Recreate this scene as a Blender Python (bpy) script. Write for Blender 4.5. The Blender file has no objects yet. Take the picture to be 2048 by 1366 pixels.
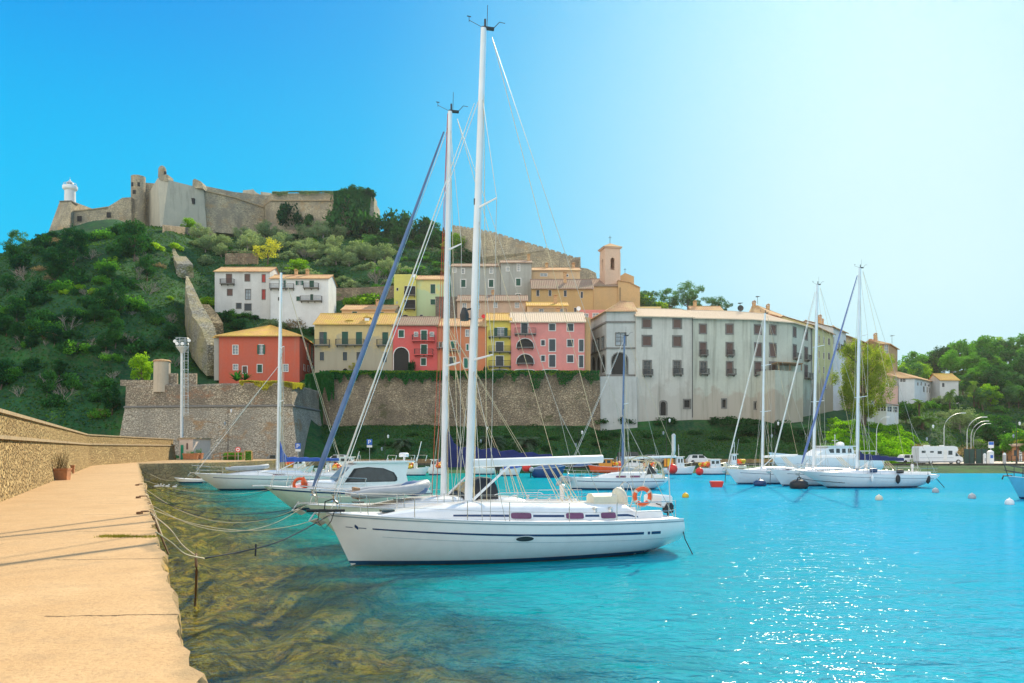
import bpy, math, random
import numpy as np
from mathutils import Vector, Matrix
from mathutils.geometry import tessellate_polygon
from mathutils import noise as mnoise

S = bpy.context.scene
R = math.radians
# ------------------------------------------------------------------ camera
F = 1593.0; EYE = 3.6; HOR = 896.0          # focal length in photo pixels, eye height, horizon row
cam = bpy.data.objects.new("camera", bpy.data.cameras.new("camera"))
S.collection.objects.link(cam); S.camera = cam
cam.location = (0, 0, EYE); cam.rotation_euler = (R(90), 0, 0)
cam.data.sensor_width = 36; cam.data.lens = 36 * F / 2048
cam.data.shift_y = (HOR - 683) / 2048
cam.data.clip_start = 0.1; cam.data.clip_end = 6000
# ------------------------------------------------------------------ sky and sun
SUN_AZ = R(24.0); SUN_EL = R(36.0)           # azimuth to the right of straight ahead (+Y)
W = bpy.data.worlds.new("World"); S.world = W; W.use_nodes = True
wn = W.node_tree.nodes; wl = W.node_tree.links; wn.clear()
wo = wn.new("ShaderNodeOutputWorld"); wb = wn.new("ShaderNodeBackground")
sk = wn.new("ShaderNodeTexSky"); sk.sky_type = 'NISHITA'; sk.sun_disc = False
sk.sun_elevation = SUN_EL; sk.sun_rotation = SUN_AZ
sk.air_density = 1.0; sk.dust_density = 0.6; sk.ozone_density = 2.5; sk.altitude = 0
def wmix(fac, a, b, mode='MIX'):
    m_ = wn.new("ShaderNodeMix"); m_.data_type = 'RGBA'; m_.blend_type = mode
    for i_, x_ in ((0, fac), (6, a), (7, b)):
        if hasattr(x_, 'links'): wl.new(x_, m_.inputs[i_])
        else: m_.inputs[i_].default_value = x_ if i_ == 0 else (*x_, 1)
    return m_.outputs[2]
def wramp(src, stops):
    r_ = wn.new("ShaderNodeValToRGB"); e_ = r_.color_ramp.elements; r_.color_ramp.interpolation = 'B_SPLINE' if len(stops) > 4 else 'LINEAR'
    while len(e_) < len(stops): e_.new(0.5)
    for i_, (p_, c_) in enumerate(stops): e_[i_].position = p_; e_[i_].color = (*c_, 1) if hasattr(c_, '__len__') else (c_, c_, c_, 1)
    wl.new(src, r_.inputs[0]); return r_.outputs[0]
tcw = wn.new("ShaderNodeTexCoord"); sepw = wn.new("ShaderNodeSeparateXYZ"); wl.new(tcw.outputs['Generated'], sepw.inputs[0])
dp = wn.new("ShaderNodeVectorMath"); dp.operation = 'DOT_PRODUCT'; wl.new(tcw.outputs['Generated'], dp.inputs[0])
ga, ge = R(29), R(12); dp.inputs[1].default_value = (math.sin(ga)*math.cos(ge), math.cos(ga)*math.cos(ge), math.sin(ge))
ac = wn.new("ShaderNodeMath"); ac.operation = 'ARCCOSINE'; wl.new(dp.outputs['Value'], ac.inputs[0])
an = wn.new("ShaderNodeMath"); an.operation = 'DIVIDE'; wl.new(ac.outputs[0], an.inputs[0]); an.inputs[1].default_value = math.pi
SKG = 0.62                                         # display value to radiance at this exposure
blue = wramp(sepw.outputs[2], [(0.0, (0.05, 0.72, 0.98)), (0.22, (0.0, 0.58, 0.98)), (0.34, (0.0, 0.54, 0.98)), (0.48, (0.0, 0.29, 0.88)), (0.8, (0.02, 0.30, 0.75)), (1.0, (0.05, 0.32, 0.72))])
glowa = wramp(an.outputs[0], [(0.0, 1.0), (0.12, 0.9), (0.17, 0.62), (0.22, 0.28), (0.27, 0.08), (0.33, 0.0)])
glow = wramp(an.outputs[0], [(0.0, 1.0), (0.05, 0.92), (0.09, 0.66), (0.13, 0.38), (0.17, 0.13), (0.22, 0.0)])
c1 = wmix(glow, wmix(glowa, blue, (0.05, 0.60, 0.97)), (0.64, 0.91, 0.97))
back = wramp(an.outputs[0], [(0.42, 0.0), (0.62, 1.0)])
c2 = wmix(back, c1, (1.50, 1.52, 1.50))  # sky behind the camera brightened as added fill for the shaded facades
sks = wmix(1.0, sk.outputs[0], (0.10, 0.12, 0.12), 'MULTIPLY')
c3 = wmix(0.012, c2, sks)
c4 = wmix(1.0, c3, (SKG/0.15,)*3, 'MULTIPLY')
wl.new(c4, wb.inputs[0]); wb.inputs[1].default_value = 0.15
wl.new(wb.outputs[0], wo.inputs[0])
sund = bpy.data.lights.new("sun", 'SUN'); sund.energy = 4.5; sund.angle = R(0.6); sund.color = (1.0, 0.86, 0.62)
sun = bpy.data.objects.new("sun", sund); S.collection.objects.link(sun)
sv = Vector((math.sin(SUN_AZ) * math.cos(SUN_EL), math.cos(SUN_AZ) * math.cos(SUN_EL), math.sin(SUN_EL)))
sun.rotation_euler = sv.to_track_quat('Z', 'Y').to_euler(); sun.location = (20, 40, 60)
S.view_settings.view_transform = 'Standard'; S.view_settings.look = 'None'
S.view_settings.gamma = 1; S.view_settings.exposure = 0.66
S.render.engine = 'CYCLES'
S.cycles.max_bounces = 6; S.cycles.transparent_max_bounces = 12
S.cycles.sample_clamp_direct = 26.0; S.cycles.sample_clamp_indirect = 4.0
S.cycles.caustics_reflective = False; S.cycles.caustics_refractive = False

# ------------------------------------------------------------------ helpers
ORG = {}
def P(px, py, Y): return Vector(((px - 1024) * Y / F, Y, EYE + (HOR - py) * Y / F))
def PX(px, Y): return (px - 1024) * Y / F
def ZZ(py, Y): return EYE + (HOR - py) * Y / F
def WL(px, py):                                   # the point of the water surface seen at a pixel
    Y = F * EYE / (py - HOR); return Vector((PX(px, Y), Y, 0))
def tag(o, label=None, cat=None, group=None, kind=None):
    if label: o['label'] = label
    if cat: o['category'] = cat
    if group: o['group'] = group
    if kind: o['kind'] = kind
    return o
def thing(name, label, cat, loc=(0, 0, 0), rz=0.0, group=None, local=False):
    o = bpy.data.objects.new(name, None); S.collection.objects.link(o)
    o.location = loc; o.rotation_euler = (0, 0, rz); o.empty_display_size = 0.3
    ORG[o] = Vector((0, 0, 0)) if local else Vector(loc)
    return tag(o, label, cat, group)
def copy_tree(o, parent=None):
    c = o.copy(); S.collection.objects.link(c); c.parent = parent
    if o in ORG: ORG[c] = ORG[o]
    for ch in o.children: copy_tree(ch, c)
    return c

class MB:
    def __init__(s, M=None): s.v = []; s.f = []; s.M = M
    def add(s, vs, fs):
        n = len(s.v)
        if s.M is not None: vs = [s.M @ Vector(p) for p in vs]
        s.v.extend([tuple(p) for p in vs]); s.f.extend([tuple(i + n for i in f) for f in fs]); return s
    def box(s, x0, x1, y0, y1, z0, z1):
        v = [(x0,y0,z0),(x1,y0,z0),(x1,y1,z0),(x0,y1,z0),(x0,y0,z1),(x1,y0,z1),(x1,y1,z1),(x0,y1,z1)]
        return s.add(v, [(0,3,2,1),(4,5,6,7),(0,1,5,4),(1,2,6,5),(2,3,7,6),(3,0,4,7)])
    def obox(s, c, size, rz=0, rx=0, ry=0):
        m = Matrix.Translation(c) @ Matrix.Rotation(rz,4,'Z') @ Matrix.Rotation(ry,4,'Y') @ Matrix.Rotation(rx,4,'X')
        a, b, d = size[0]/2, size[1]/2, size[2]/2
        v = [m @ Vector(p) for p in [(-a,-b,-d),(a,-b,-d),(a,b,-d),(-a,b,-d),(-a,-b,d),(a,-b,d),(a,b,d),(-a,b,d)]]
        return s.add(v, [(0,3,2,1),(4,5,6,7),(0,1,5,4),(1,2,6,5),(2,3,7,6),(3,0,4,7)])
    def loft(s, rings, closed=True, caps=True):
        n = len(rings[0]); v = [p for r in rings for p in r]; f = []
        m = n if closed else n - 1
        for i in range(len(rings) - 1):
            for j in range(m):
                k = (j + 1) % n
                f.append((i*n+j, i*n+k, (i+1)*n+k, (i+1)*n+j))
        if caps and closed:
            f.append(tuple(range(n-1, -1, -1))); f.append(tuple((len(rings)-1)*n + j for j in range(n)))
        return s.add(v, f)
    def tube(s, pts, r, n=6, r2=None, sq=1.0, caps=True):
        pts = [Vector(p) for p in pts]; rings = []
        L = len(pts)
        if L > 2 or not hasattr(r, '__len__'): pass
        for i, p in enumerate(pts):
            d = (pts[min(i+1, L-1)] - pts[max(i-1, 0)])
            if d.length < 1e-9: d = Vector((0, 0, 1))
            d.normalize()
            ref = Vector((0, 0, 1)) if abs(d.z) < 0.9 else Vector((1, 0, 0))
            a = d.cross(ref).normalized(); b = d.cross(a).normalized()
            t = i / max(1, L - 1)
            rr = r[i] if hasattr(r, '__len__') else (r if r2 is None else r + (r2 - r) * t)
            rings.append([p + (a * math.cos(2*math.pi*j/n) * sq + b * math.sin(2*math.pi*j/n)) * rr for j in range(n)])
        return s.loft(rings, True, caps)
    def lathe(s, prof, c=(0,0,0), n=12, ax='Z'):
        c = Vector(c); rings = []
        for r, h in prof:
            rr = []
            for j in range(n):
                a = 2*math.pi*j/n; x, y = r*math.cos(a), r*math.sin(a)
                rr.append(c + (Vector((x,y,h)) if ax == 'Z' else Vector((h,x,y)) if ax == 'X' else Vector((y,h,x))))
            rings.append(rr)
        return s.loft(rings)
    def ball(s, c, r, n=10, sz=1.0):
        k = 6
        return s.lathe([(max(0.001, r*math.sin(math.pi*i/k)), -r*sz*math.cos(math.pi*i/k)) for i in range(k+1)], c, n)
    def torus(s, c, R0, r, n=20, m=8, axis='Y', a0=0, a1=2*math.pi):
        c = Vector(c); full = abs(a1 - a0 - 2*math.pi) < 1e-6; rings = []
        for i in range(n + (0 if full else 1)):
            a = a0 + (a1 - a0) * i / n; rr = []
            for j in range(m):
                b = 2*math.pi*j/m; q = R0 + r*math.cos(b); w = r*math.sin(b)
                x, y = q*math.cos(a), q*math.sin(a)
                rr.append(c + (Vector((x, w, y)) if axis == 'Y' else Vector((w, x, y)) if axis == 'X' else Vector((x, y, w))))
            rings.append(rr)
        if full: rings.append(rings[0])
        return s.loft(rings, True, not full)
    def prism(s, poly, d):                         # poly: list of 3d points, extruded by vector d
        n = len(poly); d = Vector(d); poly = [Vector(p) for p in poly]
        tris = tessellate_polygon([poly])
        v = poly + [p + d for p in poly]
        f = [tuple(t) for t in tris] + [tuple(i + n for i in reversed(t)) for t in tris]
        f += [(i, (i+1) % n, (i+1) % n + n, i + n) for i in range(n)]
        return s.add(v, f)
    def quad(s, a, b, c, d): return s.add([a, b, c, d], [(0, 1, 2, 3)])
    def build(s, name, mat, parent=None, smooth=False, fix=True):
        off = ORG.get(parent, Vector((0, 0, 0))) if parent is not None else Vector((0, 0, 0))
        me = bpy.data.meshes.new(name)
        v = np.array(s.v, dtype=np.float32).reshape(-1, 3) - np.array(off, dtype=np.float32)
        me.from_pydata(v.tolist(), [], s.f)
        if fix:
            import bmesh
            bm = bmesh.new(); bm.from_mesh(me); bmesh.ops.recalc_face_normals(bm, faces=bm.faces[:]); bm.to_mesh(me); bm.free()
        if smooth: me.shade_smooth()
        if smooth == 2: me.set_sharp_from_angle(angle=R(40))
        me.materials.append(mat)
        o = bpy.data.objects.new(name, me); S.collection.objects.link(o)
        if parent is not None: o.parent = parent
        ORG[o] = off
        return o

# ------------------------------------------------------------------ materials
def nt(name):
    m = bpy.data.materials.new(name); m.use_nodes = True
    n = m.node_tree.nodes; n.clear(); return m, n, m.node_tree.links
def col4(c): return (c[0], c[1], c[2], 1)
def rampn(n, l, src, stops):
    r = n.new("ShaderNodeValToRGB"); e = r.color_ramp.elements
    while len(e) < len(stops): e.new(0.5)
    for i, (p, c) in enumerate(stops): e[i].position = p; e[i].color = col4(c) if hasattr(c, '__len__') else (c, c, c, 1)
    l.new(src, r.inputs[0]); return r.outputs[0]
def noisen(n, l, scale, detail=4, vec=None, rough=0.55, sc=None, dist=0.0):
    t = n.new("ShaderNodeTexNoise"); t.inputs['Scale'].default_value = scale; t.inputs['Detail'].default_value = detail
    t.inputs['Roughness'].default_value = rough; t.inputs['Distortion'].default_value = dist
    if vec is None:
        g = n.new("ShaderNodeNewGeometry"); vec = g.outputs['Position']
    if sc:
        mp = n.new("ShaderNodeMapping"); mp.inputs['Scale'].default_value = sc; l.new(vec, mp.inputs[0]); vec = mp.outputs[0]
    l.new(vec, t.inputs['Vector']); return t.outputs[0]
def mixc(n, l, fac, a, b, mode='MIX'):
    m = n.new("ShaderNodeMix"); m.data_type = 'RGBA'; m.blend_type = mode
    for i, x in ((0, fac), (6, a), (7, b)):
        if hasattr(x, 'is_linked') or hasattr(x, 'links'): l.new(x, m.inputs[i])
        elif i == 0: m.inputs[0].default_value = x
        else: m.inputs[i].default_value = col4(x)
    return m.outputs[2]
def mathn(n, l, op, a, b=None, c=None, clamp=False):
    m = n.new("ShaderNodeMath"); m.operation = op; m.use_clamp = clamp
    for i, x in enumerate((a, b, c)):
        if x is None: continue
        if isinstance(x, (int, float)): m.inputs[i].default_value = x
        else: l.new(x, m.inputs[i])
    return m.outputs[0]
def finish(m, n, l, colr, rough=0.7, bump=None, bstr=0.3, bdist=0.05, metal=0, spec=0.5, coat=0):
    p = n.new("ShaderNodeBsdfPrincipled"); o = n.new("ShaderNodeOutputMaterial")
    if hasattr(colr, 'links'): l.new(colr, p.inputs['Base Color'])
    else: p.inputs['Base Color'].default_value = col4(colr)
    p.inputs['Roughness'].default_value = rough; p.inputs['Metallic'].default_value = metal
    p.inputs['Specular IOR Level'].default_value = spec
    if coat: p.inputs['Coat Weight'].default_value = coat; p.inputs['Coat Roughness'].default_value = 0.08
    if bump is not None:
        b = n.new("ShaderNodeBump"); b.inputs['Strength'].default_value = bstr; b.inputs['Distance'].default_value = bdist
        l.new(bump, b.inputs['Height']); l.new(b.outputs[0], p.inputs['Normal'])
    l.new(p.outputs[0], o.inputs[0]); return m
def plain(name, c, rough=0.5, metal=0, var=0.12, scale=3.0, coat=0, bump=0):
    m, n, l = nt(name)
    tc = n.new("ShaderNodeTexCoord")
    a = noisen(n, l, scale, 4, tc.outputs['Object'])
    cc = rampn(n, l, a, [(0.3, [x*(1-var) for x in c]), (0.7, [min(1, x*(1+var*0.6)) for x in c])])
    return finish(m, n, l, cc, rough, a if bump else None, bump, 0.02, metal, coat=coat)
def plaster(name, c, stain=(0.16, 0.14, 0.12), amt=0.5, low=None, lowz=None):
    m, n, l = nt(name)
    big = noisen(n, l, 0.35, 5); fine = noisen(n, l, 2.5, 6, rough=0.7); streak = noisen(n, l, 0.7, 6, sc=(1.3, 1.3, 0.09), rough=0.65)
    base = mixc(n, l, rampn(n, l, big, [(0.35, 0), (0.7, 1)]), c, [x*0.8 + 0.04 for x in c])
    base = mixc(n, l, rampn(n, l, fine, [(0.35, 0.0), (0.75, 0.28)]), base, [x*0.62 for x in c])
    if low is not None:
        g = n.new("ShaderNodeNewGeometry"); sp = n.new("ShaderNodeSeparateXYZ"); l.new(g.outputs['Position'], sp.inputs[0])
        z = mathn(n, l, 'ADD', sp.outputs[2], mathn(n, l, 'MULTIPLY', mathn(n, l, 'SUBTRACT', big, 0.5), 14.0))
        k = mathn(n, l, 'MULTIPLY_ADD', z, -0.7, lowz * 0.7, clamp=True)
        base = mixc(n, l, k, base, low)
    s2 = rampn(n, l, streak, [(0.50, 0), (0.70, amt)])
    base = mixc(n, l, s2, base, stain)
    return finish(m, n, l, base, 0.9, fine, 0.25, 0.04, spec=0.2)
def stonewall(name, c1, c2, mortar, scale=2.2, squash=1.6, bstr=0.7, bd=0.12, stain=None, moss=None, top=None):
    m, n, l = nt(name)
    g = n.new("ShaderNodeNewGeometry"); mp = n.new("ShaderNodeMapping"); mp.inputs['Scale'].default_value = (1, 1, squash)
    l.new(g.outputs['Position'], mp.inputs[0])
    wob = noisen(n, l, 1.5, 3); va = n.new("ShaderNodeVectorMath"); va.operation = 'ADD'
    l.new(mp.outputs[0], va.inputs[0]); l.new(wob, va.inputs[1])
    v1 = n.new("ShaderNodeTexVoronoi"); v1.inputs['Scale'].default_value = scale; l.new(va.outputs[0], v1.inputs['Vector'])
    v2 = n.new("ShaderNodeTexVoronoi"); v2.feature = 'DISTANCE_TO_EDGE'; v2.inputs['Scale'].default_value = scale; l.new(va.outputs[0], v2.inputs['Vector'])
    sp = n.new("ShaderNodeSeparateColor"); l.new(v1.outputs['Color'], sp.inputs[0])
    cc = mixc(n, l, sp.outputs[0], c1, c2)
    fine = noisen(n, l, 9, 5)
    cc = mixc(n, l, rampn(n, l, fine, [(0.3, 0), (0.8, 0.45)]), cc, [x*0.55 for x in c1])
    e = rampn(n, l, v2.outputs['Distance'], [(0.02, 1), (0.09, 0)])
    cc = mixc(n, l, e, cc, mortar)
    big = noisen(n, l, 0.26, 7, rough=0.7, sc=(1, 1, 0.6))
    cc = mixc(n, l, rampn(n, l, big, [(0.42, 0), (0.60, 0.75)]), cc, stain or [x*0.6 for x in c1])
    if moss:
        b2 = noisen(n, l, 0.22, 6, rough=0.7, sc=(1, 1, 1.6))
        cc = mixc(n, l, rampn(n, l, b2, [(0.56, 0), (0.66, 0.8)]), cc, moss)
    h = mathn(n, l, 'ADD', rampn(n, l, v2.outputs['Distance'], [(0.0, 0), (0.16, 1)]), mathn(n, l, 'MULTIPLY', fine, 0.5))
    return finish(m, n, l, cc, 0.92, h, bstr, bd, spec=0.15)
def roofmat(name, c1, c2, lich=(0.55, 0.38, 0.10)):
    m, n, l = nt(name)
    a = noisen(n, l, 5, 3); b = noisen(n, l, 0.5, 5)
    cc = mixc(n, l, rampn(n, l, a, [(0.35, 0), (0.65, 1)]), c1, c2)
    cc = mixc(n, l, rampn(n, l, b, [(0.45, 0), (0.65, 0.7)]), cc, lich)
    return finish(m, n, l, cc, 0.9, a, 0.4, 0.05, spec=0.15)
def foliage(name, c1, c2, tr=0.35, trc=None, scale=0.5):
    m, n, l = nt(name)
    oi = n.new("ShaderNodeObjectInfo"); tc = n.new("ShaderNodeTexCoord")
    a = noisen(n, l, scale, 4, tc.outputs['Object']); w = n.new("ShaderNodeTexWhiteNoise")
    g = n.new("ShaderNodeNewGeometry"); 
    k = mathn(n, l, 'ADD', mathn(n, l, 'MULTIPLY_ADD', a, 1.8, -0.4), mathn(n, l, 'MULTIPLY_ADD', oi.outputs['Random'], 0.5, -0.25), clamp=True)
    k = mathn(n, l, 'ADD', k, mathn(n, l, 'MULTIPLY_ADD', g.outputs['Random Per Island'], 0.5, -0.25), clamp=True)
    cc = mixc(n, l, k, c1, c2)
    d = n.new("ShaderNodeBsdfDiffuse"); l.new(cc, d.inputs[0])
    t = n.new("ShaderNodeBsdfTranslucent")
    tcv = mixc(n, l, 1.0, cc, trc or (1.7, 1.9, 0.6), 'MULTIPLY'); l.new(tcv, t.inputs[0])
    mx = n.new("ShaderNodeMixShader"); mx.inputs[0].default_value = tr
    l.new(d.outputs[0], mx.inputs[1]); l.new(t.outputs[0], mx.inputs[2])
    o = n.new("ShaderNodeOutputMaterial"); l.new(mx.outputs[0], o.inputs[0]); return m
def shutter(name, c):
    m, n, l = nt(name)
    g = n.new("ShaderNodeNewGeometry"); w = n.new("ShaderNodeTexWave"); w.bands_direction = 'Z'
    w.inputs['Scale'].default_value = 3.2; w.inputs['Distortion'].default_value = 0; l.new(g.outputs['Position'], w.inputs[0])
    oi = n.new("ShaderNodeObjectInfo")
    cc = mixc(n, l, mathn(n, l, 'MULTIPLY', w.outputs[1], 0.5), c, [x*0.55 for x in c])
    cc = mixc(n, l, mathn(n, l, 'MULTIPLY', oi.outputs['Random'], 0.35), cc, [x*1.5+0.01 for x in c])
    return finish(m, n, l, cc, 0.6, w.outputs[1], 0.5, 0.03)
# ------------------------------------------------------------------ shared materials
M = {}
M['white'] = plain('white_gelcoat', (0.80, 0.81, 0.82), 0.28, var=0.04, coat=0.4)
M['deck'] = plain('deck_white', (0.82, 0.80, 0.76), 0.5, var=0.07, scale=2)
M['alu'] = plain('mast_aluminium', (0.74, 0.77, 0.80), 0.35, var=0.08, scale=1.2)
M['steel'] = plain('stainless', (0.62, 0.62, 0.6), 0.25, metal=0.8, var=0.1)
M['wire'] = plain('rigging_wire', (0.46, 0.45, 0.40), 0.45, metal=0.2)
M['rope'] = plain('pale_rope', (0.62, 0.52, 0.34), 0.9, scale=30, var=0.25)
M['ropedark'] = plain('dark_rope', (0.035, 0.04, 0.05), 0.9)
M['chain'] = plain('rusty_chain', (0.22, 0.12, 0.06), 0.9, scale=20, var=0.4)
M['navy'] = plain('navy_canvas', (0.018, 0.026, 0.12), 0.85, var=0.2)
M['bluecov'] = plain('blue_canvas', (0.04, 0.11, 0.42), 0.85, var=0.2)
M['genoa'] = plain('grey_blue_uv_strip', (0.12, 0.19, 0.34), 0.85, var=0.2, scale=1.5)
M['sail'] = plain('sailcloth', (0.72, 0.70, 0.64), 0.8, var=0.08)
M['stripe'] = plain('navy_stripe', (0.01, 0.045, 0.14), 0.35)
M['anti'] = plain('antifouling_blue', (0.01, 0.07, 0.16), 0.6)
M['black'] = plain('black_rubber', (0.02, 0.02, 0.022), 0.6)
M['glass'] = plain('dark_glass', (0.035, 0.05, 0.055), 0.08, var=0.3)
M['tint'] = plain('violet_acrylic', (0.16, 0.05, 0.13), 0.12, var=0.25)
M['teak'] = plain('teak', (0.30, 0.15, 0.07), 0.7, scale=8, var=0.3)
M['orange'] = plain('signal_orange', (0.85, 0.11, 0.02), 0.55)
M['redball'] = plain('red_fender', (0.75, 0.03, 0.02), 0.45)
M['yellow'] = plain('yellow_plastic', (0.80, 0.48, 0.02), 0.5)
M['hullor'] = plain('orange_hull_paint', (0.75, 0.26, 0.02), 0.45)
M['hullbl'] = plain('dark_blue_hull', (0.02, 0.06, 0.20), 0.35, coat=0.3)
M['hulllb'] = plain('light_blue_hull', (0.10, 0.42, 0.62), 0.35, coat=0.3)
M['rubber'] = plain('grey_hypalon', (0.42, 0.44, 0.46), 0.6)
M['cream'] = plain('cream_vinyl', (0.74, 0.68, 0.52), 0.5)
M['sage'] = plain('pale_green_gelcoat', (0.62, 0.68, 0.56), 0.35, var=0.05)
M['terra'] = plain('terracotta', (0.46, 0.20, 0.09), 0.85, var=0.25)
M['woodf'] = plain('weathered_wood', (0.33, 0.20, 0.11), 0.85, scale=6, var=0.3)
M['iron'] = plain('dark_iron', (0.035, 0.035, 0.035), 0.55)
M['galv'] = plain('galvanised_steel', (0.60, 0.62, 0.62), 0.45, metal=0.3)
M['signr'] = plain('sign_red', (0.75, 0.03, 0.03), 0.5)
M['signb'] = plain('sign_blue', (0.02, 0.13, 0.55), 0.5)
M['signw'] = plain('sign_white', (0.8, 0.8, 0.8), 0.5, var=0.02)
M['sh_g'] = shutter('green_shutter', (0.012, 0.085, 0.055))
M['sh_b'] = shutter('brown_shutter', (0.13, 0.07, 0.055))
M['sh_r'] = shutter('red_shutter', (0.40, 0.05, 0.04))
M['sh_d'] = shutter('slate_shutter', (0.05, 0.065, 0.075))
M['sh_t'] = shutter('teal_shutter', (0.01, 0.17, 0.12))
M['pane'] = plain('window_glass', (0.30, 0.36, 0.40), 0.15, var=0.4, scale=0.8)
M['darkin'] = plain('interior_shade', (0.03, 0.028, 0.026), 0.9)  # near-black sheet standing in for the shade inside openings
M['frame'] = plain('painted_frame', (0.72, 0.70, 0.66), 0.7)
M['stonef'] = plain('grey_stone_frame', (0.20, 0.19, 0.175), 0.9, scale=4, var=0.2)
M['bark'] = plain('bark', (0.12, 0.085, 0.06), 0.95, scale=4, var=0.4)
M['barkg'] = plain('grey_twigs', (0.30, 0.25, 0.22), 0.95, scale=2, var=0.3)
M['tarmac'] = plain('tarmac', (0.11, 0.105, 0.10), 0.95, scale=2, var=0.2)

# ------------------------------------------------------------------ terrain (real height field)
DY = [100,120,130,140,149,150,160,172,185,200,220,245,270,300,360,450]
COL = {
 -900:[-2,1,5,9,12.5,14,19,24,29,34,38,40,38,32,20,-3],
 -400:[-2,1,6,12,16.2,18,24,30,36,43,49,53,51,44,30,-3],
 0:[-2,1,8,15,19.9,22,29,36,43,50,57,61,59,50,35,-3],
 100:[-2,1,7,14.5,20.1,22.5,30,38,46,54,63,69,68,60,45,-3],
 190:[-2,1,3,12,19,22,30,38.5,47.5,56,66,72,73,66,50,-3],
 240:[-2,1,1.2,13.5,18.05,20,29,38,47,56,66,72,74,66,50,-3],
 255:[-2,1,1.2,14.2,16.86,18,28,37,46,55,65,71,74,68,50,-3],
 340:[-2,1,1.2,14.3,15.49,16,26,34,42,52,63,71,75,70,50,-3],
 400:[-2,1,1.2,14.3,15.14,15.5,19,26,35,46,58,69,75.5,76,60,-3],
 540:[-2,1,1.2,14.3,15.35,15.8,18,25,33,44,57,68,76.5,78,60,-3],
 630:[-2,1,1.4,8,8,16,18,24,31,42,54,67,77,78,60,-3],
 660:[-2,1,1.2,5,8,17.6,18,23,29,41,53.5,66.5,77.5,78,60,-3],
 790:[-2,1,1.2,5,8,17.8,18,22,28,40,53,65.5,77,78,60,-3],
 900:[-2,1,1.2,5,8,17.8,18,22,28,39,52,63,71,70,50,-3],
 970:[-2,1,1.2,5,8,17.8,18,22,28,38,50,59,60,56,40,-3],
 1060:[-2,1,1.2,5,8,17.8,18,21,26,36,46,52,52,48,35,-3],
 1175:[-2,1,1.2,5,8,17.5,18,21,25,34,42,45,44,38,25,-3],
 1200:[-2,1,1.2,4.5,6.8,8.5,12,20,25,37,47,46,42,36,25,-3],
 1300:[-2,1,1.2,4,6.8,8.5,12,18,24,34,44.5,44,39,34,22,-3],
 1450:[-2,1,1.2,4,6.8,8.5,11,15,20,29,38,38,31,28,20,-3],
 1600:[-2,1,1.2,3.5,6.8,8,10,12,15,18,21,22,20,18,12,-3],
 1700:[-2,1,1.2,4,6.8,8,9,10,12,14,15,15,15,12,10,-3],
 1800:[-2,1,1.1,3.2,5.51,6.5,9,10.5,12.5,15,18,21,22,22,16,-3],
 1850:[-2,1,1.1,1.6,3.28,4,8,11,13,16,19.5,23,25,26,20,-3],
 1950:[-2,1,1,1,1.14,1.2,3,7,12,17,22,27,30,31,25,-3],
 2100:[-2,1,1,1,1,1,1.2,4,9,15,22,28,32,34,28,-3],
 2600:[-2,1,1,1,1,1,1.2,4,10,16,23,30,34,36,30,-3],
 3100:[-2,1,1,1,1,1,1.2,4,8,12,18,24,26,26,20,-3]}
CK = sorted(COL); CT = np.array([COL[k] for k in CK], dtype=float)
_pxs = np.arange(-900, 3101, 12.5); _ys = np.concatenate([np.arange(100, 146, 2.0), np.arange(146, 154, 1.0), np.arange(154, 300, 2.5), np.arange(300, 451, 10)])
_t1 = np.array([np.interp(_ys, DY, r) for r in CT])
TZ = np.array([np.interp(_pxs, CK, _t1[:, j]) for j in range(len(_ys))])       # [y][px]
for _ in range(1):
    K = TZ.copy(); K[:, 1:-1] = (TZ[:, :-2] + 2*TZ[:, 1:-1] + TZ[:, 2:]) / 4
    K[34:-1] = (K[33:-2] + 2*K[34:-1] + K[35:]) / 4; TZ[31:] = K[31:]
for j, yy in enumerate(_ys):
    for i, pp in enumerate(_pxs):
        amp = min(1, max(0, (TZ[j, i] - 1.3) / 6)) * (1.0 if (pp < 240 or yy > 200) else 0.25)
        if yy > 430: amp = 0
        x = PX(pp, yy)
        TZ[j, i] += amp * (1.6 * mnoise.noise(Vector((x*0.06, yy*0.06, 0))) + 0.8 * mnoise.noise(Vector((x*0.2, yy*0.2, 3))))
TZ[np.ix_(_ys <= 134, _pxs > 640)] = np.minimum(TZ[np.ix_(_ys <= 134, _pxs > 640)], .9)
TZ[(TZ > .85) & (TZ < 1.35)] = .9
def ter(px, Y):
    i = (px + 900) / 12.5; i0 = int(max(0, min(len(_pxs)-2, math.floor(i)))); fx = min(1, max(0, i - i0))
    j = np.searchsorted(_ys, Y) - 1; j = int(max(0, min(len(_ys)-2, j))); fy = min(1, max(0, (Y - _ys[j]) / (_ys[j+1] - _ys[j])))
    a = TZ[j, i0]*(1-fx) + TZ[j, i0+1]*fx; b = TZ[j+1, i0]*(1-fx) + TZ[j+1, i0+1]*fx
    return float(a*(1-fy) + b*fy)
def terx(x, Y): return ter(1024 + x*F/Y, Y)
def G(px, py, y0=125, y1=300):                     # the hillside point seen at a pixel
    best = None
    for Y in np.arange(y0, y1, 1.0):
        z = ter(px, Y)
        if HOR - (z - EYE) * F / Y <= py: return Vector((PX(px, Y), Y, z))
    Y = max(np.arange(y0, y1, 2.0), key=lambda q: (ter(px, q) - EYE) / q)
    return Vector((PX(px, Y), Y, ter(px, Y)))
m, n, l = nt('hillside_turf')
a = noisen(n, l, 0.25, 6, rough=0.7); b = noisen(n, l, 1.6, 5); c_ = noisen(n, l, 0.06, 4)
g1 = mixc(n, l, rampn(n, l, a, [(0.35, 0), (0.65, 1)]), (0.010, 0.050, 0.026), (0.035, 0.13, 0.03))
g1 = mixc(n, l, rampn(n, l, b, [(0.45, 0), (0.75, 0.6)]), g1, (0.10, 0.10, 0.05))
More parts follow.
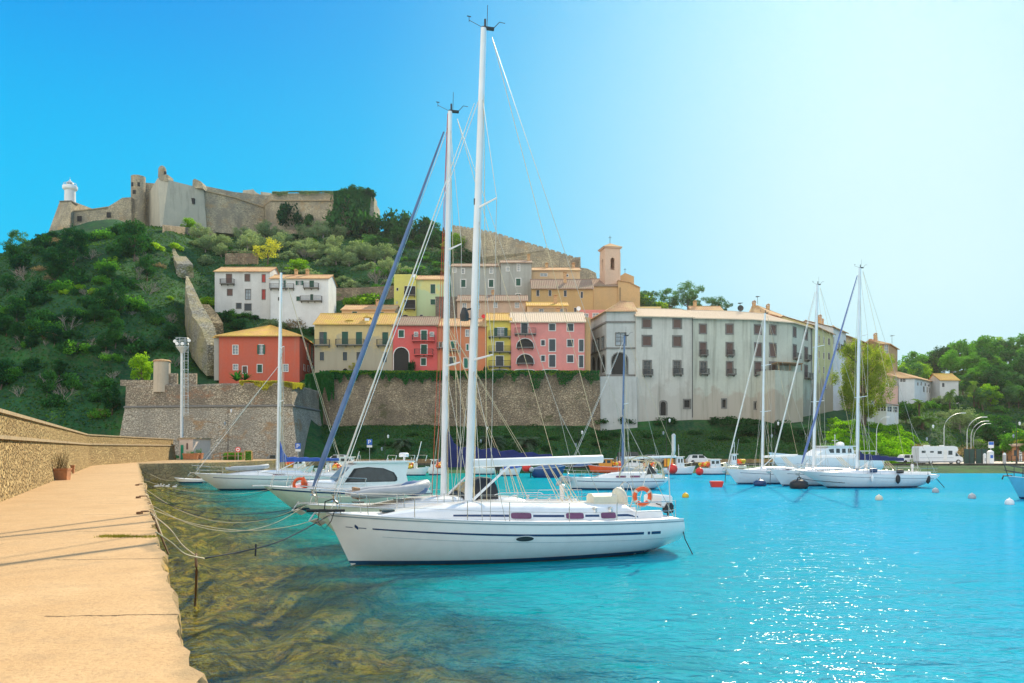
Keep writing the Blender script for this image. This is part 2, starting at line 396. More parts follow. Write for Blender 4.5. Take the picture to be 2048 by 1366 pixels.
g1 = mixc(n, l, rampn(n, l, c_, [(0.5, 0), (0.7, 0.5)]), g1, (0.03, 0.10, 0.05))
finish(m, n, l, g1, 0.95, b, 0.8, 0.4, spec=0.1); M['turf'] = m
mb = MB(); nX = len(_pxs)
mb.v = [(PX(pp, yy), yy, TZ[j, i]) for j, yy in enumerate(_ys) for i, pp in enumerate(_pxs)]
mb.f = [(j*nX+i, j*nX+i+1, (j+1)*nX+i+1, (j+1)*nX+i) for j in range(len(_ys)-1) for i in range(nX-1)]
tag(mb.build('hill', M['turf'], smooth=True, fix=False), kind='structure')

# ------------------------------------------------------------------ pier line
def edge_x(y): return -2.22 - 0.4745 * (y - 5.8)
def wall_x(y): return -17.2 - 0.4717 * (y - 26.8)
PZ = 1.9
# water
m, n, l = nt('harbour_water')
g = n.new("ShaderNodeNewGeometry"); sp = n.new("ShaderNodeSeparateXYZ"); l.new(g.outputs['Position'], sp.inputs[0])
x_, y_ = sp.outputs[0], sp.outputs[1]
d = mathn(n, l, 'MULTIPLY', mathn(n, l, 'ADD', x_, mathn(n, l, 'MULTIPLY_ADD', y_, 0.4745, 2.22 - 0.4745*5.8)), 0.903)
wob = noisen(n, l, 0.35, 5, rough=0.6)
d2 = mathn(n, l, 'ADD', d, mathn(n, l, 'MULTIPLY_ADD', wob, 7.0, -3.5))
deep = n.new("ShaderNodeMapRange"); deep.interpolation_type = 'SMOOTHSTEP'
deep.inputs[1].default_value = 2.2; deep.inputs[2].default_value = 9.5; deep.inputs[3].default_value = 0.0; deep.inputs[4].default_value = 0.93
l.new(d2, deep.inputs[0])
big = noisen(n, l, 0.05, 3)
far = n.new("ShaderNodeMapRange"); far.inputs[1].default_value = -8; far.inputs[2].default_value = 14; l.new(x_, far.inputs[0])
teal = mixc(n, l, far.outputs[0], (0.0, 0.30, 0.27), (0.0, 0.38, 0.64))
teal = mixc(n, l, rampn(n, l, big, [(0.4, 0), (0.65, 0.35)]), teal, (0.0, 0.38, 0.45))
df = n.new("ShaderNodeBsdfDiffuse"); l.new(teal, df.inputs[0])
tr = n.new("ShaderNodeBsdfTransparent"); tr.inputs[0].default_value = (0.96, 0.99, 0.80, 1)
body = n.new("ShaderNodeMixShader"); l.new(deep.outputs[0], body.inputs[0]); l.new(tr.outputs[0], body.inputs[1]); l.new(df.outputs[0], body.inputs[2])
w1 = noisen(n, l, 2.6, 2, sc=(0.8, 1.5, 1), dist=0.6); w2 = noisen(n, l, 0.7, 2, sc=(0.7, 1.3, 1), dist=0.5); w3 = noisen(n, l, 7.0, 2, sc=(0.9, 1.4, 1))
hgt = mathn(n, l, 'ADD', mathn(n, l, 'ADD', mathn(n, l, 'MULTIPLY', w1, 0.12), mathn(n, l, 'MULTIPLY', w2, 0.30)), mathn(n, l, 'MULTIPLY', w3, 0.05))
bp = n.new("ShaderNodeBump"); bp.inputs['Strength'].default_value = 1.0; bp.inputs['Distance'].default_value = 0.35; l.new(hgt, bp.inputs['Height'])
gl = n.new("ShaderNodeBsdfGlossy"); gl.inputs['Roughness'].default_value = 0.055; l.new(bp.outputs[0], gl.inputs['Normal'])
gl.inputs[0].default_value = (0.85, 0.95, 1.0, 1); bp2 = n.new('ShaderNodeBump'); bp2.inputs['Distance'].default_value = 2.2; l.new(hgt, bp2.inputs['Height']); l.new(bp2.outputs[0], df.inputs['Normal'])
fr = n.new("ShaderNodeFresnel"); fr.inputs[0].default_value = 1.33; l.new(bp.outputs[0], fr.inputs['Normal'])
fk = mathn(n, l, 'MINIMUM', fr.outputs[0], 0.23)
mx = n.new("ShaderNodeMixShader"); l.new(fk, mx.inputs[0]); l.new(body.outputs[0], mx.inputs[1]); l.new(gl.outputs[0], mx.inputs[2])
o = n.new("ShaderNodeOutputMaterial"); l.new(mx.outputs[0], o.inputs[0]); M['water'] = m
mb = MB(); mb.quad((-2500, -600, 0), (2500, -600, 0), (2500, 3500, 0), (-2500, 3500, 0))
tag(mb.build('water', M['water'], fix=False), kind='structure')
# seabed with weed-covered rocks
m, n, l = nt('weedy_seabed')
a = noisen(n, l, 1.5, 7, rough=0.72, sc=(1, 1.1, 1)); b = noisen(n, l, 7, 5, rough=0.75, sc=(1, 1.1, 1)); c_ = noisen(n, l, 0.35, 4)
cc = rampn(n, l, a, [(0.33, (0.02, 0.018, 0.006)), (0.42, (0.24, 0.18, 0.02)), (0.50, (0.62, 0.50, 0.04)), (0.62, (0.85, 0.52, 0.07)), (0.8, (0.92, 0.55, 0.12))])
cc = mixc(n, l, rampn(n, l, b, [(0.38, 0.85), (0.5, 0)]), cc, (0.03, 0.035, 0.008))
cc = mixc(n, l, rampn(n, l, c_, [(0.5, 0), (0.65, 0.5)]), cc, (0.10, 0.22, 0.03))
g0 = n.new("ShaderNodeNewGeometry"); wv0 = n.new("ShaderNodeVectorMath"); wv0.operation = 'ADD'; l.new(g0.outputs['Position'], wv0.inputs[0]); l.new(a, wv0.inputs[1])
vb = n.new("ShaderNodeTexVoronoi"); vb.inputs['Scale'].default_value = 1.25; l.new(wv0.outputs[0], vb.inputs['Vector'])
ve = n.new("ShaderNodeTexVoronoi"); ve.feature = 'DISTANCE_TO_EDGE'; ve.inputs['Scale'].default_value = 1.25; l.new(wv0.outputs[0], ve.inputs['Vector'])
sb0 = n.new("ShaderNodeSeparateColor"); l.new(vb.outputs['Color'], sb0.inputs[0])
cc = mixc(n, l, rampn(n, l, sb0.outputs[0], [(0.25, 0.45), (0.7, 0.0)]), cc, (0.16, 0.19, 0.02))
cc = mixc(n, l, rampn(n, l, ve.outputs['Distance'], [(0.03, 0.5), (0.14, 0.0)]), cc, (0.03, 0.03, 0.01))
finish(m, n, l, cc, 0.9, mathn(n, l, 'ADD', b, ve.outputs['Distance']), 1.0, 0.5, spec=0.1); M['bed'] = m
mb = MB(); ys = np.arange(-14, 132, 0.8); nu = 60
for y in ys:
    for i in range(nu):
        dd = -2.0 + i * 0.6 if i < 40 else 22 + (i - 40) * 5
        x = edge_x(y) + dd / 0.903
        zz = -0.95 - max(0, dd - 5) * 0.12
        zz += 0.75 * mnoise.noise(Vector((x*0.55, y*0.55, 0))) + 0.35 * mnoise.noise(Vector((x*1.6, y*1.6, 5)))
        mb.v.append((x, y, min(-0.18, max(zz, -5))))
mb.f = [(j*nu+i, j*nu+i+1, (j+1)*nu+i+1, (j+1)*nu+i) for j in range(len(ys)-1) for i in range(nu-1)]
tag(mb.build('seabed', M['bed'], smooth=True, fix=False), kind='structure')

# pier
m, n, l = nt('pier_concrete')
a = noisen(n, l, 0.5, 6, rough=0.7); b = noisen(n, l, 14, 4, rough=0.8); c_ = noisen(n, l, 2.2, 6, rough=0.7)
g = n.new("ShaderNodeNewGeometry"); vo = n.new("ShaderNodeTexVoronoi"); vo.inputs['Scale'].default_value = 34; l.new(g.outputs['Position'], vo.inputs[0])
spc = n.new("ShaderNodeSeparateColor"); l.new(vo.outputs['Color'], spc.inputs[0])
cc = mixc(n, l, rampn(n, l, a, [(0.35, 0), (0.7, 1)]), (0.56, 0.36, 0.18), (0.64, 0.43, 0.23))
cc = mixc(n, l, rampn(n, l, spc.outputs[0], [(0.5, 0), (1.0, 0.42)]), cc, (0.40, 0.24, 0.13))
cc = mixc(n, l, rampn(n, l, c_, [(0.52, 0), (0.8, 0.55)]), cc, (0.36, 0.26, 0.16))
sp = n.new("ShaderNodeSeparateXYZ"); l.new(g.outputs['Position'], sp.inputs[0])
d = mathn(n, l, 'MULTIPLY', mathn(n, l, 'ADD', sp.outputs[0], mathn(n, l, 'MULTIPLY_ADD', sp.outputs[1], 0.4745, 2.22 - 0.4745*5.8)), 0.903)
lip = mathn(n, l, 'ADD', d, mathn(n, l, 'MULTIPLY_ADD', c_, 0.5, 0.12))
cc = mixc(n, l, rampn(n, l, lip, [(0.0, 0), (0.12, 0), (0.3, 0.5)]), cc, (0.30, 0.22, 0.12))
along = mathn(n, l, 'ADD', sp.outputs[1], mathn(n, l, 'MULTIPLY_ADD', c_, 0.25, mathn(n, l, 'MULTIPLY', sp.outputs[0], -0.10)))
fr_ = mathn(n, l, 'FRACT', mathn(n, l, 'MULTIPLY', along, 1/4.3))
jn = mathn(n, l, 'MULTIPLY', rampn(n, l, fr_, [(0.0, 1), (0.004, 1), (0.009, 0)]), rampn(n, l, mathn(n, l, 'ADD', d, mathn(n, l, 'MULTIPLY', a, 3)), [(0.0, 0), (0.02, 1)]))
jn = mathn(n, l, 'MULTIPLY', jn, rampn(n, l, mathn(n, l, 'MULTIPLY_ADD', d, 0.25, 1.0, clamp=True), [(0.25, 0.12), (0.62, 0.9)]))
vc = n.new("ShaderNodeTexVoronoi"); vc.feature = 'DISTANCE_TO_EDGE'; vc.inputs['Scale'].default_value = 0.33
wv = n.new("ShaderNodeVectorMath"); wv.operation = 'ADD'; l.new(g.outputs['Position'], wv.inputs[0]); l.new(c_, wv.inputs[1]); l.new(wv.outputs[0], vc.inputs[0])
crk = mathn(n, l, 'MULTIPLY', rampn(n, l, vc.outputs['Distance'], [(0.0, 1), (0.006, 0)]), rampn(n, l, a, [(0.5, 0), (0.6, 0.55)]))
cc = mixc(n, l, mathn(n, l, 'MAXIMUM', jn, crk), cc, (0.13, 0.09, 0.05))
st_ = noisen(n, l, 0.9, 7, rough=0.75)
cc = mixc(n, l, rampn(n, l, st_, [(0.56, 0), (0.66, 0.35)]), cc, (0.44, 0.28, 0.15))
h = mathn(n, l, 'SUBTRACT', mathn(n, l, 'ADD', b, spc.outputs[0]), mathn(n, l, 'MULTIPLY', jn, 3))
finish(m, n, l, cc, 0.9, h, 0.6, 0.025, spec=0.2); M['pier'] = m
M['kerbst'] = stonewall('quay_edge_stone', (0.40, 0.28, 0.15), (0.50, 0.36, 0.18), (0.24, 0.17, 0.10), 1.9, 1.5, 0.6, 0.08, moss=(0.42, 0.26, 0.05))
def jit(a, b, y0, y1, s, seed=0):
    return a + s * mnoise.noise(Vector((y0 * 1.7, seed, 0))) + 0.5*s*mnoise.noise(Vector((y0*5, seed, 4)))
ys = list(np.arange(-16, 87.01, 0.22))
top = [(edge_x(y) + 0.17 * mnoise.noise(Vector((y*0.9, 0, 0))) + 0.10*mnoise.noise(Vector((y*3.1, 1, 0))) - .10, y) for y in ys]
quay = [(-40.8, 87.2), (-38.5, 89), (-34.6, 95.0), (-33.0, 112), (-27.8, 124)]
far_pts = [(-27.8, 140), (-70, 140), (-70, 87)]
lft = [(wall_x(y) - 1.5, y) for y in (87, 77, 60, 40, 20, 0, -16)]
outline = top + quay + far_pts + [(-60, 100)] [:0] + lft
mb = MB(); n0 = len(outline)
tri = tessellate_polygon([[Vector((x, y, PZ)) for x, y in outline]])
mb.add([(x, y, PZ) for x, y in outline], [tuple(t) for t in tri])
tag(mb.build('pier', M['pier'], fix=True), kind='structure')
mb = MB(); line = top + quay
for k, (zz, off) in enumerate([(PZ, 0.0), (PZ - 0.06, 0.03), (1.2, 0.06), (0.5, 0.1), (0, 0.16), (-2.5, 0.6)]):
    for i, (x, y) in enumerate(line):
        nz = 0.10 * mnoise.noise(Vector((x*1.3, y*1.3, zz*2.5))) if 0 < k else 0
        mb.v.append((x + off + nz, y - (off + nz) * 0.3, zz))
nn = len(line)
mb.f = [(k*nn+i, k*nn+i+1, (k+1)*nn+i+1, (k+1)*nn+i) for k in range(5) for i in range(nn-1)]
tag(mb.build('pier_edge', M['kerbst'], smooth=True), kind='structure')
# cracks with grass at the pier edge, raised stones
for (px, py, w, dd) in ((272, 1074, .8, .09), (225, 1073, .5, .1)):
    Y = F*1.7/(py-HOR); x = PX(px, Y)
    mb = MB()
    rng = random.Random(px)
    for _ in range(500):
        a = x + rng.uniform(-w, w)*0.5; b = Y + rng.gauss(0, dd); hh = rng.uniform(.02, .05); an = rng.uniform(0, 6.3)
        mb.add([(a, b, PZ), (a+.012*math.cos(an), b+.012*math.sin(an), PZ), (a+rng.gauss(0,.02), b+rng.gauss(0,.02), PZ+hh)], [(0,1,2)])
    tag(mb.build('weed_tuft', foliage('crack_weed', (.12,.12,.02), (.25,.22,.05)), fix=False), 'small olive weeds growing in a crack at the pier edge', 'weeds', kind='stuff')

# quay on the far side
m, n, l = nt('quay_paving')
a = noisen(n, l, 0.3, 5); b = noisen(n, l, 5, 5, rough=0.7)
cc = mixc(n, l, rampn(n, l, a, [(0.35, 0), (0.65, 1)]), (0.42, 0.36, 0.28), (0.52, 0.45, 0.36))
cc = mixc(n, l, rampn(n, l, b, [(0.5, 0), (0.8, 0.4)]), cc, (0.25, 0.2, 0.16))
finish(m, n, l, cc, 0.9, b, 0.3, 0.02, spec=0.2); M['quay'] = m
mb = MB()
qp = [(-27.6, 124.5), (20, 124), (62, 122.5), (150, 121), (150, 131), (-27.6, 133)]
q = [Vector((x, y, -2.5)) for x, y in qp]; mb.prism(q, (0, 0, 3.55))
tag(mb.build('quay', M['quay']), kind='structure')
mb = MB()
for i, (a, b) in enumerate(zip(qp[:3], qp[1:4])):
    aa = Vector((a[0], a[1]-0.25, 0)); bb = Vector((b[0], b[1]-0.25, 0))
    mb.prism([aa+Vector((0,0,-2)), bb+Vector((0,0,-2)), bb+Vector((0,0,1.22)), aa+Vector((0,0,1.22))], (0, 0.55, 0))
tag(mb.build('quay_kerb', stonewall('quay_wall_stone', (0.10,0.10,0.085), (0.16,0.15,0.12), (0.05,0.05,0.04), 0.7, 1.5, 0.5, 0.05)), kind='structure')
mb = MB(); mb.prism([Vector(p) for p in ((-20, 126.5, 1.054), (150, 124.5, 1.054), (150, 160, 1.054), (66, 150, 1.054), (58, 134, 1.054), (-20, 131.5, 1.054))], (0,0,0.01))
tag(mb.build('road', M['tarmac']), kind='structure')
mb = MB(); mb.prism([Vector(p) for p in ((64, 125.5, 1.07), (150, 124.0, 1.07), (160, 175, 1.07), (96, 165, 1.07))], (0,0,0.02))
tag(mb.build('pavement', plain('parking_gravel', (0.56, 0.48, 0.40), 0.95, scale=3)), kind='structure')

# ------------------------------------------------------------------ harbour wall on the pier
M['rubble'] = stonewall('golden_rubble', (0.48, 0.33, 0.15), (0.74, 0.56, 0.28), (0.27, 0.18, 0.09), 3.6, 1.25, 1.0, 0.2, stain=(0.42, 0.29, 0.14))
M['coping'] = plain('coping_stone', (0.40, 0.30, 0.18), 0.9, scale=3, var=0.3, bump=0.3)
path = [(wall_x(y), y) for y in np.arange(-16, 77, 1.5)] + [(-40.9, 77)] + [(-40.9 - 9.1*t, 77 + 41*t) for t in np.linspace(0.04, 1, 26)]
def sweep(profile, pts, closed=True):
    rings = []
    for i, (x, y) in enumerate(pts):
        a = pts[max(0, i-1)]; b = pts[min(len(pts)-1, i+1)]
        t = Vector((b[0]-a[0], b[1]-a[1], 0)).normalized(); nrm = Vector((t.y, -t.x, 0))    # towards the water
        rings.append([Vector((x, y, PZ)) + nrm*u + Vector((0, 0, w)) for u, w in profile])
    return rings
wall = thing('harbour_wall', 'long rubble stone wall with a ledge and coping along the pier', 'wall', (wall_x(30), 30, PZ))
mb = MB(); mb.loft(sweep([(0.28, -0.1), (0.16, 0.5), (0.06, 1.2), (0.0, 2.0), (-1.6, 2.0), (-1.6, -3)], path)); mb.build('lower_wall', M['rubble'], wall)
mb = MB(); mb.loft(sweep([(0.13, 2.0), (0.15, 2.12), (-0.2, 2.16), (-1.0, 2.16), (-1.0, 2.0)], path)); mb.build('ledge', M['coping'], wall)
mb = MB(); mb.loft(sweep([(-0.16, 2.1), (-0.18, 2.95), (-0.9, 2.95), (-0.9, 2.1)], path)); mb.build('upper_wall', M['rubble'], wall)
mb = MB(); mb.loft(sweep([(-0.08, 2.93), (-0.06, 3.05), (-0.98, 3.08), (-1.0, 2.93)], path)); mb.build('coping', M['coping'], wall)
# ------------------------------------------------------------------ buildings
T1 = roofmat('terracotta_tiles', (0.42, 0.22, 0.11), (0.62, 0.38, 0.21), (0.60, 0.44, 0.20))
T2 = roofmat('lichened_tiles', (0.50, 0.28, 0.09), (0.66, 0.42, 0.14), (0.62, 0.44, 0.08))
T3 = roofmat('dark_tiles', (0.24, 0.16, 0.12), (0.36, 0.24, 0.17), (0.30, 0.24, 0.16))
T4 = roofmat('pale_tiles', (0.60, 0.46, 0.34), (0.74, 0.60, 0.44), (0.66, 0.52, 0.36))
class Zm:
    def __init__(s, ox, oy, k): s.o = (ox, oy); s.k = k
    def __call__(s, l, t, r, b, *a): return (s.o[0]+l/s.k, s.o[1]+t/s.k, s.o[0]+r/s.k, s.o[1]+b/s.k) + a
Z2 = Zm(400, 480, 4.5525); Z3 = Zm(760, 480, 4.552); Z4 = Zm(1160, 460, 3.416); Z5 = Zm(1560, 600, 3.795)
def seg_t(A, B, px):
    k = (px - 1024) / F; d = B - A
    return (k*A.y - A.x) / (d.x - k*d.y)
def corr_roof(mb, f0, f1, b0, b1, amp=0.05, per=0.42):     # corrugated tile slope between an eave line and a ridge line
    Lg = (f1 - f0).length; n_ = max(4, int(Lg / per) * 4)
    rows = []
    for (a, b) in ((f0, f1), (f0.lerp(b0, .5), f1.lerp(b1, .5)), (b0, b1)):
        rows.append([a.lerp(b, i/n_) + Vector((0, 0, amp*abs(math.sin(math.pi*i/4*1.0)) * 1.6)) for i in range(n_+1)])
    v = [p for r in rows for p in r]; k = n_ + 1
    low = [p - Vector((0, 0, 0.14)) for p in (f0, f1, b1, b0)]
    mb.add(v, [(r*k+i, r*k+i+1, (r+1)*k+i+1, (r+1)*k+i) for r in range(2) for i in range(n_)])
    mb.add(low, [(0, 1, 2, 3)])
    mb.add([rows[0][i] for i in range(0, k)] + [low[0], low[1]], [])
    vv = [rows[0][i] for i in range(k)] + [Vector((p.x, p.y, low[0].z)) for p in rows[0]]
    mb.add(vv, [(i, i+1, k+i+1, k+i) for i in range(n_)])
HN = 0
def house(name, label, cat, pts, ytop, ybot, depth, wmat, wins=(), roof=('gable', 2.0, 0.5, None), fmat=None, balc=(), back=None, group=None, drop=1.5, fw=0.13, chim=(), low=None):
    P2 = [Vector((PX(px, Y), Y)) for px, Y in pts]
    Y0 = pts[0][1]; zt = ZZ(ytop, Y0); zb = ZZ(ybot, Y0) - drop
    segs = list(zip(P2[:-1], P2[1:]))
    nr = []
    for A, B in segs:
        d = (B - A).normalized(); nr.append(Vector((d.y, -d.x)))
    if back is None:
        pn = [nr[0]] + [(nr[i]+nr[i+1]).normalized() for i in range(len(nr)-1)] + [nr[-1]]
        bk = [p - q*depth for p, q in zip(P2, pn)]
    else: bk = [Vector(b) for b in back]
    base = P2[0].lerp(P2[-1], .5)
    t = thing(name, label, cat, (base.x, base.y, zb + drop), group=group)
    mb = MB(); frames = []
    for si, (A, B) in enumerate(segs):
        L = (B - A).length; d = (B - A) / L; nn = nr[si]; n3 = Vector((nn.x, nn.y, 0))
        def w3(s, z, o=0.0): return Vector((A.x + d.x*s, A.y + d.y*s, z)) + n3*o
        holes = []; 
        for w in wins:
            cpx = (w[0]+w[2])/2
            if not (pts[si][0] <= cpx < pts[si+1][0]): continue
            s0, s1 = seg_t(A, B, w[0])*L, seg_t(A, B, w[2])*L
            sm = (s0+s1)/2; Ym = A.y + d.y*sm
            z1, z0 = ZZ(w[1], Ym), ZZ(w[3], Ym)
            s0 = max(s0, .12); s1 = min(s1, L-.12); z1 = min(z1, zt-.12); z0 = max(z0, zb+.1)
            if s1-s0 < .2 or z1-z0 < .2: continue
            typ = w[4] if len(w) > 4 else 'g'
            arch = typ in ('arch', 'archw', 'archg')
            if arch:
                r_ = (s1-s0)/2; zc = max(z0+.1, z1 - r_)
                lp = [(s0, z0), (s1, z0)] + [(sm + r_*math.cos(a_), zc + (z1-zc)*math.sin(a_)) for a_ in [math.pi*k/8 for k in range(9)]]
                lp = [(sm+(s-sm)*1.0, z) for s, z in lp]
            else: lp = [(s0, z0), (s1, z0), (s1, z1), (s0, z1)]
            holes.append(lp); frames.append((si, lp, s0, s1, z0, z1, typ, w[5] if len(w) > 5 else None))
        outer = [(0, zb), (L, zb), (L, zt), (0, zt)]
        loops = [[Vector((s, z, 0)) for s, z in outer]] + [[Vector((s, z, 0)) for s, z in reversed(h)] for h in holes]
        flat = [p for lp in loops for p in lp]
        tr_ = tessellate_polygon(loops)
        mb.add([w3(p.x, p.y) for p in flat], [tuple(q) for q in tr_])
        for h in holes:
            k = len(h); dep = 0.22
            mb.add([w3(s, z) for s, z in h] + [w3(s, z, -dep) for s, z in h], [(i, (i+1) % k, (i+1) % k + k, i + k) for i in range(k)])
    ring = P2 + bk[::-1]; nP = len(P2)
    for i in range(nP-1, len(ring)):
        a, b = ring[i], ring[(i+1) % len(ring)]
        mb.quad((a.x, a.y, zb), (b.x, b.y, zb), (b.x, b.y, zt), (a.x, a.y, zt))
    capv = [Vector((p.x, p.y, zt - .02)) for p in ring]
    mb.add(capv, [tuple(q) for q in tessellate_polygon([capv])])
    kind, rise, over, rm = roof; rm = rm or T1
    rf = MB()
    gab = MB()
    if kind in ('gable', 'shed'):
        pn = [nr[0]] + [(nr[i]+nr[i+1]).normalized() for i in range(len(nr)-1)] + [nr[-1]]
        fr_ = 0.5 if kind == 'gable' else 1.0
        def ext(lst, i): # extend ends sideways
            p = lst[i].copy()
            if i == 0: p -= (segs[0][1]-segs[0][0]).normalized()*0.25
            if i == len(lst)-1: p += (segs[-1][1]-segs[-1][0]).normalized()*0.25
            return p
        slope = rise/(depth*fr_)
        E = []; Rg = []; Bk = []
        for i in range(nP):
            p = ext(P2, i); q = bk[i] + (ext(P2, i) - P2[i])
            e = p + pn[i]*over; r_ = p.lerp(q, fr_); b_ = q - pn[i]*over
            E.append(Vector((e.x, e.y, zt + .16 - slope*over))); Rg.append(Vector((r_.x, r_.y, zt + .16 + rise)))
            Bk.append(Vector((b_.x, b_.y, zt + .16 - (slope*over if kind == 'gable' else -rise))))
        for i in range(nP-1):
            corr_roof(rf, E[i], E[i+1], Rg[i], Rg[i+1])
            if kind == 'gable': corr_roof(rf, Bk[i], Bk[i+1], Rg[i], Rg[i+1])
        for i, q in ((0, bk[0]), (nP-1, bk[-1])):
            p = P2[i]; r_ = p.lerp(q, fr_)
            mb.add([(p.x, p.y, zt-.02), (q.x, q.y, zt-.02), (r_.x, r_.y, zt + rise + .03)], [(0, 1, 2)])
        if kind == 'gable': rf.tube([r_ + Vector((0,0,.05)) for r_ in Rg], .11, 6)
    elif kind == 'hip':
        a, b, c, d_ = P2[0], P2[-1] if nP == 2 else P2[1], bk[-1], bk[0]
        cen = (a+b+c+d_)/4
        q = [x + (x-cen).normalized()*over*1.5 for x in (a, b, c, d_)]
        q3 = [Vector((x.x, x.y, zt + .02)) for x in q]
        la, lb = (b-a).length, (c-b).length
        if la > lb: r0 = a.lerp(d_, .5).lerp(b.lerp(c, .5), lb/la*.5); r1 = b.lerp(c, .5).lerp(a.lerp(d_, .5), lb/la*.5)
        else: r0 = a.lerp(b, .5).lerp(d_.lerp(c, .5), la/lb*.5); r1 = d_.lerp(c, .5).lerp(a.lerp(b, .5), la/lb*.5)
        R0 = Vector((r0.x, r0.y, zt+rise)); R1 = Vector((r1.x, r1.y, zt+rise))
        if la > lb: corr_roof(rf, q3[0], q3[1], R0, R1); corr_roof(rf, q3[2], q3[3], R1, R0); corr_roof(rf, q3[1], q3[2], R1, R1.lerp(R0, .01)); corr_roof(rf, q3[3], q3[0], R0, R0.lerp(R1, .01))
        else: corr_roof(rf, q3[0], q3[1], R0, R0.lerp(R1, .01)); corr_roof(rf, q3[1], q3[2], R0, R1); corr_roof(rf, q3[2], q3[3], R1, R1.lerp(R0, .01)); corr_roof(rf, q3[3], q3[0], R1, R0)
    elif kind == 'flat':
        for i in range(len(ring)):
            a, b = ring[i], ring[(i+1) % len(ring)]; dd = (b-a).normalized(); pp = Vector((dd.y, -dd.x))
            mb.prism([(a.x+pp.x*.04, a.y+pp.y*.04, zt-.1), (b.x+pp.x*.04, b.y+pp.y*.04, zt-.1), (b.x+pp.x*.04, b.y+pp.y*.04, zt+rise), (a.x+pp.x*.04, a.y+pp.y*.04, zt+rise)], (-pp.x*.2, -pp.y*.2, 0))
    mb.build('wall', wmat, t)
    if rf.v:
        ro = rf.build('roof', rm, t, smooth=False, fix=False)
        for (cx_, cd) in chim:
            tt = max(0, min(1, (cx_ - pts[0][0])/(pts[-1][0]-pts[0][0])))
            i = min(nP-2, int(tt*(nP-1))); f_ = tt*(nP-1)-i
            p = P2[i].lerp(P2[i+1], f_); q = bk[i].lerp(bk[i+1], f_); c = p.lerp(q, cd)
            cm = MB(); cm.box(c.x-.35, c.x+.35, c.y-.3, c.y+.3, zt, zt+rise+1.0)
            cm.box(c.x-.42, c.x+.42, c.y-.37, c.y+.37, zt+rise+1.0, zt+rise+1.12)
            for sx in (-.28, .28): cm.box(c.x+sx-.06, c.x+sx+.06, c.y-.2, c.y+.2, zt+rise+1.12, zt+rise+1.35)
            cm.prism([(c.x-.45, c.y-.4, zt+rise+1.35), (c.x+.45, c.y-.4, zt+rise+1.35), (c.x, c.y-.4, zt+rise+1.6)], (0, .8, 0))
            cm.build('chimney', T1, ro)
    # windows
    for si, lp, s0, s1, z0, z1, typ, fo in frames:
        A, B = segs[si]; L = (B-A).length; d = (B-A)/L; n3 = Vector((nr[si].x, nr[si].y, 0))
        def w3(s, z, o=0.0): return Vector((A.x + d.x*s, A.y + d.y*s, z)) + n3*o
        fm = fo or fmat or M['frame']
        fb = MB()
        def bar(sa, sb, za, zb_, o0=-.04, o1=.05):
            fb.prism([w3(sa, za, o1), w3(sb, za, o1), w3(sb, zb_, o1), w3(sa, zb_, o1)], -n3*(o1-o0))
        if typ in ('arch', 'archg'):
            k = len(lp)
            o = [((s-(s0+s1)/2)*(1+2*fw/(s1-s0))+(s0+s1)/2, z + (fw if z > z0+.01 else 0)) for s, z in lp]
            lo = [w3(s, z, .05) for s, z in lp[1:]] + [w3(s, z, .05) for s, z in lp[:1]]; up = [w3(s, z, .05) for s, z in o[1:]] + [w3(s, z, .05) for s, z in o[:1]]
            fb.add(lo + up, [(i, i+1, k+i+1, k+i) for i in range(k-1)])
            up2 = [p - n3*.1 for p in up]; fb.add(up + up2, [(i, i+1, k+i+1, k+i) for i in range(k-1)])
        else:
            bar(s0-fw, s0, z0-fw, z1+fw); bar(s1, s1+fw, z0-fw, z1+fw); bar(s0, s1, z1, z1+fw); bar(s0-.0, s1+.0, z0-fw, z0, o1=.10)
            if typ in ('w', 'wd', 'go'):
                c = (s0+s1)/2; bar(c-.04, c+.04, z0, z1, -.13, -.06); h_ = (z1-z0)
                for q in ((.34, .67) if h_ > 1.2 else (.5,)): bar(s0, c-.04, z0+h_*q-.03, z0+h_*q+.03, -.13, -.065); bar(c+.04, s1, z0+h_*q-.03, z0+h_*q+.03, -.13, -.065)
        fo_ = fb.build('door' if typ in ('dg', 'db') else 'window', fm, t)
        pb = MB(); pb.add([w3(s, z, -.15) for s, z in lp], [tuple(q) for q in tessellate_polygon([[Vector((s, z, 0)) for s, z in lp]])])
        mat_ = {'g': 'sh_g', 'dg': 'sh_g', 'b': 'sh_b', 'db': 'sh_b', 'r': 'sh_r', 'd': 'sh_d', 't': 'sh_t', 'w': 'pane', 'wd': 'glass', 'k': 'darkin', 'arch': 'darkin', 'archg': 'sh_d', 'go': 'pane', 'ho': 'glass'}[typ]
        if typ in ('g', 'b', 'r', 'd', 't', 'dg', 'db'):
            c = (s0+s1)/2; pb = MB()
            for a_, b_ in ((s0+.01, c-.015), (c+.015, s1-.01)):
                pb.prism([w3(a_, z0+.02, -.04), w3(b_, z0+.02, -.04), w3(b_, z1-.02, -.04), w3(a_, z1-.02, -.04)], -n3*.05)
            pb.prism([w3(s0, z0, -.12), w3(s1, z0, -.12), w3(s1, z1, -.12), w3(s0, z1, -.12)], -n3*.02)
            pb.build('shutter', M[mat_], fo_)
        else:
            pb.build('pane', M[mat_], fo_)  # arches and open gaps get a dark sheet for the shade inside
        if typ in ('go', 'ho'):
            sb = MB(); w_ = (s1-s0)*(.5 if typ == 'go' else .5)
            for a_, b_ in ((s0-w_-.02, s0-.02), (s1+.02, s1+w_+.02)) if typ == 'go' else ((s1-w_*.9, s1-.02),):
                o_ = .11 if typ == 'go' else -.03
                sb.prism([w3(a_, z0, o_), w3(b_, z0, o_), w3(b_, z1, o_), w3(a_, z1, o_)], -n3*.04)
            sb.build('shutter', M['sh_g'], fo_)
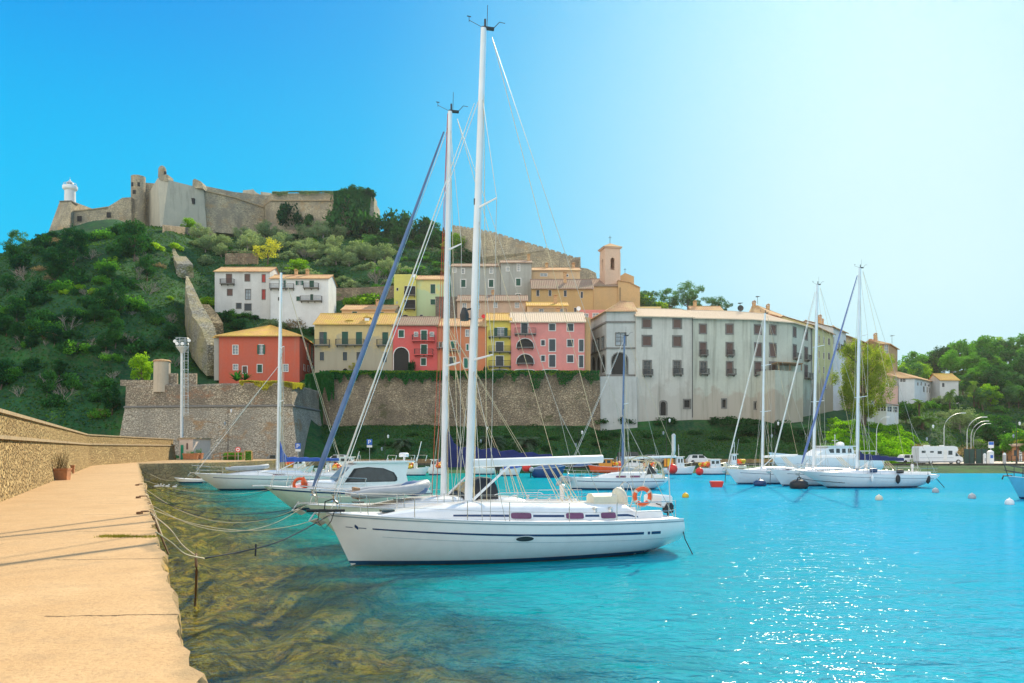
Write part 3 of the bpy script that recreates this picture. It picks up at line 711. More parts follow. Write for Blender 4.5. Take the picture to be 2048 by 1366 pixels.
    for bc in balc:
        l_, r_, y_ = bc[:3]; hgt = bc[3] if len(bc) > 3 else 1.0; solid = bc[4] if len(bc) > 4 else None
        for si, (A, B) in enumerate(segs):
            if pts[si][0] <= (l_+r_)/2 < pts[si+1][0]: break
        L = (B-A).length; d = (B-A)/L; n3 = Vector((nr[si].x, nr[si].y, 0)); d3 = Vector((d.x, d.y, 0))
        s0, s1 = seg_t(A, B, l_)*L, seg_t(A, B, r_)*L; Ym = A.y + d.y*(s0+s1)/2; z = ZZ(y_, Ym); dp_ = 0.95
        def w3(s, z, o=0.0): return Vector((A.x + d.x*s, A.y + d.y*s, z)) + n3*o
        b = MB(); b.prism([w3(s0, z, 0.005), w3(s1, z, 0.005), w3(s1, z, dp_), w3(s0, z, dp_)], (0, 0, .16))
        k = max(2, int((s1-s0)/1.6)+1)
        for q in range(k):
            s = s0+.2+(s1-s0-.4)*q/(k-1); b.prism([w3(s-.08, z-.002, .005), w3(s-.08, z-.002, .6), w3(s-.08, z-.35, .005)], d3*.16)
        bo = b.build('balcony', M['stonef'] if not solid else solid, t)
        r2 = MB(); zt_ = z + .16 + hgt
        if solid:
            for (a_, b_) in ((w3(s0, 0, dp_-.06), w3(s1, 0, dp_-.06)), (w3(s0, 0, .01), w3(s0, 0, dp_-.06)), (w3(s1, 0, .01), w3(s1, 0, dp_-.06))):
                r2.tube([Vector((a_.x, a_.y, zt_)), Vector((b_.x, b_.y, zt_))], .04, 4)
        n_ = max(3, int((s1-s0)/.16))
        for q in range(n_+1):
            p = w3(s0+.05+(s1-s0-.1)*q/n_, z+.16, dp_-.06); r2.obox(p+Vector((0,0,hgt/2)), (.03, .03, hgt), math.atan2(d.y, d.x))
        for s in (s0+.05, s1-.05):
            for q in range(1, 5): r2.obox(w3(s, z+.16+hgt/2, (dp_-.06)*q/5), (.03, .03, hgt), math.atan2(d.y, d.x))
        r2.tube([w3(s0+.05, zt_, .02), w3(s0+.05, zt_, dp_-.06), w3(s1-.05, zt_, dp_-.06), w3(s1-.05, zt_, .02)], .035, 5)
        r2.build('railing', M['iron'], bo)
    return t

# plasters
PL = {}
PL['red'] = plaster('red_plaster', (0.62, 0.13, 0.075), (0.34, 0.26, 0.20), 0.30)
PL['cream'] = plaster('cream_plaster', (0.66, 0.50, 0.24), (0.30, 0.25, 0.18), 0.4, low=(0.40, 0.35, 0.26), lowz=23.6)
PL['crim'] = plaster('crimson_plaster', (0.72, 0.12, 0.11), (0.55, 0.10, 0.09), 0.3)
PL['oran'] = plaster('orange_plaster', (0.66, 0.22, 0.10), (0.40, 0.26, 0.18), 0.5)
PL['yell'] = plaster('yellow_plaster', (0.70, 0.56, 0.11), (0.5, 0.42, 0.12), 0.2)
PL['pink'] = plaster('pink_plaster', (0.78, 0.28, 0.25), (0.60, 0.28, 0.24), 0.25)
PL['white'] = plaster('white_plaster', (0.66, 0.66, 0.64), (0.40, 0.38, 0.36), 0.35)
PL['white2'] = plaster('bright_white_plaster', (0.74, 0.76, 0.76), (0.46, 0.44, 0.42), 0.25)
PL['peach'] = plaster('peach_plaster', (0.74, 0.50, 0.28), (0.45, 0.34, 0.25), 0.35)
PL['peachg'] = plaster('worn_peach_plaster', (0.58, 0.42, 0.31), (0.30, 0.25, 0.20), 0.6)
PL['lime'] = plaster('lime_yellow_plaster', (0.64, 0.60, 0.16), (0.42, 0.42, 0.18), 0.35)
PL['pale'] = plaster('pale_yellow_plaster', (0.70, 0.66, 0.26), (0.46, 0.46, 0.28), 0.35, low=(0.48, 0.58, 0.34), lowz=40.0)
PL['greyu'] = plaster('grey_plaster', (0.42, 0.42, 0.38), (0.25, 0.24, 0.21), 0.6)
PL['ochre'] = plaster('ochre_plaster', (0.54, 0.36, 0.15), (0.36, 0.25, 0.13), 0.4)
PL['church'] = plaster('church_ochre', (0.68, 0.43, 0.20), (0.5, 0.33, 0.18), 0.2)
PL['palA'] = plaster('blue_grey_render', (0.62, 0.60, 0.54), (0.24, 0.23, 0.19), 0.6, low=(0.50, 0.47, 0.42), lowz=15)
PL['palB'] = plaster('green_grey_render', (0.58, 0.59, 0.50), (0.22, 0.21, 0.16), 0.6, low=(0.46, 0.41, 0.34), lowz=15)
PL['logg'] = plaster('loggia_render', (0.54, 0.55, 0.53), (0.24, 0.25, 0.22), 0.55)
SG = M['stonef']
# front row on the long wall
house('red_house', 'large red house with a hipped tile roof on the bastion', 'house', [(438,150),(599,150),(630,166)], 672.5, 742, 17, PL['red'],
  [Z2(300,960,345,1038,'w'), Z2(540,955,575,1038,'go'), Z2(305,1135,343,1180,'w'), Z2(388,1150,428,1212,'db'), Z2(523,1135,565,1205,'g'), Z2(760,1135,800,1195,'w'),
   (614,688,617,718,'g'), (622,690,625,724,'g'), (607,730,610,741,'w'), (615,732,618,743,'w'), (624,733,627,744,'w')],
  ('hip', 3.3, 0.7, T2), back=[(PX(438,150)+1.2, 167), (PX(500,168), 168), (PX(630,166)-.1, 167.5)][:2][:0] or [(PX(438,150), 167), (PX(438,150)+6, 167.2), (PX(630,166), 166.1)], drop=3.2)
house('side_building', 'narrow grey stone annex between the red house and the ruined wall', 'house', [(428,151),(437.5,151)], 676, 745, 9, PL['greyu'], roof=('shed', .8, .3, T2))
house('cream_house', 'cream house over a grey beige ground floor, with dormers on its golden roof', 'house', [(629,151.5),(785.5,151.5)], 648, 742, 11, PL['cream'],
  [Z2(1087,838,1155,948,'ho'), Z2(1292,835,1348,950,'g'), Z2(1420,838,1476,950,'g'), Z2(1660,840,1713,960,'g'), Z2(1090,1020,1130,1098,'d'), Z2(1300,1020,1340,1098,'d'), Z2(1425,1020,1462,1098,'d'), Z2(1665,1020,1700,1115,'d'), Z2(1300,1168,1345,1192,'arch')],
  ('gable', 2.7, .5, T2), balc=[Z2(1045,965,1185,0)[:3:2]+(Z2(0,965,0,0)[1],), Z2(1240,965,1500,0)[:3:2]+(Z2(0,963,0,0)[1],), Z2(1612,965,1722,0)[:3:2]+(Z2(0,965,0,0)[1],)], fmat=plain('cream_frame', (0.52,0.44,0.30), .8), fw=.07)
def bz(z, l, r, y, *a): return (z(l,0,0,0)[0], z(r,0,0,0)[0], z(0,y,0,0)[1]) + a
crim = house('crimson_house', 'crimson house with two balconies and a tall dark archway', 'house', [(786,151.2),(874,151.2)], 650, 742, 10, PL['crim'],
  [Z3(170,822,217,885,'g'), Z3(315,842,342,876,'w'), Z3(375,824,427,920,'g'), Z3(459,842,487,876,'w'), Z3(374,954,427,1050,'g'), Z3(374,1077,418,1140,'g'), Z3(126,978,262,1192,'arch')],
  ('gable', 2.2, .5, T3), balc=[bz(Z3,295,500,925,1.0,PL['crim']), bz(Z3,315,485,1052,1.0,PL['crim'])])
house('orange_house', 'worn orange house with turquoise shutters behind the two near masts', 'house', [(874.5,151.4),(973,151.4)], 652, 742, 10, PL['oran'],
  [Z3(643,922,688,984,'t'), Z3(782,820,808,875,'w'), Z3(787,950,806,1003,'t'), Z3(630,1067,688,1135,'ho'), Z3(765,1077,800,1165,'t'), Z3(540,932,565,975,'t')],
  ('gable', 2.0, .5, T1), balc=[bz(Z3,520,600,990), bz(Z3,612,730,1015)])
house('yellow_house', 'narrow bright yellow house with three stacked balconies', 'house', [(973.5,151.0),(1021.5,151.0)], 641, 742, 10, PL['yell'],
  [Z3(1070,800,1130,882,'go'), Z3(1055,928,1123,1018,'d'), Z3(1055,1057,1123,1148,'d'), Z3(1020,1178,1160,1194,'archg')],
  ('gable', 2.0, .5, T2), balc=[bz(Z3,988,1190,888), bz(Z3,988,1190,1025), bz(Z3,988,1190,1157)])
house('pink_house', 'long pink house with arched balconies at its left end and a corrugated tile roof', 'house', [(1022,150.6),(1169.5,150.6)], 643.5, 742, 10, PL['pink'],
  [Z3(1286,758,1344,860,'d'), Z3(1243,897,1400,988,'arch'), Z3(1243,1038,1400,1130,'arch'), Z3(1540,765,1595,824,'d'), Z3(1705,764,1760,828,'d'), Z3(1468,912,1500,960,'d'), Z3(1540,904,1596,1012,'d'), Z3(1705,907,1760,970,'d'), Z3(1812,907,1853,1016,'d'),
   Z3(1468,1052,1500,1102,'d'), Z3(1540,1047,1596,1155,'d'), Z3(1705,1049,1760,1113,'d'), Z3(1812,1052,1851,1160,'d'), Z3(1230,1180,1400,1194,'archg'), Z3(1480,1180,1620,1194,'archg')],
  ('gable', 2.4, .5, T4), balc=[bz(Z3,1225,1420,862), bz(Z3,1248,1396,986,.9), bz(Z3,1248,1396,1130,.9)], chim=((1120,.7),))
house('ochre_side_house', 'narrow ochre house end between the pink house and the arcaded loggia', 'house', [(1170,152),(1181,152)], 638, 745, 8, PL['church'], roof=('flat', .3, .2, T1))
# middle rows
house('peach_cottage', 'low peach house with two green shuttered windows above the cream house', 'house', [(683.5,170),(790,170)], 620, 660, 9, PL['peach'],
  [Z2(1387,652,1430,705,'g'), Z2(1634,657,1674,712,'g')], ('gable', 1.6, .4, T1), fw=.06, drop=6, chim=((748,.5),))
house('lime_house', 'lime yellow house with a flat parapet and open recessed terraces', 'house', [(788,180),(832.5,180)], 553, 641, 8, PL['lime'],
  [Z3(150,437,166,462,'k'), Z3(222,420,322,508,'k'), Z3(222,545,322,630,'k'), Z3(147,560,160,578,'w'), Z3(192,680,270,735,'arch')], ('flat', .5, .2, T1), balc=[bz(Z3,222,322,510,.8), bz(Z3,222,322,632,.8)], drop=5, fw=.04)
house('pale_yellow_house', 'tall pale yellow house with a tiled eave, fading to green at its foot', 'house', [(833,180.5),(889,180.5)], 559, 641, 9, PL['pale'],
  [Z3(460,403,503,488,'g'), Z3(460,540,503,588,'g'), Z3(364,680,390,733,'d')], ('gable', 1.6, .5, T1), drop=5, fw=.05)
house('stone_house', 'old grey stone house behind the two near masts', 'house', [(871,174),(914,174)], 595, 642, 8, stonewall('grey_rubble', (.26,.22,.18),(.34,.30,.25),(.14,.12,.1), 2.4), [], ('flat', .2, .3, T3), drop=5)
house('long_peach_house', 'long worn peach house with grey windows below the grey apartment house', 'house', [(914.5,173),(1054,173)], 602, 642, 9, PL['peachg'],
  [Z3(752,576,785,625,'w'), Z3(886,578,908,625,'w'), Z3(1036,568,1068,615,'w'), Z3(1231,569,1265,617,'w'), Z3(757,705,780,732,'go'), Z3(882,705,900,732,'d'), Z3(1035,680,1070,692,'w')], ('gable', 1.9, .5, T3), drop=5, fw=.1, chim=((985,.6),))
house('small_yellow_house', 'small pale orange house with a railed terrace above the yellow house', 'house', [(1054.5,166),(1135,166)], 612, 642, 7, PL['peach'],
  [Z3(1452,630,1488,684,'w'), Z3(1629,630,1663,684,'w')], ('gable', 1.2, .4, T2), balc=[bz(Z3,1390,1700,683,1.0)], drop=5, chim=((1112,.3),))
house('grey_apartment_house', 'tall grey apartment house with green shutters high on the hill', 'house', [(902.5,194),(1001,194)], 533, 600, 10, PL['greyu'],
  [Z3(738,362,778,428,'g'), Z3(992,362,1032,428,'g'), Z3(747,264,767,303,'w'), Z3(1002,257,1024,300,'w'), Z3(667,257,688,290,'w'), Z3(752,507,780,518,'g'), Z3(997,507,1025,518,'g')], ('gable', 1.6, .5, T3), drop=8, fw=.22, fmat=M['frame'])
house('grey_tower_house', 'slightly taller grey house with a painted frieze, right of the grey apartment house', 'house', [(1001.5,193),(1063,193)], 526, 604, 10, PL['greyu'],
  [Z3(1239,352,1279,416,'g'), Z3(1252,224,1270,278,'w'), Z3(1240,492,1278,518,'g'), Z3(1152,250,1172,280,'w')], ('gable', 1.6, .5, T3), drop=8, fw=.2, chim=((1058,.4),))
house('ochre_house', 'broad ochre house with grey shutters and brown roof below the church', 'house', [(1063.5,186),(1186,186)], 577, 640, 12, PL['ochre'],
  [Z3(1424,457,1450,510,'d'), Z3(1535,457,1560,510,'d'), Z3(1674,459,1699,514,'d'), Z3(1827,471,1847,528,'d'), Z3(1767,617,1789,668,'d')], ('gable', 3.2, .5, T3), drop=8, fw=.05, chim=((1132,.3),))
house('rooftop_house', 'long low pink house with rows of tiled roofs just below the descending fortress wall', 'house', [(1064,203),(1160,203)], 541, 560, 10, PL['peach'],
  [(1081,547,1094,552,'w'), (1130,549,1136,553,'d')], ('gable', 1.6, .4, T1), drop=10, chim=((1095,.5),(1150,.5)))
house('red_parapet_house', 'low rose red house front with three arched white openings below the church', 'house', [(1160.5,171),(1231,171)], 622, 642, 7, PL['pink'],
  [(1166,628,1176,637,'w'), (1186,627,1197,636,'w'), (1208,627,1219,636,'w')], ('flat', .25, .2, T1), drop=6)
# white houses on the slope
house('white_balcony_house', 'white house with brown shutters on the slope, left of the two', 'house', [(429.5,186),(540,186)], 543, 618, 9, PL['white'],
  [Z2(241,312,288,400,'b'), Z2(410,314,453,373,'b'), Z2(250,449,293,503,'b'), Z2(415,450,460,540,'w'), Z2(566,315,594,383,'r'), Z2(566,452,594,540,'r'), Z2(332,577,374,622,'d'), Z2(408,582,466,640,'d')],
  ('gable', 1.8, .5, T1), balc=[bz(Z2,190,318,405)], fmat=SG, drop=4)
house('white_green_shutter_house', 'bright white house with green shutters and three balconies on the slope', 'house', [(540.5,184),(657,184)], 557, 618, 8, PL['white2'],
  [Z2(736,368,765,438,'go'), Z2(890,372,924,411,'go'), Z2(997,369,1038,438,'g'), Z2(710,520,736,552,'d'), Z2(877,514,909,555,'g'), Z2(1004,494,1031,553,'g')],
  ('gable', 1.5, .5, T1), balc=[bz(Z2,640,860,447), bz(Z2,945,1085,443), bz(Z2,917,1115,560)], fmat=M['frame'], drop=5, fw=.05, chim=((583,.5),(606,.5)))
# church
ch = house('church', 'ochre church body with a brown tiled roof beside the bell tower', 'church', [(1187,204),(1236,204)], 572, 618, 11, PL['church'], [], ('gable', 2.8, .4, T3), drop=8)
mb = MB(); q = [P(1236.3,618,203.5), P(1280,618,203.5), P(1280,575.5,203.5), P(1258,564.5,203.5), P(1236.3,561,203.5)]
q[0].z -= 8; q[1].z -= 8; mb.prism(q, (0, 14, 0)); mb.build('nave_front', PL['church'], ch)
mb = MB(); mb.prism([P(1236,561,203.2), P(1258,564.3,203.2), P(1280.6,575.5,203.2), P(1280.6,574.3,203.2), P(1258,562.8,203.2), P(1236,559.5,203.2)], (0, 14.5, 0)); mb.build('nave_roof', T1, ch)
mb = MB(); mb.prism([P(1239,565,210), P(1268,572,210), P(1268,553,210), P(1250,545.5,210), P(1239,553,210)], (0, 6, 0)); mb.build('apse', PL['church'], ch)
mb = MB(); a = P(1250,545.5,211); mb.tube([a, a+Vector((0,0,1.2))], .05, 4); mb.tube([a+Vector((-.3,0,.9)), a+Vector((.3,0,.9))], .05, 4); mb.build('cross', M['iron'], ch)
bt = thing('bell_tower', 'slender peach bell tower with a pyramid roof and arched bell opening', 'bell tower', P(1220,560,207))
tw = Vector((PX(1220,207), 207)); hw = 2.05; zb_, zt_ = ZZ(566,207), ZZ(500,207)
m_ = plaster('tower_peach', (0.72,0.50,0.36), (0.55,0.38,0.28), .2)
mb = MB()
for k in range(4):
    a_ = math.pi/2*k + R(12); c_, s_ = math.cos(a_), math.sin(a_)
    def tp(s, z, o=0): return Vector((tw.x + c_*s + s_*(hw+o), tw.y + s_*s - c_*(hw+o), z))
    hl = [(-.55, 0), (.55, 0)] + [(.55*math.cos(math.pi*i/8), 2.6+.55*math.sin(math.pi*i/8)) for i in range(9)]
    zo = zt_-5.6
    outer = [Vector(p+(0,)) for p in ((-hw, zb_-4), (hw, zb_-4), (hw, zt_), (-hw, zt_))]
    lp = [outer, [Vector((s, z+zo, 0)) for s, z in reversed(hl)]]
    fl = [p for q in lp for p in q]; mb.add([tp(p.x, p.y) for p in fl], [tuple(q) for q in tessellate_polygon(lp)])
    n_ = len(hl); mb.add([tp(s, z+zo) for s, z in hl] + [tp(s, z+zo, -.5) for s, z in hl], [(i, (i+1) % n_, (i+1) % n_+n_, i+n_) for i in range(n_)])
    for s in (-hw+.25, hw-.25): mb.obox(tp(s, (zb_+zt_)/2-.5, .04), (.5, .1, zt_-zb_-1.2), a_)
mb.build('shaft', m_, bt)
mb = MB(); mb.obox((tw.x, tw.y, zt_+.15), (hw*2+.7, hw*2+.7, .3), R(12)); mb.build('cornice', m_, bt)
mb = MB(); q = [Vector((tw.x, tw.y, 0)) + Matrix.Rotation(R(12),3,'Z') @ Vector((sx*(hw+.55), sy*(hw+.55), 0)) for sx, sy in ((-1,-1),(1,-1),(1,1),(-1,1))]
q = [Vector((p.x, p.y, zt_+.31)) for p in q]; mb.add(q+[Vector((tw.x, tw.y, zt_+1.75))], [(0,1,4),(1,2,4),(2,3,4),(3,0,4),(0,3,2,1)]); mb.build('roof', T1, bt)
mb = MB(); mb.lathe([(.55,-.5),(.5,-.4),(.32,0),(.28,.3),(.05,.42)], (tw.x, tw.y, zt_-3.9), 14); mb.build('bell', plain('bronze', (.25,.16,.06), .5, .6), bt)
mb = MB(); a = Vector((tw.x, tw.y, zt_+1.7)); mb.tube([a, a+Vector((0,0,2.0))], .06, 4); mb.tube([a+Vector((-.4,0,1.5)), a+Vector((.4,0,1.5))], .05, 4); mb.build('cross', M['iron'], bt)

# grey waterfront palaces
lg = house('arcaded_loggia', 'grey arcaded loggia with stone arches at the left end of the grey waterfront palace', 'palace', [(1180,162),(1213,150.5),(1271.5,150.5)], 641, 842, 10, PL['logg'],
  [Z4(245,705,312,785,'w'), Z4(218,838,325,995,'arch',SG), (1183,716,1190.5,744,'arch',SG), (1193,713,1200,744,'arch',SG), (1202.5,710,1210.5,745,'arch',SG), (1185,680,1190,704,'w'), (1194,677,1199,702,'w'), (1203,674,1208.5,699,'w')],
  ('gable', 2.4, .6, T1), fmat=SG, fw=.16)
mb = MB(); z = ZZ(698, 150.5)
for (a, b) in (((1180,162),(1213,150.5)), ((1213,150.5),(1271.5,150.5))):
    A = Vector((PX(*a), a[1], 0)); B = Vector((PX(*b), b[1], 0)); d = (B-A).normalized(); nn = Vector((d.y, -d.x, 0))
    for zz, h_ in ((z, .3), (ZZ(646,150.5), .35), (ZZ(752,150.5), .3)): mb.prism([A+nn*.15+Vector((0,0,zz)), B+nn*.15+Vector((0,0,zz)), B+nn*.15+Vector((0,0,zz+h_)), A+nn*.15+Vector((0,0,zz+h_))], -nn*.3)
mb.build('string_course', SG, lg)
pA = house('blue_grey_palace', 'blue grey waterfront palace with a small arched garden door at its foot', 'palace', [(1272,150),(1385,151.5)], 632, 842, 13, PL['palA'],
  [Z4(430,612,483,664,'b'), Z4(640,613,688,667,'b'), Z4(430,726,485,788,'b'), Z4(638,728,690,792,'b'), Z4(436,897,482,990,'wd'), Z4(642,897,684,985,'wd'), Z4(550,1172,588,1268,'arch'), Z4(712,1163,750,1213,'k')],
  ('gable', 2.4, .7, T4), balc=[bz(Z4,430,492,996,1.0), bz(Z4,635,697,990,1.0)], fmat=SG, fw=.28, drop=3)
pB = house('green_grey_palace', 'long green grey waterfront palace bending away to the right, streaked dark below its balconies', 'palace', [(1385.5,151.5),(1500,153),(1584,157),(1625,165)], 636, 842, 13, PL['palB'],
  [Z4(819,648,860,703,'b'), Z4(1000,648,1042,706,'b'), Z4(1194,652,1236,708,'b'), Z4(1297,653,1336,710,'b'), Z4(1456,668,1475,726,'b'), Z4(1533,685,1553,746,'b'),
   Z4(820,771,860,855,'b'), Z4(1002,773,1043,856,'b'), Z4(1195,776,1237,862,'b'), Z4(1297,778,1337,862,'b'), Z4(1456,788,1477,878,'b'), Z4(1534,805,1554,890,'b'),
   Z4(823,902,862,985,'wd'), Z4(1004,903,1041,988,'b'), Z4(1196,904,1236,988,'b'), Z4(1298,906,1338,988,'b'), Z4(1534,928,1554,1012,'b'), Z4(972,1158,996,1212,'k'), Z4(1192,1178,1233,1220,'k')],
  ('gable', 2.4, .7, T4), balc=[bz(Z4,818,868,860,.9), bz(Z4,1000,1048,860,.9), bz(Z4,818,876,988,.9), bz(Z4,1002,1058,990,.9), bz(Z4,1190,1250,993,.9), bz(Z4,1292,1352,994,.9), bz(Z4,1454,1483,880,.9), bz(Z4,1533,1557,892,.9), bz(Z4,1533,1578,1016,.9)], fmat=SG, fw=.25, drop=3)
# drain pipes
for (px, Y, y0, y1, par) in ((1384.5,151.1,634,835,pB), (1623,164.2,655,830,pB), (1240,203.4,575,618,ch)):
    mb = MB(); mb.tube([P(px,y0,Y)-Vector((0,.15,0)), P(px,y1,Y)-Vector((0,.15,0))], .08, 6); mb.build('drain_pipe', M['iron'], par)
house('projecting_annex', 'plain stone annex with a wooden canopy projecting from the green grey palace', 'building', [(1550,150),(1606,154.5)], 741, 842, 5, PL['palB'], [(1566,752,1574,764,'k')][:0], ('flat', .1, .2, T1), drop=3)
mb = MB(); a = P(1556,727,151); mb.prism([P(1555,723,149.6), P(1606,726,154), P(1606,728,154), P(1555,725,149.6)], (0, 4.5, 0))
for px in (1558, 1580, 1603): q = P(px, 741, 150.4+(px-1550)*.08); mb.box(q.x-.08, q.x+.08, q.y, q.y+.16, q.z, ZZ(726, q.y))
tag(mb.build('wooden_canopy', M['woodf']), 'brown wooden canopy on posts over the terrace of the stone annex', 'canopy')
house('yellow_bend_house', 'pale yellow house with brown shutters right of the green grey palace', 'house', [(1625.5,165),(1666,178)], 651, 838, 12, plaster('soft_yellow', (0.64,0.58,0.28), (0.35,0.3,0.18), .5, low=(.40,.32,.22), lowz=19.0),
  [Z5(328,282,337,331,'b'), Z5(364,292,378,341,'b'), Z5(292,270,300,330,'b'), Z5(327,400,337,448,'b'), Z5(364,402,378,453,'b'), Z5(292,385,300,440,'b'), Z5(327,507,337,557,'b'), Z5(291,502,301,553,'b'), Z5(337,637,353,670,'k')],
  ('gable', 2.4, .6, T1), drop=3, fw=.06)
house('white_bend_house', 'narrow white house with dark shutters and chimneys right of the pale yellow house', 'house', [(1666.5,179),(1692,188)], 655, 800, 12, PL['white2'],
  [Z5(442,312,452,380,'d'), Z5(483,306,500,385,'d'), Z5(403,283,410,335,'d')], ('gable', 2.0, .6, T1), balc=[bz(Z5,430,505,390,1.0)], drop=3, fw=.05, chim=((1672,.3),(1686,.4)))
house('cream_bend_house', 'cream house with reddish eaves mostly behind the tall tree', 'house', [(1692.5,189),(1740,205)], 672, 800, 12, PL['peach'],
  [(1697,700,1701,712,'d'), (1712,690,1716,702,'d')], ('gable', 2.0, .7, T1), drop=3, fw=.05, chim=((1705,.4),))
house('ochre_end_house', 'tall brown ochre house with a chimney at the right end of the town', 'house', [(1758,196),(1778,196),(1795,207)], 688, 800, 10, plaster('brown_ochre', (0.50,0.32,0.16), (.34,.24,.15), .4),
  [(1769,690,1776,706,'w')], ('gable', 1.6, .5, T1), drop=6, fw=.05, chim=((1771,.35),(1791,.5)))
house('pink_garden_house', 'small faded pink house front with dark stains above the glazed restaurant', 'house', [(1748,176),(1796,176)], 775, 812, 5, plaster('faded_pink', (0.72,0.45,0.38), (.25,.27,.24), .7), [(1769,758,1774,768,'d')], ('flat', .3, .2, T1), drop=5)
house('pink_gable_house', 'narrow pink house with an orange side terrace above the pink garden house', 'house', [(1771,180),(1786,180),(1795,184)], 752, 790, 5, plaster('faded_pink_b', (0.70,0.44,0.38), (.3,.28,.25), .5), [(1773,765,1776,772,'d')], ('gable', 1.4, .3, T1), drop=6)
rs = house('restaurant', 'white restaurant pavilion with a band of glazing under a brown roof on the bank', 'restaurant', [(1749,156),(1773,155),(1797,158)], 810, 838, 6, PL['white2'],
  [(1750.5,812,1760,822,'wd'), (1762,812,1772,822,'wd'), (1774.5,813,1784,823,'wd'), (1786,814,1795,824,'wd')], ('flat', .2, .3, T1), drop=4, fw=.05)
mb = MB(); mb.prism([P(1748,810,155.6), P(1773,810,154.4), P(1798,812,157.6), P(1798,810,157.6), P(1773,806.5,154.4), P(1748,806,155.6)], (0, 6, 0)); mb.build('roof', T3, rs)
house('white_annex', 'small white flat roofed annex with a glazed door beside the restaurant', 'building', [(1735,155.5),(1748.6,155.5)], 794, 838, 5, PL['white2'], [(1739,818,1745,836,'wd'), (1739,797,1747,806,'w')], ('flat', .2, .2, T1), drop=4, fw=.05)
house('white_villa', 'long white villa with rows of upright windows on the wooded slope', 'villa', [(1797.5,186),(1829,186),(1874,200)], 756, 792, 9, PL['white2'],
  [Z5(912,598,952,620,'wd'), (1834,764,1837,771,'arch'), (1841,764,1844,771,'arch'), (1849,766,1852,772,'arch'), (1856,768,1859,773,'arch'), (1846,773,1849,784,'d'), (1853,774,1855,785,'d'), (1858,776,1860,786,'d'), (1862,777,1864,787,'d'), (1866,778,1868,788,'d'), (1870,779,1872,789,'d')],
  ('gable', 1.6, .5, T1), drop=6, fw=.04)
house('garden_house', 'small pale garden house with a tiled roof behind the tall palm', 'house', [(1880,192),(1917,192)], 760, 784, 6, PL['white'], [(1884,766,1889,774,'d')], ('gable', 1.6, .4, T2), drop=6)
# roofs behind the palaces
house('back_roof_house', 'orange house whose long tiled roof rises behind the green grey palace', 'house', [(1497,178),(1540,176),(1606,190)], 631, 660, 11, PL['oran'], [], ('gable', 2.6, .6, T1), drop=6, chim=((1513,.5),(1575,.5)))
house('back_gable_house', 'low orange roofed house peeping over the blue grey palace', 'house', [(1388,180),(1450,180)], 627, 660, 10, PL['peach'], [], ('gable', 2.3, .6, T1), drop=6, chim=((1400,.5),))
house('little_yellow_house', 'little yellow house with a roof terrace behind the blue grey palace', 'house', [(1276,172),(1322,172)], 617, 650, 8, plaster('yel_l', (0.72,0.56,0.26), (.5,.4,.2), .2), [(1304,619,1307,622,'k')], ('flat', .4, .2, T1), drop=6)
house('grey_penthouse', 'grey rooftop block with a tiled edge above the yellow bend house', 'building', [(1634,182),(1664,190)], 652, 700, 8, PL['greyu'], [], ('flat', .3, .3, T1), drop=4)
# roof details
def antenna(px, py, Y, h, label, dish=False):
    mb = MB(); a = P(px, py, Y); mb.tube([a, a+Vector((0,0,h))], .04, 4)
    for q in range(5): mb.tube([a+Vector((-.5+.05*q, .25*q-.5, h-.15)), a+Vector((.5-.05*q, .25*q-.5, h-.15))], .025, 4)
    mb.tube([a+Vector((0,-.6,h-.15)), a+Vector((0,.6,h-.15))], .03, 4)
    if dish: mb.lathe([(.01,0),(.35,-.06),(.6,-.2),(.62,-.2),(.36,-.02)], a+Vector((0,-.2,h*.4)), 14, 'Y')
    tag(mb.build('roof_antenna', M['iron']), label, 'antenna')
antenna(1480, 625, 160, 2.0, 'dark satellite dish and aerial on the ridge of the green grey palace', True)
antenna(1515, 608, 180, 1.8, 'aerial on the orange back roof right of the satellite dish')
antenna(842, 556, 184, 2.6, 'tall aerial on the lime yellow house roof')
antenna(1784, 688, 200, 2.2, 'aerial on the tall ochre house at the right end of the town')
def dish(px, py, Y, r, mat, label):
    mb = MB(); a = P(px, py, Y); mb.lathe([(.01,0),(r*.6,-.04),(r,-.15),(r,-.18),(r*.6,-.1)], a+Vector((0,0,.5)), 16, 'Y'); mb.tube([a+Vector((0,.1,-.5)), a+Vector((0,0,.5))], .04, 4)
    tag(mb.build('satellite_dish', mat), label, 'satellite dish')
dish(1157, 622, 165, .45, M['white'], 'white satellite dish at the right end of the small yellow house')
dish(967, 638, 155, .4, M['signr'], 'dark red satellite dish beside the narrow yellow house roof')
dish(828, 556, 179, .4, M['white'], 'white satellite dish on the parapet of the lime yellow house')
# dormers and skylight on the cream house
for px, lab in ((699, 'white framed skylight box on the golden roof, left one'), (734, 'small gabled dormer with a white window on the golden roof')):
    d_ = thing('dormer' if px > 710 else 'skylight', lab, 'dormer' if px > 710 else 'skylight', P(px, 641, 153.5))
    a = P(px, 642, 152.8)
    mb = MB(); h_ = 1.0 if px > 710 else .45; mb.box(a.x-.55, a.x+.55, a.y, a.y+2.2, a.z-.6, a.z+h_-.35); mb.build('body', PL['peach'], d_)
    mb = MB(); mb.box(a.x-.42, a.x+.42, a.y-.05, a.y-.01, a.z-.2, a.z+h_-.45); mb.build('window', M['signw'], d_)
    mb = MB(); mb.prism([(a.x-.75, a.y-.2, a.z+h_-.34), (a.x+.75, a.y-.2, a.z+h_-.34), (a.x, a.y-.2, a.z+h_+(.1 if px > 710 else -.2))], (0, 2.3, 0)); mb.build('roof', T2, d_)
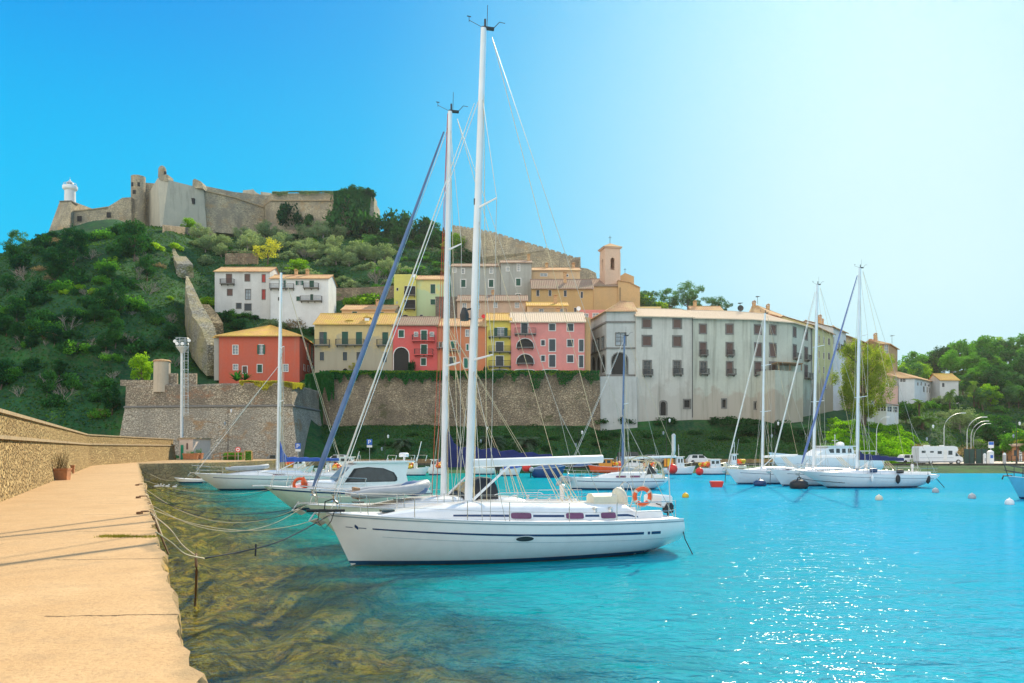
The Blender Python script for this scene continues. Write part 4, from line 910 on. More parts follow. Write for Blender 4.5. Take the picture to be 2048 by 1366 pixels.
# ------------------------------------------------------------------ bastion, town walls, fortress
SB = stonewall('bastion_stone', (0.54, 0.48, 0.38), (0.70, 0.62, 0.50), (0.20, 0.17, 0.13), 2.1, 1.7, 0.8, 0.14, stain=(0.32, 0.29, 0.24), moss=(0.42, 0.26, 0.13))
SBt = stonewall('upper_bastion_stone', (0.52, 0.43, 0.32), (0.72, 0.61, 0.46), (0.18, 0.15, 0.11), 2.5, 1.3, 0.9, 0.16, stain=(0.24, 0.20, 0.16), moss=(0.40, 0.22, 0.13))
SL = stonewall('curtain_stone', (0.46, 0.36, 0.24), (0.62, 0.49, 0.34), (0.20, 0.15, 0.11), 2.3, 1.5, 0.9, 0.16, stain=(0.20, 0.16, 0.12), moss=(0.13, 0.13, 0.06))
SF = stonewall('fortress_stone', (0.50, 0.42, 0.28), (0.64, 0.54, 0.37), (0.22, 0.20, 0.16), 1.3, 1.8, 0.6, 0.18, stain=(0.24, 0.22, 0.18), moss=(0.42, 0.30, 0.17))
SF2 = plaster('fortress_render', (0.50, 0.46, 0.36), (0.24, 0.22, 0.18), .6)
def wallstrip(mb, line, prof, nsub=0):             # line: plan points; prof: (outward offset, z)
    ln = [Vector((x, y)) for x, y in line]
    rings = []
    for i, p in enumerate(ln):
        a = ln[max(0, i-1)]; b = ln[min(len(ln)-1, i+1)]
        if 0 < i < len(ln)-1:
            d1 = (p-a).normalized(); d2 = (b-p).normalized(); n1 = Vector((d1.y, -d1.x)); n2 = Vector((d2.y, -d2.x)); nn = (n1+n2); nn = nn/max(.3, nn.dot(n1))
        else: d = (b-a).normalized(); nn = Vector((d.y, -d.x))
        rings.append([Vector((p.x+nn.x*o, p.y+nn.y*o, z)) for o, z in prof])
    mb.loft(rings, True, True)
def subdiv(line, step=2.0):
    out = []
    for a, b in zip(line[:-1], line[1:]):
        k = max(1, int(math.dist(a, b)/step))
        out += [(a[0]+(b[0]-a[0])*i/k, a[1]+(b[1]-a[1])*i/k) for i in range(k)]
    return out + [line[-1]]
bs = thing('bastion', 'battered stone bastion with a cordon in front of the red house', 'bastion', (PX(420,131), 131, 1))
bl = [(PX(262,150), 150), (PX(251,134), 134), (PX(584,129.5), 129.5), (PX(638,147), 147)]
zc = ZZ(815, 131); zt = ZZ(767, 131)
mb = MB(); wallstrip(mb, bl, [(1.7, 0.6), (0.12, zc), (-2.5, zc), (-2.5, 0.6)]); mb.build('lower_wall', SB, bs)
mb = MB(); wallstrip(mb, bl, [(0.10, zc-.02), (0.30, zc+.12), (0.30, zc+.28), (0.08, zc+.42), (-1, zc+.42), (-1, zc-.02)]); mb.build('cordon', SG, bs)
mb = MB()
top_l = subdiv(bl, 1.6)
ln = [Vector(p) for p in top_l]; rings = []
for i, p in enumerate(ln):
    a = ln[max(0, i-1)]; b = ln[min(len(ln)-1, i+1)]; d = (b-a).normalized(); nn = Vector((d.y, -d.x))
    zz = zt + .45*mnoise.noise(Vector((i*.37, 0, 0))) + .25*mnoise.noise(Vector((i*1.3, 5, 0)))
    rings.append([Vector((p.x+nn.x*o, p.y+nn.y*o, z)) for o, z in ((.04, zc+.4), (-.06, zz-.3), (-.3, zz), (-2.4, zz+.1), (-2.4, zc+.4))])
mb.loft(rings, True, True); mb.build('upper_wall', SBt, bs)
mb = MB(); a = P(262,150,134.5)
mb.prism([(PX(253,135),135,zt-.35),(PX(583,131),131,zt-.35),(PX(634,147),147,zt-.35),(PX(610,152),152,zt-.35),(PX(256,152),152,zt-.35)], (0,0,.2)); mb.build('terrace', M['turf'], bs)
# sentry box on the bastion corner
c = P(324, 755, 134)
st = thing('sentry_turret', 'small pale round sentry turret on the left end of the bastion', 'turret', c)
r_ = 1.35; zb_ = ZZ(767,134)
mb = MB(); mb.lathe([(r_*1.05, zb_-1.5-c.z), (r_, zb_+.3-c.z), (r_*.97, ZZ(724,134)-c.z)], c, 22); mb.build('body', plaster('turret_plaster', (0.56,0.46,0.34), (.3,.25,.2), .5), st)
mb = MB(); mb.lathe([(r_*1.05, ZZ(724,134)-c.z), (r_*1.08, ZZ(722.5,134)-c.z), (r_*.9, ZZ(720,134)-c.z), (.4, ZZ(718.5,134)-c.z), (.02, ZZ(718,134)-c.z)], c, 22); mb.build('cap', T1, st)
mb = MB(); mb.obox((c.x+1.9, c.y+.2, zb_+.5), (1.2, 1.0, 2.4), .2); mb.obox((c.x+4.6, c.y+.5, zb_+.8), (2.0, .8, 1.9), .1); mb.obox((c.x-4.2, c.y+.4, zb_+.1), (5.5, .9, 1.0), 0.05)
tag(mb.build('parapet_fragment', SBt), 'broken masonry parapet stubs left and right of the sentry turret', 'parapet')
# long curtain wall under the front row of houses
cw = thing('curtain_wall', 'long brown stone retaining wall under the front row of houses', 'wall', (PX(900,149), 149, 8))
ct = ZZ(744, 149.2); cb = ZZ(862, 148) 
cl = [(PX(622,151.5), 151.5), (PX(660,149), 149), (PX(900,149), 149), (PX(1200,149.2), 149.2)]
mb = MB(); wallstrip(mb, subdiv(cl, 3), [(1.1, 2.0), (.55, 9.5), (.05, ct-.3), (-1.2, ct-.3), (-1.2, 2.0)]); mb.build('wall_body', SL, cw)
mb = MB(); wallstrip(mb, subdiv(cl, 3), [(.10, ct-.3), (.10, ct), (-1.0, ct+.02), (-1.0, ct-.3)]); mb.build('coping', SBt, cw)
rp = [(PX(599,149.8),149.8), (PX(640,151),151)]
# broken end of the wall next to the loggia
mb = MB(); wallstrip(mb, [(PX(1184,149.4),149.4), (PX(1200,149.3),149.3), (PX(1272,149.6),149.6), (PX(1273,151),151)], [(.35, 3), (.1, ZZ(752,148.5)), (-3, ZZ(752,148.5)), (-3, 3)])
tag(mb.build('loggia_base', PL['logg']), 'streaked rendered base under the arcaded loggia, bulging at its foot', 'wall')
# promenade lower wall
mb = MB(); wallstrip(mb, [(PX(640,133), 133), (PX(900,133.5), 133.5), (PX(1400,134), 134), (PX(1640,134.5),134.5)], [(0, .9), (0, 1.75), (-.4, 1.75), (-.4, .9)])
tag(mb.build('promenade_wall', M['kerbst']), 'low stone wall along the promenade below the green bank', 'wall')

# ruined wall running down the slope
def spur(name, label, stations, mat, cat='wall'):
    """stations: (px_left, px_right, py_top, py_bottom, Y)"""
    rings = []
    dense = []
    for a, b in zip(stations[:-1], stations[1:]):
        for k in range(4): dense.append([a[i]+(b[i]-a[i])*k/4 for i in range(5)])
    dense.append(list(stations[-1]))
    for i, (l_, r_, t_, b_, Y) in enumerate(dense):
        jl = 2.0*mnoise.noise(Vector((i*.8, 1, 0))); jt = 2.5*mnoise.noise(Vector((i*.9, 7, 0)))
        A = P(l_+jl, b_, Y); B = P(l_+jl+1.5, t_+jt, Y+.4); C = P(r_, t_+jt*.4+1, Y+1.8); D = P(r_+2, b_, Y+2.4)
        rings.append([A, B, C, D])
    mb = MB(); mb.loft(rings, True, True)
    return tag(mb.build(name, mat), label, cat)
SR = stonewall('ruin_stone', (0.34, 0.33, 0.28), (0.48, 0.45, 0.37), (0.2, 0.18, 0.14), 1.6, 1.4, 1.0, 0.2, stain=(0.5, 0.42, 0.22), moss=(0.20, 0.22, 0.06))
spur('ruined_wall', 'tall ruined stone wall running down the slope to the left of the red house',
     [(370,376,552,600,176), (370,388,575,650,171), (376,402,605,690,166), (384,418,632,715,161), (400,430,655,738,156), (414,437,690,752,152.5)], SR)
spur('ruined_buttress', 'sunlit broken masonry fragment leaning behind the ruined wall', [(396,418,608,650,170), (404,436,628,665,168), (416,446,646,676,165)], stonewall('ruin_sunlit', (0.44,0.34,0.20), (0.55,0.44,0.26), (.2,.16,.1), 1.8, 1.4, 1.0, .2))  # warmer copy of the ruin stone, sunlight put into its colour
spur('rock_outcrop', 'grey stone ruin stub on the ridge below the main fortress keep', [(334,346,482,506,212), (326,352,502,538,206), (330,364,520,548,200)], SR, 'ruin')
spur('stair_ruin', 'mossy stone fragment half buried in bushes above the ruined wall', [(344,372,512,532,200), (352,386,528,556,192)], SR, 'ruin')

# fortress
def slab(mb, pts, dep):                            # pts (px, py, Y) outline, extruded back
    mb.prism([P(*p) for p in pts], (0, dep, 0))
Z1 = Zm(0, 300, 3.414)
def q1(x, y, Y): return (x/3.414, 300 + y/3.414, Y)
fl = thing('lighthouse_bastion', 'sloping stone fortress bastion carrying the lighthouse', 'fortress', P(150,450,255))
mb = MB(); mb.add([P(*q1(325,575,250)), P(*q1(408,350,252)), P(*q1(488,347,248)), P(*q1(474,640,246)), P(*q1(635,402,262)), P(*q1(640,600,262)), P(*q1(408,350,266)), P(*q1(325,575,268))],
   [(0,1,2,3), (2,4,5,3), (1,6,4,2), (0,7,6,1), (6,7,5,4)]); mb.build('bastion_body', SF, fl)
mb = MB(); mb.prism([P(*q1(402,350,251)), P(*q1(488,350,247.6)), P(*q1(488,343,247.6)), P(*q1(402,346,251))], (0, 4, 0)); mb.build('rim', SG, fl)
pw = thing('west_curtain', 'long fortress curtain wall rising from the lighthouse to the round tower', 'fortress', P(200,430,252))
mb = MB(); prof = [(480,418),(560,410),(640,402),(735,388),(790,355),(835,326),(895,322)]
slab(mb, [q1(478,620,249)]+[q1(x, y, 249+(x-480)*.012) for x, y in prof]+[q1(900,620,254)], 5); mb.build('wall_body', SF, pw)
mb = MB(); slab(mb, [q1(x, y+3, 248.7+(x-480)*.012) for x, y in prof[:4]]+[q1(x, y-3, 248.7+(x-480)*.012) for x, y in prof[:4]][::-1], 3); mb.build('coping', M['coping'], pw)
for (x, y, w) in ((540,465,9),(740,440,9)):
    mb = MB(); a = P(*q1(x,y,248.6+(x-480)*.012)); mb.box(a.x-.6, a.x+.6, a.y, a.y+.35, a.z-.9, a.z+.7); mb.build('window', M['darkin'], pw)
# lighthouse
c = P(140, 401, 252)
lh = thing('lighthouse', 'squat white round lighthouse with a gallery and small lantern', 'lighthouse', c)
k = 252/F
mb = MB(); mb.lathe([(10.5*k, -.6), (10.2*k, .5), (10*k, 20*k)], c, 26); mb.build('tower', plaster('lighthouse_white', (0.74,0.76,0.76), (.5,.5,.48), .25), lh, smooth=2)
mb = MB(); mb.lathe([(10*k, 19.5*k), (13*k, 21.5*k), (14*k, 24*k), (14*k, 28*k), (12*k, 29.5*k), (5*k, 29.5*k)], c, 26); mb.build('gallery', M['white'], lh, smooth=2)
mb = MB(); mb.lathe([(4.4*k, 29*k), (4.4*k, 34.5*k)], c, 12); mb.build('lantern', M['pane'], lh)
mb = MB(); mb.lathe([(7.8*k, 33.8*k), (7.4*k, 34.8*k), (3.2*k, 38.5*k), (1.2*k, 40.5*k), (.5*k, 42.5*k), (.02, 43*k)], c, 14); mb.build('lantern_roof', M['galv'], lh)
mb = MB()
for j in range(16):
    a_ = 2*math.pi*j/16; mb.tube([c+Vector((12*k*math.cos(a_), 12*k*math.sin(a_), 29.3*k)), c+Vector((12*k*math.cos(a_), 12*k*math.sin(a_), 33*k))], .05, 4)
mb.torus(c+Vector((0,0,33*k)), 12*k, .06, 24, 5, 'Z'); mb.tube([c+Vector((0,0,42*k)), c+Vector((0,0,47*k))], .06, 4); mb.build('railing', M['galv'], lh)
# round tower
c = P(276.5, 430, 258)
rt = thing('round_tower', 'round stone fortress tower with small square windows', 'tower', c)
k = 258/F
mb = MB(); mb.lathe([(15.5*k, -8), (13.5*k, 0), (13.4*k, 74*k), (13.6*k, 75*k), (13.6*k, 76*k), (12.6*k, 76.5*k)], c, 30); mb.build('shaft', SF, rt)
for x, y in ((927,247), (962,247), (938,300)):
    a = P(*q1(x, y, 258)); dx = a.x-c.x; a.y = c.y - math.sqrt(max(.1, (13.5*k)**2-dx*dx)) - .02
    mb = MB(); mb.box(a.x-.5, a.x+.5, a.y-.03, a.y+.5, a.z-.7, a.z+.6); mb.build('window', M['darkin'], rt)
mb = MB(); slab(mb, [q1(975,222,261), q1(1060,228,262), q1(1060,560,262), q1(975,560,261)], 6)
tag(mb.build('inner_wall', SF), 'stepped stone wall joining the round tower to the keep', 'fortress')
# keep: a sharp prow with a bright left face
kp = thing('keep', 'massive rendered fortress keep with a sharp prow and a little turret on top', 'fortress', P(350,440,250))
mb = MB(); A = [q1(1010,300,256), q1(1072,195,253), q1(1090,200,244), q1(1098,600,242), q1(1012,500,256)]
mb.add([P(*q1(1012,302,262)), P(*q1(1078,190,246)), P(*q1(1150,205,246.5)), P(*q1(1390,265,254)), P(*q1(1412,540,254)), P(*q1(1098,600,243)), P(*q1(1012,540,262)), P(*q1(1395,262,268)), P(*q1(1395,540,268)), P(*q1(1012,300,268)), P(*q1(1012,560,268)), P(*q1(1090,200,245))],
   [(0,1,5,6), (1,2,3,4,5), (3,7,8,4), (0,9,7,3,2,1), (9,10,8,7), (0,6,10,9)]); mb.build('body', SF2, kp)
mb = MB(); slab(mb, [q1(1084,210,246), q1(1087,165,246), q1(1146,168,246), q1(1148,212,246)], 4); mb.build('turret_base', SF, kp)
c = P(*q1(1108,165,248)); mb = MB(); mb.lathe([(1.25, -1), (1.15, 1.2), (1.2, 1.4), (.9, 2.1), (.5, 2.5), (.05, 2.7)], c, 14); mb.build('turret', SF, kp)
mb = MB(); a = P(*q1(1106,140,244.5)); mb.box(a.x-.3, a.x+.3, a.y+2.1, a.y+2.6, a.z-.5, a.z+.5); mb.build('window', M['darkin'], kp)
for x, y, Yw in ((1126,380,245.8),(1317,350,251.3)):
    mb = MB(); a = P(*q1(x,y,Yw)); mb.box(a.x-.55, a.x+.55, a.y-.4, a.y+1.5, a.z-.9, a.z+.9); mb.build('window', M['darkin'], kp)
mb = MB(); slab(mb, [q1(1313,258,252), q1(1316,205,252), q1(1330,196,252), q1(1372,215,252), q1(1383,235,252), q1(1383,262,252)], 4); mb.build('corner_turret', SF, kp)
# east walls
Z6 = lambda x, y, Y: (500 + x/4.096, 340 + y/4.096, Y)
def vslab(mb, cols, dep):                          # cols: (px, py_top, py_bottom, Y): a wall through plan points, with real thickness
    rings = []
    for i, (px, t_, b_, Y) in enumerate(cols):
        A = P(px, b_, Y); B = P(px, t_, Y); o = Vector((0, dep, 0)); rings.append([A, B, B + o, A + o])
    mb.loft(rings, True, True)
ec = thing('east_curtain', 'long golden fortress curtain wall with a cordon, right of the keep', 'fortress', P(470,430,260))
c6 = lambda x: x/3.414
mb = MB(); vslab(mb, [(c6(1386), 377, 462, 255), (c6(1600), 392, 468, 260), (528, 412, 475, 267)], 6); mb.build('wall_body', SF, ec)
mb = MB(); vslab(mb, [(c6(1386), 371, 382, 257), (c6(1600), 384, 398, 263), (538, 391, 416, 269)], 6); mb.build('parapet', SF, ec)
mb = MB(); vslab(mb, [(c6(1384), 379.5, 381, 254.6), (c6(1600), 394, 395.5, 259.6), (527.5, 413, 415, 266.6)], .6); mb.build('cordon', M['coping'], ec)
mb = MB(); slab(mb, [q1(1655,300,270), q1(1660,275,270), q1(1720,270,270), q1(1724,264,270), q1(1750,290,270), q1(1780,305,270), q1(1780,285,270), q1(1850,294,270), q1(1850,330,270), q1(1655,330,270)], 4)
tag(mb.build('roof_hut', SF2), 'low rendered huts standing on the fortress terrace behind the parapet', 'hut')
eb = thing('east_bastion', 'broad angular fortress bastion partly covered in ivy at the right of the ridge', 'fortress', P(600,430,265))
mb = MB(); vslab(mb, [(524, 414, 478, 269), (541, 400, 470, 262), (610, 400, 468, 261), (672, 400, 466, 260), (748, 400, 466, 268)], 12); mb.build('wall_body', SF, eb)
mb = MB(); vslab(mb, [(526, 403, 414, 269.6), (543, 387, 401, 262.8), (610, 386, 401, 261.8), (672, 386, 401, 260.8), (744, 385, 401, 268.6)], 10); mb.build('parapet', SF, eb)
mb = MB(); vslab(mb, [(524, 413, 415, 268.6), (541, 399.5, 401.5, 261.5), (610, 399.5, 401.5, 260.5), (672.5, 399.5, 401.5, 259.5)], .6); mb.build('cordon', M['coping'], eb)
# terrace walls
def twall(line, top, h, label, mat=SL):
    mb = MB(); L_ = [G(px, py) for px, py in line]
    rings = []
    for p in L_: rings.append([Vector((p.x, p.y, p.z-2)), Vector((p.x, p.y, p.z+h)), Vector((p.x, p.y+.8, p.z+h)), Vector((p.x, p.y+.8, p.z-2))])
    mb.loft(rings, True, True); tag(mb.build('terrace_wall', mat), label, 'wall', 'terrace walls on the hill')
twall([(325,466),(372,470),(430,476)], 0, 2.2, 'low terrace wall at the foot of the keep')
twall([(450,532),(480,530),(515,531)], 0, 3.0, 'terrace wall with a railing above the left white house')
twall([(662,603),(720,601),(790,600)], 0, 3.2, 'long dark terrace wall left of the lime yellow house')
twall([(575,470),(640,471),(668,470)], 0, 1.5, 'terrace wall below the ivy covered fortress bastion')
# descending town wall on the right ridge
dw = thing('ridge_wall', 'crenellated town wall descending the ridge towards the bell tower', 'wall', P(1050,500,235))
mb = MB(); tl = [(905,452,252),(940,457,250),(985,465,246),(1040,482,240),(1100,500,234),(1160,519,229)]
low = [(1165,560,228),(1100,560,232),(1040,560,238),(985,550,244),(940,530,249),(905,520,251)]
slab(mb, tl+low, 3); mb.build('wall_body', SF, dw)
mb = MB()
for a, b in zip(tl[:-1], tl[1:]):
    for k_ in range(5):
        t0, t1 = k_/5+.03, k_/5+.17
        s = [[a[i]+(b[i]-a[i])*t for i in range(3)] for t in (t0, t1)]
        mb.prism([P(s[0][0],s[0][1]+.5,s[0][2]), P(s[1][0],s[1][1]+.5,s[1][2]), P(s[1][0],s[1][1]-2.2,s[1][2]), P(s[0][0],s[0][1]-2.2,s[0][2])], (0,1.0,0))
mb.build('parapet', SF, dw)
mb = MB(); slab(mb, [(1120,519,227),(1138,516,227),(1161,514,227),(1162,560,227),(1118,560,227)], 6); mb.build('gate_tower', SF, dw)
mb = MB(); slab(mb, [(1143,520,226.7),(1158,518,226.7),(1158,545,226.7),(1143,545,226.7)], .2); mb.build('gate_recess', SL, dw)
mb = MB(); slab(mb, [(1160,535,226),(1175,537,226),(1192,546,226),(1196,570,226),(1160,570,226)], 4); mb.build('broken_end', SF, dw)
# ------------------------------------------------------------------ vegetation
FO = {}
FO['dark'] = foliage('dark_evergreen_leaves', (0.010, 0.050, 0.024), (0.040, 0.135, 0.035), .3)
FO['mid'] = foliage('green_leaves', (0.041, 0.149, 0.027), (0.121, 0.297, 0.041), .4)
FO['bright'] = foliage('yellow_green_leaves', (0.10, 0.24, 0.02), (0.30, 0.42, 0.04), .5)
FO['olive'] = foliage('olive_leaves', (0.135, 0.216, 0.108), (0.351, 0.432, 0.216), .35, (1.5, 1.5, .9))
FO['pine'] = foliage('pine_needles', (0.027, 0.101, 0.047), (0.095, 0.216, 0.081), .3)
FO['brown'] = foliage('brownish_shrub_leaves', (0.189, 0.135, 0.081), (0.351, 0.284, 0.149), .3, (1.3, 1.2, .8))
FO['palm'] = foliage('palm_fronds', (0.05, 0.13, 0.03), (0.16, 0.26, 0.06), .35)
FO['palmd'] = foliage('shaded_palm_fronds', (0.06, 0.11, 0.07), (0.14, 0.20, 0.12), .3)  # greyer copy of the palm fronds, shade put into its colour
FO['ivy'] = foliage('ivy_leaves', (0.016, 0.095, 0.034), (0.041, 0.176, 0.041), .3)
FO['grass'] = foliage('bright_ground_cover', (0.05, 0.20, 0.01), (0.28, 0.48, 0.02), .45)
FO['fill'] = foliage('undergrowth_leaves', (0.009, 0.042, 0.02), (0.07, 0.15, 0.025), .3, scale=.06)
FO['gold'] = foliage('golden_leaves', (0.30, 0.26, 0.05), (0.45, 0.42, 0.08), .5)
def leaves(pts, nrm, size, rg, asp=1.0):
    """one small quad per point, facing roughly along nrm"""
    k = len(pts); r = rg.normal(size=(k, 3)); nn = nrm + 0.75 * r
    nn /= np.linalg.norm(nn, axis=1, keepdims=True) + 1e-9
    t = np.cross(nn, rg.normal(size=(k, 3))); t /= np.linalg.norm(t, axis=1, keepdims=True) + 1e-9
    b = np.cross(nn, t); s = (size * rg.uniform(.6, 1.4, (k, 1)))
    t *= s; b *= s * asp
    v = np.stack([pts - t, pts - b*.6, pts + t, pts + b*.6], 1).reshape(-1, 3)
    return v
def leaf_object(name, v, mat, parent=None):
    me = bpy.data.meshes.new(name); k = len(v) // 4
    me.vertices.add(len(v)); me.vertices.foreach_set('co', v.astype(np.float32).ravel())
    me.loops.add(4*k); me.loops.foreach_set('vertex_index', np.arange(4*k, dtype=np.int32))
    me.polygons.add(k); me.polygons.foreach_set('loop_start', np.arange(k, dtype=np.int32)*4)
    try: me.polygons.foreach_set('loop_total', np.full(k, 4, dtype=np.int32))
    except Exception: pass
    me.update(calc_edges=True); me.materials.append(mat)
    o = bpy.data.objects.new(name, me); S.collection.objects.link(o); ORG[o] = Vector((0,0,0))
    if parent is not None: o.parent = parent
    return o
def crown_pts(seed, ncl, nl, shape='ball', cr=.38, squash=1.0):
    """clumped crown of unit radius standing on z=0"""
    rg = np.random.default_rng(seed); P_, N_ = [], []
    for c in range(ncl):
        d = rg.normal(size=3); d /= np.linalg.norm(d)
        if shape == 'dome': d[2] = abs(d[2]) * .9 - .1
        rr = rg.uniform(.35, .85) ** .7
        if shape == 'cone':
            h = rg.uniform(0, 1) ** .8; a = rg.uniform(0, 2*math.pi); w = (1-h)**.8 * .55 * rg.uniform(.5, 1)
            c0 = np.array([w*math.cos(a), w*math.sin(a), .15 + 2.2*h]); crr = cr * (1.15-h*.8)
        elif shape == 'column':
            h = rg.uniform(0, 1); a = rg.uniform(0, 2*math.pi); w = math.sin(math.pi*min(1, h*.85+.12))*.16
            c0 = np.array([w*math.cos(a), w*math.sin(a), .2 + 3.2*h]); crr = cr*.5
        elif shape == 'umbrella':
            a = rg.uniform(0, 2*math.pi); w = math.sqrt(rg.uniform(0, 1))
            c0 = np.array([w*math.cos(a), w*math.sin(a), .95 + .35*(1-w*w) + rg.uniform(-.12, .12)]); crr = cr*.75
        else:
            c0 = d*rr*np.array([1, 1, squash]); c0[2] += squash*.95 if shape == 'ball' else 0.12; crr = cr * rg.uniform(.6, 1.25)
        k = int(nl/ncl); q = rg.normal(size=(k, 3)); q /= np.linalg.norm(q, axis=1, keepdims=True)
        rad = crr * rg.uniform(.45, 1.08, (k, 1))
        p = c0 + q * rad * np.array([1, 1, .8])
        P_.append(p); N_.append(q)
    return np.concatenate(P_), np.concatenate(N_), rg
TPL = {}
HID = []
def bush_tpl(key, mat, seed, n=1500, leaf=.075, shape='dome', ncl=16, squash=.85, cr=.38):
    p, nn, rg = crown_pts(seed, ncl, n, shape, cr, squash)
    if shape == 'dome': p[:, 2] = np.maximum(p[:, 2], -.15)
    o = leaf_object('bush', leaves(p, nn, leaf, rg), mat); TPL.setdefault(key, []).append(o)
def bare_tpl(seed):
    rg = random.Random(seed); mb = MB()
    def br(p, d, ln, r, dep):
        e = p + d*ln; mid = (p+e)/2 + Vector((rg.gauss(0, .04), rg.gauss(0, .04), rg.gauss(0, .03)))*ln
        mb.tube([p, mid, e], r, 3, r*.55, caps=False)
        if dep > 0:
            for _ in range(3): 
                dd = (d + Vector((rg.gauss(0, .45), rg.gauss(0, .45), rg.gauss(.1, .3)))).normalized(); br(p.lerp(e, rg.uniform(.5, 1)), dd, ln*rg.uniform(.6, .8), r*.6, dep-1)
    for _ in range(6): br(Vector((rg.gauss(0, .1), rg.gauss(0, .1), 0)), Vector((rg.gauss(0, .6), rg.gauss(0, .6), 1)).normalized(), .5, .022, 3)
    TPL.setdefault('bare', []).append(mb.build('bare_shrub', M['barkg'], fix=False))
def tree_tpl(key, mat, seed, n=3200, leaf=.06, shape='ball', ncl=26, trunk_h=.5, lean=.05, squash=.9, cr=.34, tr=.06, name='tree', bark=None):
    e = thing(name, None, None, local=True); rg = random.Random(seed); mb = MB()
    top = Vector((rg.gauss(0, lean), rg.gauss(0, lean), trunk_h + (squash*.9 if shape == 'ball' else 1.1 if shape == 'umbrella' else 1.6)))
    b0 = Vector((0, 0, -.15)); mid = Vector((rg.gauss(0, lean), rg.gauss(0, lean), trunk_h))
    mb.tube([b0, mid*.5, mid, mid.lerp(top, .5), top], [tr*1.3, tr, tr*.8, tr*.55, tr*.2], 7)
    for _ in range(7):
        a = rg.uniform(0, 6.28); p = mid.lerp(top, rg.uniform(0, .6)); q = p + Vector((math.cos(a)*.6, math.sin(a)*.6, rg.uniform(.15, .5)))
        if shape == 'column' or shape == 'cone': q = p + (q-p)*.3
        mb.tube([p, p.lerp(q, .5) + Vector((0, 0, -.05)), q], tr*.45, 5, tr*.12)
    mb.build('trunk', bark or M['bark'], e)
    p, nn, r2 = crown_pts(seed, ncl, n, shape, cr, squash); p[:, 2] += trunk_h
    leaf_object('crown', leaves(p, nn, leaf, r2), mat, e); TPL.setdefault(key, []).append(e)
def palm_tpl(key, mat, seed, trunk=1.6, fr=26, droop=1.0, tr=.09):
    e = thing('palm_tree', None, None, local=True); rg = random.Random(seed)
    mb = MB(); n_ = 9; mb.tube([(0.03*math.sin(i), 0.02*i/n_, trunk*i/n_ - .1) for i in range(n_+1)], [tr*(1.15 if i % 2 else .95) for i in range(n_+1)], 9); mb.build('trunk', M['bark'], e)
    mb = MB()
    for k in range(fr):
        a = rg.uniform(0, 6.28); up = rg.uniform(-.15, 1.1); pts = []
        for t in np.linspace(0, 1, 8):
            r = t*(1.0 - .12*up); z = trunk + .05 + up*t*.9 - droop*(.35+.75*(1-max(0,up)*.5))*t*t
            pts.append(Vector((r*math.cos(a), r*math.sin(a), z)))
        sd = Vector((-math.sin(a), math.cos(a), 0))
        for i in range(1, 8):
            for s in (-1, 1):
                for f_ in (0, .5):
                    p = pts[i-1].lerp(pts[i], f_); d = (pts[i]-pts[i-1]).normalized()
                    L_ = .30*math.sin(math.pi*min(.96, (i+f_)/8+.08)); tip = p + (sd*s*.8 + d*.7 + Vector((0,0,-.35))).normalized()*L_
                    mb.add([p - d*.03, tip, p + d*.035], [(0, 1, 2)])
        mb.tube(pts, .012, 3, .004, caps=False)
    mb.build('crown', mat, e, fix=False); TPL.setdefault(key, []).append(e)
for i in range(4): bush_tpl('dark', FO['dark'], 10+i)
for i in range(3): bush_tpl('mid', FO['mid'], 20+i)
for i in range(2): bush_tpl('bright', FO['bright'], 30+i)
for i in range(2): bush_tpl('brown', FO['brown'], 40+i, n=1100, leaf=.055)
for i in range(3): bush_tpl('olive_b', FO['olive'], 50+i, n=2200, leaf=.055, ncl=22, cr=.3)
for i in range(3): bare_tpl(60+i)
for i in range(3): tree_tpl('olive', FO['olive'], 70+i, leaf=.05, trunk_h=.35, squash=.75, name='olive_tree', bark=M['barkg'])
for i in range(3): tree_tpl('broad', FO['mid'], 80+i, trunk_h=.6)
for i in range(2): tree_tpl('darkt', FO['dark'], 85+i, trunk_h=.5)
for i in range(2): tree_tpl('yellowt', FO['bright'], 90+i, trunk_h=.5)
for i in range(3): tree_tpl('pine', FO['pine'], 95+i, n=3600, leaf=.045, ncl=34, trunk_h=.5, cr=.27, squash=.95, name='pine_tree')
tree_tpl('umb', FO['pine'], 100, n=3200, leaf=.045, shape='umbrella', ncl=30, trunk_h=.3, name='pine_tree')
tree_tpl('cyp', FO['dark'], 102, n=2600, leaf=.04, shape='column', ncl=40, trunk_h=.1, name='cypress', cr=.34)
tree_tpl('goldt', FO['gold'], 104, n=1600, leaf=.05, trunk_h=.5, name='tree')
palm_tpl('palm', FO['palm'], 110); palm_tpl('palm', FO['palm'], 111, trunk=1.1)
palm_tpl('palmbig', FO['palm'], 112, trunk=.7, fr=44); palm_tpl('palmdark', FO['palmd'], 113, trunk=.35, fr=46, tr=.13)
USED = set(); VR = random.Random(7)
def plant(key, pos, s, label=None, cat=None, group=None, sz=1.0, name=None, which=None):
    L_ = TPL[key]; t = L_[which if which is not None else VR.randrange(len(L_))]
    if t in USED: o = copy_tree(t)
    else: USED.add(t); o = t
    o.location = pos; o.rotation_euler = (0, 0, VR.uniform(0, 6.28)); o.scale = (s, s, s*sz)
    for k in ('label', 'category', 'group'):
        if k in o: del o[k]
    tag(o, label, cat, group)
    if name: o.name = name
    return o
def at(key, px, py, w, label, cat, group=None, sz=1.0, name=None, Y=None, which=None, sink=.1):
    """plant with its foot at the hillside point seen at a pixel; w = crown width in photo pixels"""
    g = G(px, py) if Y is None else Vector((PX(px, Y), Y, terx(PX(px, Y), Y)))
    s = w/2*g.y/F; g.z -= sink*s
    return plant(key, g, s, label, cat, group, sz, name, which)
def inpoly(x, y, poly):
    c = False
    for i in range(len(poly)):
        (x1, y1), (x2, y2) = poly[i], poly[i-1]
        if (y1 > y) != (y2 > y) and x < (x2-x1)*(y-y1)/(y2-y1)+x1: c = not c
    return c
